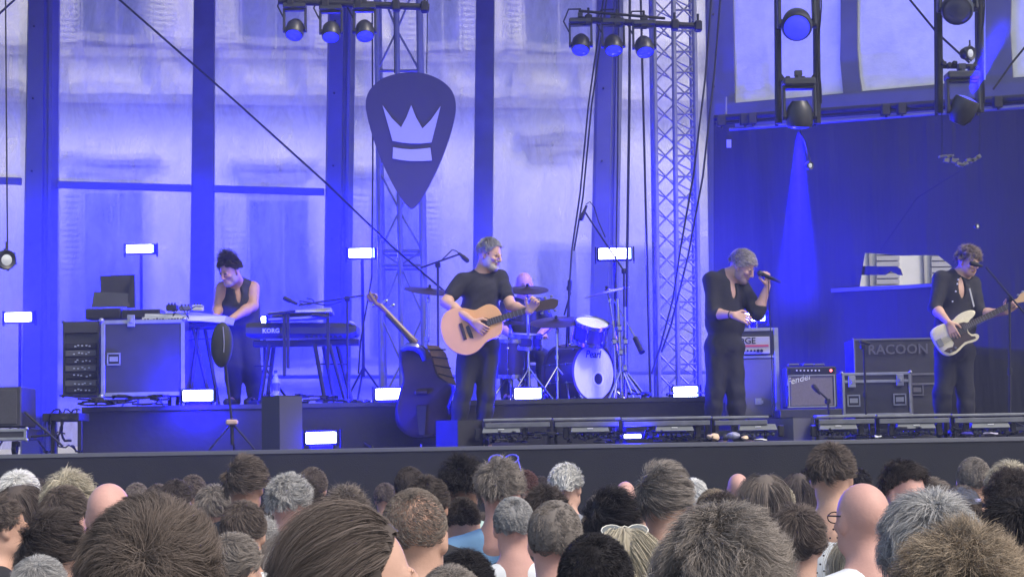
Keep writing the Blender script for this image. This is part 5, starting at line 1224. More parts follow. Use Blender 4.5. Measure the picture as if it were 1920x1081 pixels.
for k, (y, m) in enumerate(((648, 0), (662, 1), (676, 0), (690, 1), (704, 0), (718, 1), (730, 0))):
    t_ = rk.part('rack_unit', MB().box(P(152, y, 17.175), (S(58, 17.2), .03, S(11, 17.2)), bev=.003), mat('rack_grey', (.07, .07, .08), .5) if m else m_black_pl)
    g = MB(); r_ = random.Random(k)
    for i in range(5): g.box(P(140+i*7+r_.uniform(-2, 2), y+r_.uniform(-2, 2), 17.157), (.016, .01, .012))
    rk.part('button', g, mat('button_pale', (.35, .38, .5), .4), t_, smooth=0)
rk.part('top_cover', MB().box(P(152, 614, 17.18), (S(64, 17.2), .03, S(20, 17.2)), bev=.004), mat('cover_dark', (.03, .03, .035), .6))
flightcase('keyboard_case', 'big black flight case with pale metal edges beside the open rack', 190, 598, 346, 743, 16.95, .5, .032, dishes=((.15, .49),), latches=((.36, .99),))
for (x0, y0, x1, y1, Y, lb) in ((160, 577, 226, 598, 17.3, 'small black box under the laptop on the left cases'), (228, 579, 301, 597, 17.25, 'low black box beside the laptop on the big flight case')):
    a, b = P(x0, y1, Y), P(x1, y0, Y); t = Thing('gear_box', lb, 'box', ((a.x+b.x)/2, Y, a.z)); t.part('casing', MB().box(((a.x+b.x)/2, Y+.12, (a.z+b.z)/2), (b.x-a.x, .24, b.z-a.z), bev=.006), m_case); t.part('front_panel', MB().box(((a.x+b.x)/2, Y-.004, (a.z+b.z)/2), ((b.x-a.x)*.9, .008, (b.z-a.z)*.75), bev=.003), m_black_pl)
t = Thing('laptop', 'open dark laptop standing on the left cases', 'laptop', P(212, 577, 17.35))
t.part('screen', MB().prism([P(187, 517, 17.5), P(250, 514, 17.5), P(252, 574, 17.35), P(190, 575, 17.35)], (0, .015, 0)), m_black_pl, smooth=0)
t.part('second_screen', MB().prism([P(176, 546, 17.34), P(240, 550, 17.34), P(243, 575, 17.3), P(171, 576, 17.3)], (0, .012, 0)), m_case, smooth=0)
t.part('support', MB().prism([P(244, 520, 17.38), P(252, 514, 17.38), P(253, 576, 17.3), P(238, 577, 17.3)], (0, .03, 0)), m_dmetal, smooth=0)
# cable pile and pallet
def cables(x0, x1, y0, y1, Y, n, seed, lb, fl, r=.008, droop=1.0):
    rs = random.Random(seed); t = Thing('cable_pile', lb, 'cables', (P((x0+x1)/2, y1, Y).x, Y, fl))
    for i in range(n):
        x = rs.uniform(x0, x1); y = rs.uniform(y0, y1); pts = []
        a = rs.uniform(0, 6.28); s_ = rs.uniform(.5, 1.2)
        for k in range(9):
            a += rs.uniform(-.9, 1.2); x += math.cos(a)*S(1, Y)*0+math.cos(a)*(x1-x0)*.10*s_; y += math.sin(a)*(y1-y0)*.14*s_
            x = min(max(x, x0-6), x1+6); y = min(max(y, y0-3), y1); p = P(x, y, Y+rs.uniform(-.15, .1)); p.z = max(p.z, fl+r); pts.append(p)
        t.part('cable', MB().tube(pts, r*rs.uniform(.7, 1.2), 5), m_black_pl)
cables(118, 310, 744, 760, 16.8, 14, 1, 'tangle of black cables hanging below the left cases', RT, .010)
cables(88, 156, 770, 846, 16.2, 10, 2, 'loops of black cable on the stage left of the riser', FLOOR, .009)
cables(560, 690, 742, 756, 17.0, 8, 3, 'black cables lying under the piano stand', RT, .010)
cables(1185, 1320, 735, 754, 17.6, 9, 4, 'black cables piled right of the drum kit', RT, .010)
cables(470, 500, 735, 752, 17.2, 4, 5, 'small coil of cable behind the black floor box', RT, .010)
t = Thing('low_table', 'low metal bench with cables left of the riser', 'bench', (P(122, 850, 16.3).x, 16.3, FLOOR))
t.part('top', MB().box(P(124, 782, 16.35), (S(68, 16.3), .4, S(15, 16.3)), bev=.006), m_dmetal)
for x in (100, 150): t.part('leg', MB().box((P(x, 790, 16.2).x, 16.2, (P(x, 788, 16.2).z+FLOOR)/2), (.035, .035, P(x, 788, 16.2).z-FLOOR), bev=.004), m_dmetal)
t.part('strut', MB().cone(P(46, 772, 16.0), P(118, 836, 16.0), .010).cone(P(56, 818, 16.0), P(96, 815, 16.0), .010), m_dmetal)
# monitor on a wheeled case at the left edge
t = Thing('stage_monitor', 'black loudspeaker at the left picture edge standing on a wheeled case', 'loudspeaker', P(10, 801, 15.9))
a, b = P(-45, 801, 15.9), P(40, 724, 15.9); t.part('cabinet', MB().box(((a.x+b.x)/2, 16.15, (a.z+b.z)/2), (b.x-a.x, .5, b.z-a.z), bev=.01), m_case); t.part('grille', MB().box(((a.x+b.x)/2-.01, 15.896, (a.z+b.z)/2), (b.x-a.x-.05, .012, b.z-a.z-.05), bev=.004), m_grill)
fc_ = flightcase('dolly_case', 'flat pale edged case on castors under the left loudspeaker', -50, 803, 50, 826, 15.85, .55, .022)
for x in (28,):
    q = P(x, 838, 15.95); q.z = FLOOR+.045; fc_.part('castor', MB().cone(q-Vector((.02, 0, 0)), q+Vector((.02, 0, 0)), .044, n=16).box(q+Vector((0, .03, .045)), (.06, .07, .05), bev=.008), m_dmetal)
# black boxes on the stage
def blackbox(x0, y0, x1, y1, Y, dep, lb, split=None, paint=.045, base=FLOOR, rz=0, sub=True):
    a, b = P(x0, y1, Y), P(x1, y0, Y); z0 = base if base is not None else a.z; t = Thing('floor_box', lb, 'box', ((a.x+b.x)/2, Y, z0), group='plain black boxes at the front of the stage')
    xm = P(split, y0, Y).x if split else None
    if split:   # box turned to show two faces
        p = [Vector((a.x, Y+.20, 0)), Vector((xm, Y, 0)), Vector((b.x, Y+.13, 0)), Vector((b.x-(xm-a.x), Y+.36, 0))]
        t.part('shell', MB().prism([v+Vector((0, 0, z0+.002)) for v in p], (0, 0, b.z-z0)), mat('box_paint_%d' % int(paint*1000), (paint, paint, paint*1.1), .75, noise=.1, nscale=6), smooth=0)
        t.part('lid_edge', MB().prism([v*1.0+Vector((0, 0, b.z+.0035)) for v in p], (0, 0, .006)), m_dmetal, smooth=0)
    return t
blackbox(485, 742, 563, 840, 15.75, .3, 'plain black box in front of the piano stand', split=524)
blackbox(816, 788, 904, 835, 15.62, .3, 'plain black box at the guitarist feet', split=858, paint=.014)
blackbox(1442, 783, 1526, 838, 15.60, .3, 'plain black box in front of the amplifiers', split=1487, paint=.075)
# tripod boom stand with hanging black oval cover in front of keyboards
t = Thing('covered_stand', 'black stand at the stage front with an oval black cover hanging on it', 'stand', (P(436, 845, 15.8).x, 15.8, FLOOR))
f = Vector((P(436, 845, 15.8).x, 15.8, FLOOR)); tp = P(418, 640, 15.8); t.part('pole', MB().cone(f+Vector((0, 0, .05)), P(435, 790, 15.8), .016).cone(P(435, 790, 15.8), tp, .011), m_dmetal)
for i, a in enumerate((200, 345, 95)): t.part('leg', MB().cone(P(435, 792, 15.8), f+Vector((.20*math.cos(R(a)), .20*math.sin(R(a)), .01)), .008), m_dmetal)
t.part('cover', MB().ball(P(416, 646, 15.75), (S(21, 15.75), .07, S(43, 15.75)), Matrix.Rotation(R(2), 3, 'Y'), 24, 14), mat('cover_black', (.02, .022, .02), .75, bump=.4, bscale=10))
t.part('zip', MB().tube([P(418+2*math.sin(k*.4), 612+k*8, 15.75-.075) for k in range(7)], .004, 5), mat('zip_grey', (.25, .25, .27), .5))
t.part('hub', MB().box(P(435, 791, 15.78), (.10, .07, .045), bev=.012), mat('hub_pinkish', (.5, .35, .3), .5))
# bottle
t = Thing('water_bottle', 'clear plastic water bottle on the riser behind the black floor box', 'bottle', (P(517, 744, 17.0).x, 17.0, RT)); q = Vector((P(517, 744, 17.0).x, 17.0, RT+.002))
t.part('bottle_body', MB().lathe([(0, 0), (.036, .004), (.038, .08), (.034, .10), (.038, .12), (.038, .20), (.016, .26), (.014, .28), (0, .28)], q, (0, 0, 1), 18), mat('clear_pet', (.55, .6, .8), .1, trans=.6), smooth=50)
t.part('cap', MB().cone(q+Vector((0, 0, .281)), q+Vector((0, 0, .305)), .017, n=14), mat('cap_blue', (.02, .03, .3), .4)); t.part('label', MB().lathe([(.0395, .12), (.0395, .19)], q, (0, 0, 1), 18), mat('bottle_label', (.05, .05, .4), .5))

# ---- double bass under a blue cover
Yb = 16.6
t = Thing('double_bass', 'brown double bass leaning back beside the guitarist, scroll up to the left', 'double bass', (P(795, 838, Yb).x, Yb, FLOOR))
out = [(752, 650), (762, 645), (778, 643), (795, 648), (806, 660), (812, 674), (816, 690), (822, 704), (836, 714), (855, 724), (848, 740), (842, 760), (846, 780), (842, 800), (826, 812), (800, 820), (774, 820), (754, 810), (742, 794), (740, 770), (746, 745), (750, 730), (756, 712), (752, 690), (748, 668)]
f = [P(x, y, Yb) for x, y in smooth_poly(out, 1)]; n = len(f); c = sum(f, Vector())/n; vs = []
for sc2, d in ((.90, -.02), (1, .012), (1, .19), (.92, .215)): vs += [c+(p-c)*sc2+Vector((0, d, 0)) for p in f]
fs = [tuple(range(n)), tuple(range(4*n-1, 3*n-1, -1))]+[(k*n+i, (k+1)*n+i, (k+1)*n+(i+1) % n, k*n+(i+1) % n) for k in range(3) for i in range(n)]
m_var = mat('varnish_dark', (.03, .018, .02), .5, noise=.3, nscale=5, spec=.3); m_rib = mat('varnish_tan', (.26, .14, .08), .35, noise=.3, nscale=9)
t.part('body', MB().add(vs, fs), m_var, smooth=50)
sd_ = [(800, 646), (822, 648), (836, 662), (842, 684), (850, 708), (856, 722), (838, 716), (822, 705), (815, 690), (811, 672)]
t.part('rib', MB().prism([P(x, y, Yb+.05) for x, y in sd_], (0, .12, 0)), m_rib, smooth=0)
g = MB()
for (x0, y0, x1, y1) in ((802, 655, 836, 655), (808, 668, 840, 672), (814, 684, 846, 690), (822, 700, 852, 708)): g.cone(P(x0, y0, Yb+.045), P(x1, y1, Yb+.045), .006, n=6)
t.part('rib_lining', g, m_var)
nk = t.part('neck', MB().tube([P(780, 643, Yb), P(755, 617, Yb), P(728, 588, Yb), P(712, 572, Yb)], .030, 10, taper=[1.15, .95, .85, .9]), mat('neck_wood', (.15, .085, .06), .35))
t.part('fingerboard', MB().tube([P(776, 646, Yb-.03), P(752, 619, Yb-.03), P(724, 589, Yb-.03)], .016, 8), m_black_pl, nk)
g = MB(); pts = []
for k in range(15): a = k*.55; r = .052*(1-k/17); pts.append(P(700, 556, Yb)+Vector((r*math.cos(a+2.4), 0, r*math.sin(a+2.4))))
g.tube([P(714, 574, Yb), P(706, 570, Yb)]+pts, .020, 8, taper=[1.2, 1.15]+[1-.04*k for k in range(15)]); t.part('scroll', g, mat('neck_wood', (.15, .085, .06), .35), nk)
for (x, y, dx) in ((716, 566, 8), (722, 580, -9), (728, 574, 9), (708, 574, -8)): t.part('tuning_peg', MB().cone(P(x, y, Yb), P(x+dx, y-2, Yb), .007).ball(P(x+dx, y-2, Yb), (.018, .008, .018)), m_chrome)
t.part('tailpiece', MB().prism([P(x, y, Yb-.035) for x, y in ((780, 760), (800, 760), (796, 815), (786, 815))], (0, .015, 0)), m_black_pl, smooth=0)
t.part('bridge', MB().box(P(790, 735, Yb-.04), (.12, .03, .04), bev=.01), m_var); t.part('endpin', MB().cone(P(790, 832, Yb+.08), Vector((P(790, 832, Yb+.08).x, Yb+.08, FLOOR)), .008), m_chrome)
solo('blue_cover', MB().tube([P(752, 655, Yb-.07), P(764, 649, Yb-.07), P(780, 650, Yb-.06), P(792, 660, Yb-.05), P(796, 676, Yb-.05)], .030, 8, taper=[.7, 1.1, 1.3, 1.1, .6]), mat('glossy_wrap', (.04, .05, .22), .15, spec=.9, bump=.6, bscale=18), 'glossy blue wrap bunched on the shoulder of the double bass', 'cover')

# ---- amplifiers
Ya = 17.6
t = Thing('amp_stack', 'tall pale edged amplifier stack behind the singer', 'amplifier', P(1418, 780, Ya)); a, b = P(1372, 783, Ya), P(1458, 614, Ya); w = b.x-a.x; c = (a+b)/2
t.part('cabinet', MB().box((c.x, Ya+.25, c.z), (w, .5, b.z-a.z), bev=.012), m_case)
zsp = P(1400, 669, Ya).z
t.part('grille', MB().box((c.x, Ya-.004, (a.z+zsp)/2), (w-.10, .012, zsp-a.z-.04), bev=.004), mat('grille_blue_grey', (.11, .11, .14), .85, noise=.1, nscale=80))
for (cx, cz, sx, sz) in ((b.x-.02, c.z, .045, b.z-a.z), (a.x+.02, c.z, .045, b.z-a.z), (c.x, b.z-.015, w-.09, .03), (c.x, zsp, w-.09, .025)): t.part('edge_trim', MB().box((cx, Ya-.006, cz), (sx, .018, sz), bev=.004), m_trim_)
fp = P(1412, 647, Ya-.02); pn = t.part('amp_panel', MB().box(fp, (S(62, Ya), .03, S(32, Ya)), bev=.004), mat('panel_pale', (.38, .37, .36), .4))
t.part('stripe', MB().box(P(1412, 648, Ya-.037), (S(58, Ya), .004, S(4, Ya))), mat('stripe_red', (.45, .06, .10), .5), pn, smooth=0)
for k in range(7): x = 1389+k*6.5; t.part('knob', MB().cone(P(x, 657, Ya-.035), P(x, 657, Ya-.05), .010 if k < 5 else .015), m_black_pl, pn)
text_mesh('lettering', 'EDGE', m_black_pl, t.o, t.M @ frame(P(1396, 639, Ya-.037), (1, 0, 0), (0, -1, 0)), .085, ext=.001, bold=.001)
t.part('handle_plate', MB().box(P(1422, 752, Ya-.012), (.06, .012, .06)).box(P(1427, 753, Ya-.02), (.04, .02, .03)), m_trim_)
for (x0, x1) in ((1405, 1405), (1419, 1419)): solo('standing_rod', MB().cone(P(x0, 614, Ya+.1), P(x1, 592, Ya+.1), .006), m_chrome, ('left' if x0 < 1410 else 'right')+' thin chrome rod on top of the tall amplifier', 'rod')
Ya = 17.3
t = Thing('combo_amp', 'small silver grilled combo amplifier with script lettering and a red light', 'amplifier', P(1522, 763, Ya)); a, b = P(1475, 764, Ya), P(1568, 686, Ya); w = b.x-a.x; c = (a+b)/2
t.part('cabinet', MB().box((c.x, Ya+.13, c.z), (w, .26, b.z-a.z), bev=.012), m_case)
t.part('grille', MB().box(P(1522, 732, Ya-.002), (S(80, Ya), .010, S(56, Ya)), bev=.004), mat('grille_silver', (.17, .15, .17), .85, noise=.15, nscale=90))
for (x, y, ww, hh) in ((1522, 762, 90, 2.5), (1522, 703, 88, 2), (1479.5, 732, 2.5, 58), (1565, 732, 2.5, 58)): t.part('edge_trim', MB().box(P(x, y, Ya-.012), (S(ww, Ya), .010, S(hh, Ya))), m_trim_)
cp = t.part('control_panel', MB().box(P(1522, 694, Ya-.004), (S(84, Ya), .012, S(11, Ya)), bev=.003), m_black_pl)
for k in range(7): t.part('knob', MB().cone(P(1494+k*7, 694, Ya-.01), P(1494+k*7, 694, Ya-.03), .008), m_ivory, cp)
t.part('pilot_light', MB().ball(P(1558, 694, Ya-.014), .012), mat('pilot_red', (.8, .1, .1), .4, emit=(1, .12, .12), es=3))
text_mesh('script_lettering', 'Fender', mat('lettering_white', (.75, .75, .78), .5), t.o, t.M @ frame(P(1497, 711, Ya-.010), (1, 0, .25), (0, -1, 0)), .085, italic=.35, ext=.001)
for x in (1487, 1515, 1535): solo('amp_clutter', MB().box(P(x, 683.5, Ya+.1), (.10, .08, .02), bev=.006), mat('pedal_grey', (.1, .1, .12), .5), {1487: 'small object on the left of the combo amplifier top', 1515: 'small object on the middle of the combo amplifier top', 1535: 'small object on the right of the combo amplifier top'}[x], 'clutter')
micstand('amp_microphone', 'small microphone on a short boom before the combo amplifier', (1560, 795), (1552, 752), ((1556, 752), (1532, 730)), 17.1, ((1538, 738), (1532, 731)), legs=False)
t = Thing('amp_plinth', 'low black plinth under the combo amplifier', 'plinth', (P(1520, 782, 17.25).x, 17.4, FLOOR)); a, b = P(1462, 782, 17.2), P(1580, 765, 17.2)
t.part('board', MB().box(((a.x+b.x)/2, 17.42, (FLOOR+b.z)/2), (b.x-a.x, .42, b.z-FLOOR), bev=.008), m_case)
# flight cases right
flightcase('lettered_case', 'large flight case with pale lettering behind the short stand', 1602, 633, 1762, 705, 18.25, .5, .014, tm=mat('case_trim_dim', (.12, .12, .14), .5)) 
lt = bpy.data.objects['lettered_case']
text_mesh('lettering', 'RACOON', mat('lettering_dim', (.09, .09, .11), .6), lt, lt.matrix_world.inverted() @ frame(P(1684, 655, 18.23), (1, 0, -.0), (0, -1, 0)), .135, ext=.001, bold=.002) if False else None
M_ = Matrix.Translation(lt.location).inverted(); text_mesh('lettering', 'RACOON', mat('lettering_dim', (.09, .09, .11), .6), lt, M_ @ frame(P(1684, 655, 18.23), (1, 0, 0), (0, -1, 0)), .135, ext=.001, bold=.002)
flightcase('latched_case', 'black flight case with two latches and recessed handles beside the combo amplifier', 1581, 697, 1707, 780, 17.7, .45, .022, dishes=((.16, .36), (.83, .37)), latches=((.14, .80), (.84, .82)), lid=.20)
flightcase('rear_case', 'black flight case behind the bass player legs', 1709, 699, 1768, 780, 17.9, .45, .016, dishes=((.2, .62),), lid=.25, tm=mat('case_trim_dim', (.12, .12, .14), .5))
a, b = P(1602, 780, 18.3), P(1762, 708, 18.3); solo('case_riser', MB().box(((a.x+b.x)/2, 18.55, (FLOOR+b.z)/2), (b.x-a.x, .5, b.z-FLOOR), bev=.01), m_case, 'plain black crate carrying the lettered flight case', 'crate')

# ---- low light rail along the stage edge
Yr = 15.66
def rail(x0, x1, lb):
    y0, y1 = 787-(x0-905)*.0105, 787-(x1-905)*.0105
    a, b = P(x0, y0, Yr), P(x1, y1, Yr); t = Thing('floor_rail', lb, 'rail', (a.x, Yr, FLOOR), group='low metal rail sections along the stage edge'); w = (b-a).length; c = (a+b)/2
    t.part('top_bar', MB().box(c, (w, .16, .022), Matrix.Rotation(0, 3, 'Y'), bev=.004), mat('rail_alu', (.24, .245, .26), .45, metal=.5, noise=.2, nscale=9))
    t.part('front_bar', MB().box(c+Vector((0, -.09, -.045)), (w-.03, .02, .040), bev=.004), mat('rail_alu_b', (.15, .155, .17), .5, metal=.5, noise=.2, nscale=9))
    t.part('back_bar', MB().box(c+Vector((0, .09, -.12)), (w-.03, .02, .03), bev=.004), mat('rail_alu_b', (.15, .155, .17), .5))
    for u in (.04, .96): q = a+(b-a)*u; t.part('leg', MB().box((q.x, Yr+.05, (q.z+FLOOR)/2-.01), (.03, .05, q.z-FLOOR-.02)), m_dmetal)
xs = [905, 1035, 1163, 1333, 1440]; 
for i in range(4): rail(xs[i]+1, xs[i+1]-1, ['first rail section right of the guitarist box', 'rail section in front of the floor tom and bass drum', 'rail section left of and below the singer', 'rail section between the singer and the black box'][i])
xs = [1527, 1640, 1780, 1945]
for i in range(3): rail(xs[i]+1, xs[i+1]-1, ['rail section in front of the latched flight case', 'rail section at the bass player feet', 'rail section at the right picture edge'][i])
def bar_lamp(px, lb):
    py = 806-(px-940)*.0105; c = P(px, py, 15.6); t = Thing('bar_lamp', lb, 'stage light', (c.x, c.y, FLOOR), group='grey bar lamps under the low rail')
    w = S(66, 15.6); t.part('housing', MB().prism([c+Vector((-w/2, -.02, .028)), c+Vector((w/2, -.02, .028)), c+Vector((w/2+.012, -.06, -.02)), c+Vector((-w/2-.012, -.06, -.02))], (0, .09, -.006)), mat('lamp_grey', (.13, .14, .145), .5, noise=.1, nscale=12), smooth=0)
    t.part('logo', MB().box(c+Vector((.0, -.046, .004)), (.05, .006, .010), Matrix.Rotation(.6, 3, 'X')), m_ivory, smooth=0)
    g = MB(); rs = random.Random(px)
    for k in range(7): g.ball(c+Vector((-w/2+.02+k*(w-.04)/6, .0, -.055)), (.020, .02, .020), nu=8, nv=5)
    t.part('lens_row', g, mat('lens_dark', (.05, .055, .07), .15, spec=.8), smooth=60)
    for k in (-1, 1): t.part('bracket', MB().box(c+Vector((k*(w/2+.05), .02, -.03)), (.05, .06, .10), bev=.01), m_black_pl)
for px, lb in ((940, 'bar lamp nearest the box at the guitarist feet'), (1106, 'bar lamp below the bass drum'), (1264, 'bar lamp just left of the singer'), (1420, 'bar lamp just right of the singer legs'), (1570, 'bar lamp right of the black box by the amplifiers'), (1716, 'bar lamp below the rear flight case'), (1855, 'bar lamp near the right picture edge')): bar_lamp(px, lb)
c = P(1186, 817, 15.58); t = Thing('floor_strobe', 'thin blue glowing lamp bar under the low rail', 'lamp', (c.x, c.y, FLOOR)); t.part('housing', MB().box(c+Vector((0, .04, 0)), (.22, .06, .05), bev=.008), m_lampbody); t.part('glowing_panel', MB().box(c, (S(31, 15.6), .014, S(7, 15.6)), bev=.004), m_strobe); plight('lamp_light', t.M @ (c+Vector((0, -.07, 0))), 5*LP, t.o, .03)
cables(912, 1040, 812, 828, 15.62, 12, 21, 'dark cables stuffed under the first rail section', FLOOR, .007)
cables(1050, 1160, 812, 828, 15.62, 8, 22, 'dark cables under the rail by the bass drum', FLOOR, .007)
cables(1200, 1330, 810, 826, 15.62, 12, 23, 'dark cables under the rail left of the singer', FLOOR, .007)
cables(1530, 1640, 806, 822, 15.62, 10, 24, 'dark cables under the rail by the latched case', FLOOR, .007)
cables(1650, 1780, 804, 821, 15.62, 10, 25, 'dark cables under the rail by the bass player', FLOOR, .007)
cables(1790, 1925, 803, 820, 15.62, 10, 26, 'dark cables under the rail at the right picture edge', FLOOR, .007)
def crumple(px, py, w, h, m, lb, name='towel', cat='towel', seed=0):
    c = P(px, py, 15.56); c.z = max(c.z, FLOOR+S(h, 15.6)/2)
    g = MB().ball(c, (S(w, 15.6)/2, .05, S(h, 15.6)/2), None, 18, 10); v = np.array(g.v); v2 = v+waves(.008, 60, seed)(v); g.v = [tuple(q) for q in v2]; g.v = [(x, y, max(z, FLOOR+.002)) for x, y, z in g.v]; solo(name, g, m, lb, cat)
crumple(1338, 819, 25, 13, mat('towel_cream', (.70, .52, .36), .9), 'crumpled cream towel on the stage edge below the singer', seed=1)
crumple(1396, 820, 15, 8, mat('towel_cream', (.70, .52, .36), .9), 'small cream cloth right of the striped cloth on the stage edge', seed=2)
crumple(1375, 816, 26, 14, mat('cloth_striped', (.30, .30, .42), .9, noise=.6, nscale=30), 'striped blue and white cloth between two cream cloths', 'striped_cloth', 'cloth', seed=3)
crumple(1425, 824, 26, 3, m_ivory, 'flat white paper on the stage edge left of the black box', 'paper_sheet', 'paper', seed=4)
crumple(1858, 812, 28, 5, mat('paper_lilac', (.55, .5, .65), .7), 'pale setlist paper on the stage edge at the far right', 'paper_sheet', 'paper', seed=5)
crumple(1814, 813, 22, 5, mat('cloth_blue', (.06, .05, .45), .8), 'small blue cloth beside the pale setlist paper', 'blue_cloth', 'cloth', seed=6)
crumple(1646, 818, 14, 4, m_ivory, 'scrap of white paper below the latched case', 'paper_scrap', 'paper', seed=7)
# ================================================================== THE CROWD, seen from behind
HM = {k: hair_mat('crowd_hair_'+k, c, r) for k, c, r in (('white', (.72, .71, .68), .6), ('grey', (.36, .35, .34), .6), ('ash', (.24, .21, .185), .55), ('blond', (.46, .41, .31), .55), ('brown', (.125, .100, .086), .5),
      ('light', (.20, .166, .14), .55), ('dark', (.066, .053, .047), .45), ('black', (.024, .021, .022), .4), ('auburn', (.11, .055, .045), .5), ('tawny', (.27, .215, .155), .6))}
SK = {'l': m_skin, 't': m_skin_t, 'p': m_skin_p, 'd': m_skin_d}
SHIRTS = {'white': (.72, .74, .75), 'blue': (.22, .42, .66), 'navy': (.03, .04, .09), 'black': (.02, .02, .024), 'grey': (.22, .23, .25), 'olive': (.12, .13, .09), 'rose': (.35, .10, .16), 'mint': (.38, .52, .48)}
def shirt_mat(k): return mat('crowd_shirt_'+k, SHIRTS[k], .85, noise=.08, nscale=8, bump=.3, bscale=18)
AX = Matrix.Identity(3)
def crowd_sdf(h, arm=None, tilt=0.):
    s = SDF(h); c = Vector((0, 0, 1.65)); A = Matrix.Rotation(-tilt, 3, 'X'); head_sdf(s, c, A, 1.0)
    s.cap((0, -.015, 1.60), (0, -.035, 1.47), .055, .060, .03); s.cap((0, -.02, 1.49), (0, -.03, 1.42), .058, .085, .04)
    for d in (-1, 1):
        s.cap((d*.04, -.03, 1.47), (d*.18, -.02, 1.415), .040, .050, .04)
        if not (arm and d == arm['side']):
            s.cap((d*.19, -.02, 1.40), (d*.225, -.01, 1.12), .048, .040, .03); s.cap((d*.225, -.01, 1.12), (d*.22, .05, .88), .038, .027, .02)
            hand(s, (d*.22, .05, .88), (0, .15, -1), (d, 0, 0), .95, .35, side=d)
        s.cap((d*.09, 0, .95), (d*.10, 0, .50), .075, .052, .04); s.cap((d*.10, 0, .50), (d*.11, -.02, .07), .05, .035, .03); s.cap((d*.11, -.02, .05), (d*.12, .12, .03), .032, .028, .02)
    s.ell((0, -.01, 1.28), (.165, .105, .18), None, .05); s.ell((0, 0, 1.08), (.14, .10, .18), None, .05); s.ell((0, 0, .96), (.155, .11, .12), None, .05)
    if arm:
        S_ = Vector((arm['side']*.19, -.02, 1.40)); s.cap(S_, arm['e'], .050, .042, .03); s.cap(arm['e'], arm['w'], .040, .028, .02); hand(s, arm['w'], arm['d'], arm['n'], 1.0, .5, side=arm.get('hs', 1))
    return s
def crowd_shirt(arm=None):
    s = SDF(.014); s.ell((0, -.012, 1.28), (.195, .130, .20), None, .06); s.ell((0, 0, 1.08), (.175, .130, .20), None, .06); s.ell((0, 0, .96), (.18, .135, .13), None, .05)
    for d in (-1, 1):
        s.cap((d*.05, -.032, 1.455), (d*.19, -.02, 1.405), .058, .066, .04)
        if not (arm and d == arm['side']): s.cap((d*.19, -.02, 1.40), (d*.215, -.012, 1.20), .064, .062, .03)
    if arm: S_ = Vector((arm['side']*.19, -.02, 1.40)); s.cap(S_, S_+(arm['e']-S_)*.6, .064, .060, .03)
    s.cut((0, -.025, 1.56), (.075, .080, .075), None, .015); s.plane((0, 0, .86), (0, 0, -1), .01); return s
_V, _F, _mi = crowd_sdf(.0085).mesh(); BODY = {k: np_mesh('crowd_body', _V, _F, [m, m_lip, m_eye, m_brow, m_brow], _mi) for k, m in SK.items()}
_V2, _F2, _ = crowd_shirt().mesh(waves(.006, 14, 4)); SHIRT = {k: np_mesh('crowd_shirt', _V2, _F2, shirt_mat(k)) for k in SHIRTS}
s = SDF(.016)
for d in (-1, 1): s.cap((d*.09, 0, .93), (d*.10, 0, .50), .10, .075, .04); s.cap((d*.10, 0, .50), (d*.11, -.02, .07), .075, .06, .03)
s.ell((0, 0, .93), (.175, .13, .10), None, .04); _V3, _F3, _ = s.mesh(waves(.006, 12, 5)); TROUS = np_mesh('crowd_trousers', _V3, _F3, mat('crowd_denim', (.05, .07, .12), .85))
CROWD = []
def fan(px, top, w, hair, style, skin, yaw, shirt, lb, wm=.180, L=.035, puff=.012, mess=.35, curl=0., line=-.42, front=.55, drop=0., crown=(0, -.45, .85), tint=.45, n=None, arm=None, tilt=0., shell=True, seed=None, segs=4, kw=None):
    tint *= .6; L *= (.85 if style == 'short' else 1); puff *= (.8 if style == 'short' else 1)
    Y = FPX*wm/w; tp = P(px, top, Y); pf = puff*.9 if hair else 0.
    sc_ = tp.z/(1.77+pf); seed = seed or int(px*7+top)
    o = bpy.data.objects.new('person', None); col.objects.link(o); o.location = (tp.x, tp.y, 0); o.rotation_euler = (0, 0, R(-yaw)); o.scale = (sc_,)*3
    tag(o, lb, 'person', 'audience members standing before the stage')
    rnd = random.Random(seed)
    if arm:
        V, F, mi = crowd_sdf(.0085, arm).mesh(); link('body', np_mesh('crowd_body_arm', V, F, [SK[skin], m_lip, m_eye, m_brow, m_brow], mi), o)
        V, F, mi = crowd_shirt(arm).mesh(waves(.006, 14, 6)); link('shirt', np_mesh('crowd_shirt_arm', V, F, shirt_mat(shirt)), o)
    else: link('body', BODY[skin], o); link('shirt', SHIRT[shirt], o)
    link('trousers', TROUS, o)
    if hair:
        n = n or int(min(24000, 2600+w*w*.5)); wd = .40*Y/1867+.0003
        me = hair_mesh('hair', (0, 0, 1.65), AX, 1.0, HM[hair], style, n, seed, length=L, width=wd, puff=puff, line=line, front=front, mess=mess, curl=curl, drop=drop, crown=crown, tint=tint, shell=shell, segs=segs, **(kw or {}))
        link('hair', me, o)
    return o
LONG = dict(style='long', L=.38, puff=.016, line=-.75, front=.45, drop=-.12, segs=7, mess=.18)
BALD = dict(hair=None, style=None)
def buzz(**k): d = dict(style='short', L=.012, puff=.004, mess=.5, line=-.50, front=.55, tint=.25, shell=True, n=14000, segs=2); d.update(k); return d
def f(px, top, w, hair, skin, yaw, shirt, lb, **k): k.setdefault('style', 'short'); return fan(px, top, w, hair, k.pop('style'), skin, yaw, shirt, lb, **k)
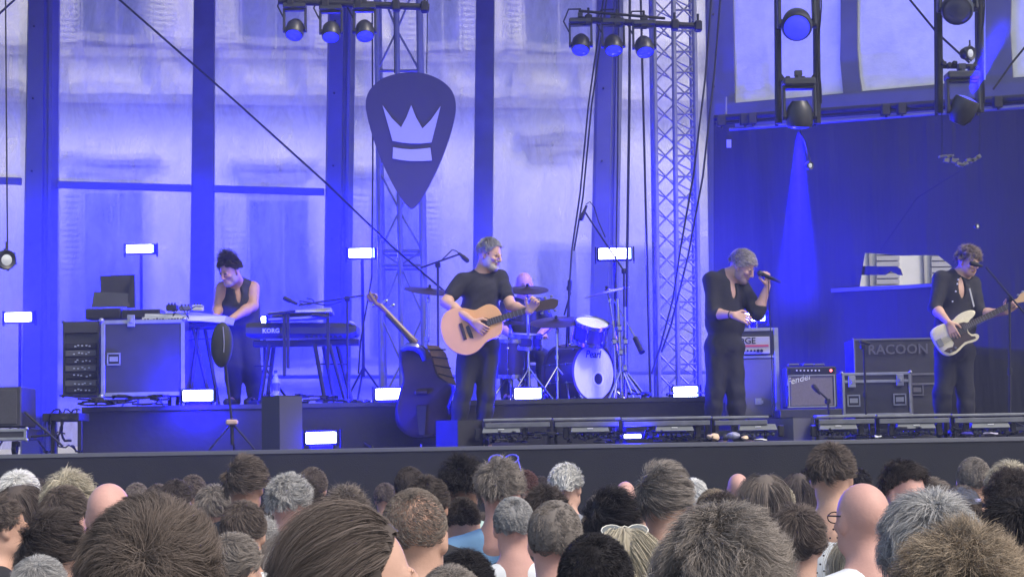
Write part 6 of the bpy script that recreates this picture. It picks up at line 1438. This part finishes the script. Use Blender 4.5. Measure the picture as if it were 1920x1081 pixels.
# far rows
f(36, 884, 72, 'white', 'l', 0, 'black', 'white haired person at the far left, behind a long dark haired one', L=.045, puff=.018)
f(66, 896, 50, 'dark', 't', 0, 'black', 'dark hair showing just right of the far left white haired head')
f(40, 907, 84, 'brown', 'l', 8, 'black', 'long dark brown haired person in front of the far left white hair', wm=.19, **LONG)
f(132, 888, 92, 'blond', 'l', 0, 'grey', 'person with wavy blond hair beside the far left group', wm=.20, L=.09, puff=.028, mess=.8, line=-.55)
f(124, 913, 86, 'brown', 'p', 22, 'grey', 'person with short olive brown hair and a red ear, before the wavy blond', L=.05, puff=.014, mess=.3)
fan(205, 905, 84, None, None, 'p', 0, 'grey', 'bald pink headed man left of the biggest head', wm=.158)
f(257, 906, 48, 'light', 'l', 0, 'black', 'small light brown head between the bald man and the biggest head')
f(330, 900, 62, 'dark', 't', 0, 'navy', 'left one of two small dark heads above the biggest head', L=.05)
f(362, 891, 52, 'brown', 't', 0, 'navy', 'right one of two small dark heads above the biggest head', L=.03)
f(402, 911, 68, 'ash', 'l', 0, 'white', 'person with ash brown hair right of the two small dark heads', L=.06, puff=.02, mess=.5)
f(438, 922, 46, 'blond', 'l', 0, 'white', 'small blond head with straight strands below the tall brown haired man', wm=.17, **LONG)
f(460, 857, 68, 'brown', 't', 8, 'black', 'tall man with swept brown hair standing before the keyboards', wm=.172, L=.055, puff=.020, mess=.45, style='side', line=-.36)
f(543, 890, 78, 'grey', 'p', 12, 'white', 'man with curly white grey hair and a bare pink neck', wm=.175, L=.04, puff=.018, mess=.8, curl=.5, line=-.30, tint=.6)
f(586, 877, 56, 'brown', 't', 0, 'navy', 'brown haired head just right of the curly white grey man, upper one', L=.035)
f(574, 896, 66, 'dark', 'p', 0, 'navy', 'dark haired head just right of the curly white grey man, lower one', L=.035)
f(648, 916, 84, 'light', 'l', 0, 'black', 'frizzy light brown hair rising above the big long brown hair', wm=.20, L=.06, puff=.03, mess=1.0, curl=.8)
f(722, 906, 46, 'brown', 't', 0, 'black', 'small brown head left of the dark round head', L=.03)
f(768, 875, 62, 'dark', 'd', 0, 'black', 'smooth dark round head left of the big black afro', L=.02, puff=.006, mess=.2)
f(802, 892, 84, 'dark', 't', 15, 'black', 'man with short dark hair right behind the balding brown head', L=.028, puff=.012, line=-.45)
f(866, 856, 80, 'black', 'd', 10, 'mint', 'man with round black curly hair before the guitarist box', wm=.195, L=.035, puff=.026, mess=1.2, curl=1.2, line=-.45)
o21 = f(938, 862, 84, 'ash', 'p', 18, 'blue', 'man with curly grey brown hair and blue sunglasses pushed up, pale blue shirt', wm=.185, L=.045, puff=.020, mess=.9, curl=.7, line=-.40, tint=.6)
f(986, 882, 48, 'auburn', 'l', 10, 'black', 'small brown head right of the blue sunglasses', L=.03)
f(1063, 871, 60, 'white', 'l', 25, 'grey', 'person with short white hair standing alone before the bass drum', L=.04, puff=.016, style='back', line=-.38)
fan(1172, 902, 43, None, None, 'p', 0, 'grey', 'small pink bald head above the black wavy hair', wm=.158)
f(1242, 870, 96, 'ash', 'l', 6, 'mint', 'man with thick combed grey brown hair left of the white hair', wm=.185, L=.060, puff=.022, style='side', mess=.25, line=-.50)
f(1300, 898, 56, 'white', 'l', 0, 'grey', 'white haired head right behind the combed grey brown hair', L=.05)
fan(1383, 887, 43, None, None, 'p', 0, 'black', 'small bald head behind a raised arm with bracelets', wm=.158)
ARM = dict(side=1, e=Vector((.30, -.02, 1.52)), w=Vector((.09, -.02, 1.70)), d=(-1, .1, -.25), n=(0, -.35, 1), hs=1)
o27 = f(1338, 918, 70, 'tawny', 'l', 0, 'navy', 'person laying a raised arm with bracelets on top of the head', wm=.18, L=.05, arm=ARM)
g = MB()
for k in range(3): g.lathe([(.032, -.004), (.034, 0), (.032, .004)], ARM['w']+(ARM['e']-ARM['w'])*(.06+.05*k), (ARM['e']-ARM['w']), 14)
link('bracelet', g.mesh('bracelet', m_black_pl), o27)
o28 = f(1432, 888, 76, 'light', 'l', 0, 'rose', 'person with long straight brown hair and a rose scarf', wm=.185, **LONG)
f(1497, 886, 48, 'brown', 'l', 0, 'black', 'long brown hair left of the tall man in the dotted shirt', wm=.17, **LONG)
f(1514, 880, 50, 'black', 'd', 0, 'black', 'black hair just behind the tall man in the dotted shirt', L=.03)
o31 = f(1557, 832, 80, 'brown', 'l', 8, 'white', 'tall man with short brown hair and a white dotted shirt', wm=.175, L=.035, puff=.018, mess=.35, line=-.38)
f(1608, 878, 54, 'black', 'd', 0, 'black', 'small black haired head right of the tall man in the dotted shirt', L=.03)
f(1697, 867, 80, 'dark', 'p', 150, 'black', 'dark wavy haired man turned round, forehead towards the camera', L=.06, puff=.022, mess=.7, curl=.4, line=-.1, front=.35)
f(1776, 872, 36, 'auburn', 'p', 0, 'black', 'tiny auburn head left of the shaved grey head', L=.03)
f(1824, 858, 64, 'ash', 'l', 6, 'grey', 'shaved grey head of a tall man at the right', wm=.165, **buzz())
f(1890, 868, 84, 'blond', 'l', 0, 'black', 'pale blond head behind the dark curls near the right edge', wm=.20, L=.08, puff=.022)
f(1893, 884, 96, 'dark', 'd', 0, 'black', 'dark tightly curled hair before the pale blond head at the right', wm=.215, L=.05, puff=.030, mess=1.4, curl=1.6, tint=.7)
f(1925, 928, 70, 'black', 't', 0, 'black', 'black tuft of hair cut by the right picture edge', L=.04)
f(1750, 899, 74, 'light', 'l', 40, 'grey', 'olive brown haired person left of the dark cap', L=.05, puff=.018)
o39 = f(1802, 912, 78, 'brown', 'p', 20, 'grey', 'person in a dark cap with a pale band', wm=.185, L=.05, line=-.6, front=.2)
f(1657, 912, 62, 'light', 'l', 0, 'black', 'light brown head just right of the bald man, upper one', L=.05)
f(1668, 926, 66, 'blond', 'l', 0, 'black', 'blond combed updo just right of the bald man, lower one', L=.08, puff=.02, style='side')
# middle rows
f(6, 933, 96, 'brown', 'l', 62, 'black', 'man in profile at the left picture edge looking right', wm=.20, L=.03, puff=.012, line=-.45, front=.42)
f(98, 963, 116, 'dark', 'l', 0, 'black', 'wavy dark haired head below the olive brown one at the left', wm=.19, L=.07, puff=.02, style='side', tint=.7)
f(92, 996, 118, 'brown', 'l', 20, 'grey', 'dark brown waved head low at the left', wm=.20, L=.07, puff=.02, mess=.7, tint=.6)
f(75, 1045, 128, 'grey', 'l', 0, 'grey', 'grey brown head at the bottom left corner', wm=.19, L=.05)
f(457, 940, 92, 'brown', 'l', 0, 'white', 'smooth brown head below the tall man before the keyboards', wm=.18, L=.035, puff=.010, mess=.15, tint=.3)
f(478, 968, 96, 'grey', 'p', 12, 'blue', 'curly light grey haired person right of the biggest head', wm=.195, L=.05, puff=.024, mess=1.0, curl=.9, line=-.45, tint=.6)
f(441, 1001, 110, 'ash', 'l', 30, 'grey', 'ash haired person tucked against the right of the biggest head', wm=.18, L=.04)
f(546, 996, 96, 'grey', 'l', 0, 'white', 'long silvery blond hair gathered at the crown, before the curly white grey man', wm=.19, **{**LONG, 'style': 'long', 'tint': .8, 'crown': (0, -.9, .42)})
f(778, 918, 128, 'light', 'l', 12, 'black', 'balding brown haired man behind the big long brown hair', wm=.170, L=.012, puff=.004, mess=.25, line=-.45, front=.45, tint=.3, shell=False, n=11000)
f(866, 934, 74, 'dark', 'l', 10, 'white', 'man with cropped dark hair and pale neck in a white T-shirt', wm=.168, **buzz(L=.016, puff=.008, line=-.15))
f(962, 933, 80, 'grey', 'p', -6, 'white', 'thick necked man with cropped white grey hair in a white T-shirt', wm=.165, **buzz(L=.014, puff=.006, line=-.48, tint=.3))
f(1022, 912, 86, 'dark', 'l', 0, 'black', 'messy brown hair behind the tall cropped head', wm=.185, L=.045, puff=.022, mess=.9, line=-.5)
f(1040, 940, 106, 'ash', 'p', 4, 'white', 'tall cropped brown head right of the white grey one', wm=.163, **buzz(line=-.62, tint=.2))
f(1143, 920, 98, 'black', 'l', -10, 'navy', 'glossy black wavy hair left of the combed grey brown man', wm=.185, L=.07, puff=.022, mess=.6, style='side')
f(1118, 957, 70, 'tawny', 'l', 0, 'grey', 'small tawny head between the cropped head and the sunglasses', L=.04)
o57 = f(1170, 985, 128, 'blond', 'l', 0, 'rose', 'blond person with round sunglasses pushed up on the head', wm=.19, **{**LONG, 'crown': (0, .2, .95)})
f(1115, 1003, 158, 'black', 'd', 0, 'black', 'close cropped black head at the bottom below the sunglasses', wm=.175, **buzz(L=.012, puff=.006, line=-.05))
f(1352, 927, 96, 'dark', 'l', 0, 'black', 'dark curly crown peeping above the big wavy brown head', wm=.19, L=.04, puff=.02, mess=1., curl=1.)
f(1494, 950, 108, 'brown', 'l', 5, 'black', 'glossy dark brown head right of the big wavy brown head', wm=.185, L=.07, puff=.018, mess=.35, tint=.7, line=-.6)
o62 = f(1613, 905, 102, None, 'p', -22, 'white', 'bald pink man with glasses in a white shirt', style=None, wm=.166)
f(1612, 1000, 96, 'blond', 'l', 0, 'grey', 'blond head with a twisted bun before the bald man with glasses', wm=.18, **{**LONG, 'tint': .7})
f(1556, 975, 64, 'tawny', 'l', 0, 'grey', 'small fair curly head left of the bald man with glasses', L=.05, curl=.8, mess=.8)
f(1738, 928, 190, 'grey', 'l', 0, 'grey', 'wavy ash grey hair behind the big tawny curls', wm=.20, L=.07, puff=.020, mess=.7, tint=.6)
f(1892, 943, 150, 'black', 'l', -12, 'black', 'glossy black head at the right edge beside the tawny curls', wm=.185, L=.05, puff=.014, mess=.3, tint=.8)
f(872, 1034, 120, 'black', 'l', 0, 'black', 'dark hair low between the white shirts', wm=.19, L=.05, puff=.018, mess=.7)
f(845, 1064, 150, 'ash', 'l', 0, 'grey', 'grey brown hair at the bottom edge below the low dark hair', wm=.19, L=.05)
f(1532, 1035, 70, 'black', 'p', 70, 'black', 'person in profile with dark hair under the dotted shirt', L=.03)
# fillers between the rows
for (x, y, w, hc_, sk_, yw, sh_, lb) in ((101, 901, 44, 'ash', 'l', 0, 'navy', 'small ash head between the wavy blond and the far left white hair'), (296, 908, 52, 'brown', 'l', 0, 'black', 'brown head peeping over the left top of the biggest head'),
    (508, 938, 62, 'dark', 't', 0, 'white', 'dark head tucked left of the curly white grey man, pale shirt'), (616, 945, 70, 'brown', 'p', 0, 'navy', 'brown head low between the two heads behind the curly white grey man and the big long brown hair'), (1012, 893, 44, 'dark', 't', 0, 'black', 'small dark head just left of the lone short white hair'),
    (1118, 928, 48, 'ash', 'l', 0, 'mint', 'small ash head left of the glossy black wavy hair'), (1202, 930, 50, 'dark', 'l', 0, 'grey', 'small dark head between the black wavy hair and the combed grey brown man'), (1466, 912, 52, 'blond', 'l', 0, 'black', 'small blond head right of the rose scarf'),
    (1583, 925, 52, 'light', 'l', 0, 'navy', 'small light brown head right of the dotted shirt neck'), (1728, 893, 44, 'grey', 'l', 0, 'black', 'small grey head behind the olive brown haired person'), (1860, 905, 52, 'brown', 't', 0, 'white', 'small brown head between the cap and the dark tight curls'),
    (905, 962, 66, 'brown', 'l', 0, 'blue', 'brown head between the two white T-shirt men, pale blue shirt'), (1420, 925, 60, 'brown', 'l', 0, 'grey', 'brown head right above the big wavy grey brown hair'), (160, 945, 60, 'dark', 't', 0, 'black', 'dark head just below the bald pink headed man')):
    f(x, y, w, hc_, sk_, yw, sh_, lb.replace(' the two heads behind the curly white grey man', ' the navy shirts'), L=.035, puff=.012)
# the big near heads
f(288, 945, 292, 'brown', 'l', 0, 'navy', 'biggest head, tousled brown hair with a whorl, at the lower left', wm=.215, L=.060, puff=.018, mess=.45, crown=(.06, -.86, .42), tint=.6, line=-.9, segs=5, n=52000)
f(678, 958, 220, 'brown', 'l', 84, 'black', 'big long brown haired woman turning her face to the right', wm=.215, **{**LONG, 'style': 'back', 'n': 52000, 'L': .22, 'line': -.75, 'front': .62, 'crown': (0, .7, .7), 'tint': .6, 'mess': .22, 'drop': -.05})
f(1352, 962, 262, 'ash', 'l', 0, 'grey', 'big wavy grey brown head at the bottom right of centre', wm=.215, L=.065, puff=.026, mess=.60, curl=.45, crown=(-.1, -.05, 1), tint=.6, line=-.9, segs=5, n=52000)
f(1310, 1040, 205, 'white', 'l', 0, 'white', 'white haired head at the bottom edge before the big wavy brown one', wm=.20, L=.07, puff=.024, mess=.5, tint=.3, line=-.9)
f(1795, 1000, 255, 'tawny', 'l', 0, 'grey', 'big head of tawny curls at the lower right', wm=.225, L=.060, puff=.034, mess=1.1, curl=.9, tint=.8, line=-.9, segs=5, n=56000)
f(705, 1070, 190, 'ash', 'l', 0, 'grey', 'pale brown hair just showing at the bottom edge under the long brown hair', wm=.19, L=.05)

# things worn
def worn(o, name, mb, m): return link(name, mb.mesh(name, m), o)
g = MB(); gl = MB()
for d in (-1, 1):
    c = Vector((d*.036, -.012+.0, 1.783)); ax_ = Vector((d*.1, -.55, .75)); c = Vector((d*.040, -.035, 1.772))
    a = ax_.normalized(); x = a.orthogonal().normalized(); g.tube([c+(Vector((1, 0, 0))*math.cos(t*.5236)*.032+a.cross(Vector((1, 0, 0)))*math.sin(t*.5236)*.027) for t in range(13)], .0022, 6)
    gl.prism([c+(Vector((1, 0, 0))*math.cos(t*.5236)*.031+a.cross(Vector((1, 0, 0)))*math.sin(t*.5236)*.026) for t in range(12)], a*.001)
g.tube([Vector((-.010, -.030, 1.780)), Vector((0, -.028, 1.785)), Vector((.010, -.030, 1.780))], .002, 6)
for d in (-1, 1): g.tube([Vector((d*.072, -.03, 1.765)), Vector((d*.086, .01, 1.74)), Vector((d*.084, .06, 1.70))], .002, 6)
sg = worn(o57, 'sunglasses', g, mat('pale_frame', (.75, .72, .62), .3)); lo = link('lens', gl.mesh('lens', mat('tinted_lens', (.16, .17, .16), .12, spec=.8)), sg)
g = MB()
for d in (-1, 1):
    c = Vector((d*.034, .045, 1.780)); g.tube([c+Vector((.030*math.cos(t*.5236), .014*math.sin(t*.5236), .018*math.sin(t*.5236)+.008)) for t in range(13)], .004, 6); g.tube([c+Vector((d*.03, 0, 0)), Vector((d*.088, -.0, 1.74))], .003, 6)
worn(o21, 'sunglasses', g, mat('blue_frame', (.12, .12, .9), .3, noise=.4, nscale=90))
g = MB()
for d in (-1, 1): g.tube([Vector((d*.082, -.01, 1.668)), Vector((d*.080, .05, 1.668)), Vector((d*.062, .10, 1.666))], .0026, 6); g.tube([Vector((d*.034+.026*math.cos(t*.5236), .105, 1.66+.018*math.sin(t*.5236))) for t in range(13)], .002, 6)
worn(o62, 'glasses', g, m_black_pl)
g = MB().ball((0, -.012, 1.70), (.090, .108, .085), None, 26, 12, zmin=-.05); g.lathe([(.0, 0), (.10, -.004), (.12, -.012), (.12, -.016), (0, -.008)], (0, .085, 1.70), (0, .15, 1), 20)
worn(o39, 'cap', g, mat('cap_slate', (.07, .08, .12), .8, bump=.3, bscale=40)); worn(o39, 'cap_band', MB().lathe([(.0935, -.008), (.0945, 0), (.0935, .008)], (0, -.012, 1.715), (0, 0, 1), 30), mat('band_pale', (.4, .42, .7), .6))
g = MB(); rs = random.Random(5)
for i in range(13):
    for k in range(7):
        x = -.17+i*.028+(.014 if k % 2 else 0); z = 1.45-k*.03-abs(x)*.25
        yy = -.012-.130*math.sqrt(max(.05, 1-(x/.21)**2))*(1-.25*max(0, (z-1.36)/.1))-.006; g.ball((x, yy, z), .0042, nu=6, nv=4)
worn(o31, 'dot_pattern', g, m_black_pl)['kind'] = 'stuff'
g = MB(); g.tube([Vector((.11*math.cos(t*.45+2.9), -.03+.09*math.sin(t*.45+2.9), 1.485+.008*math.sin(t*2.3))) for t in range(15)], .030, 8); worn(o28, 'scarf', g, mat('scarf_rose', (.40, .10, .20), .9, noise=.3, nscale=30))
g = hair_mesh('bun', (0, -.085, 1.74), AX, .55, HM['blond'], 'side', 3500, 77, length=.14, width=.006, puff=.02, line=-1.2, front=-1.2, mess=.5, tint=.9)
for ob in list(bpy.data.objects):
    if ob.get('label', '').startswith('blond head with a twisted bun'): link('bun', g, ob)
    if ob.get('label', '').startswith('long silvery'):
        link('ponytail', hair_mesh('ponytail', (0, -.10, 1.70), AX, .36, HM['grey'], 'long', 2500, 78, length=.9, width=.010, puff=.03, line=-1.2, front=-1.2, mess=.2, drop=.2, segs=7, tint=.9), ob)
# ================================================================== stage air: haze, and smoke coloured with the lamps' blue
def haze_():
    m = bpy.data.materials.new('haze_air'); m.use_nodes = True; t = m.node_tree; t.nodes.clear()
    o = t.nodes.new('ShaderNodeOutputMaterial'); v = t.nodes.new('ShaderNodeVolumePrincipled')
    v.inputs['Color'].default_value = (.80, .84, 1, 1); v.inputs['Density'].default_value = HAZE_D; v.inputs['Anisotropy'].default_value = 0.1
    t.links.new(v.outputs[0], o.inputs['Volume'])
    g = MB(); g.box((3, 17, 6.6), (44, 44, 15.2)); ob = link('haze', g.mesh('haze', m, None, 0)); ob['kind'] = 'stuff'
def stage_smoke():
    x0, x1, y0, y1, z0, z1 = -8.0, 3.3, 19.35, 21.35, RT+.01, 5.0
    m = bpy.data.materials.new('stage_smoke'); m.use_nodes = True; t = m.node_tree; t.nodes.clear()
    o = t.nodes.new('ShaderNodeOutputMaterial'); v = t.nodes.new('ShaderNodeVolumePrincipled'); v.inputs['Color'].default_value = (.30, .32, 1, 1)  # blue of the lamplight put into the smoke colour, so daylight scatters blue too
    tc = t.nodes.new('ShaderNodeTexCoord'); sp = t.nodes.new('ShaderNodeSeparateXYZ'); t.links.new(tc.outputs['Object'], sp.inputs[0])
    n = t.nodes.new('ShaderNodeTexNoise'); n.inputs['Scale'].default_value = .9; n.inputs['Detail'].default_value = 2; t.links.new(tc.outputs['Object'], n.inputs['Vector'])
    def mr(src, a, b, c, d):
        q = t.nodes.new('ShaderNodeMapRange'); q.inputs[1].default_value = a; q.inputs[2].default_value = b; q.inputs[3].default_value = c; q.inputs[4].default_value = d; t.links.new(src, q.inputs[0]); return q.outputs[0]
    def mul(a, b): q = t.nodes.new('ShaderNodeMath'); q.operation = 'MULTIPLY'; t.links.new(a, q.inputs[0]); t.links.new(b, q.inputs[1]); return q.outputs[0]
    d = mul(mr(sp.outputs[2], z0+.5, z1, 1, 0), mr(n.outputs[0], .3, .7, .5*SMOKE_D, 1.5*SMOKE_D)); d = mul(d, mr(sp.outputs[0], x1-1.6, x1, 1, 0)); d = mul(d, mr(sp.outputs[1], y0, y0+.3, 0, 1))
    t.links.new(d, v.inputs['Density']); t.links.new(v.outputs[0], o.inputs['Volume'])
    g = MB(); g.box(((x0+x1)/2, (y0+y1)/2, (z0+z1)/2), (x1-x0, y1-y0, z1-z0)); ob = link('smoke', g.mesh('smoke', m, None, 0)); ob['kind'] = 'stuff'
SMOKE_D = .50
stage_smoke()
HAZE_D = .0022
haze_()
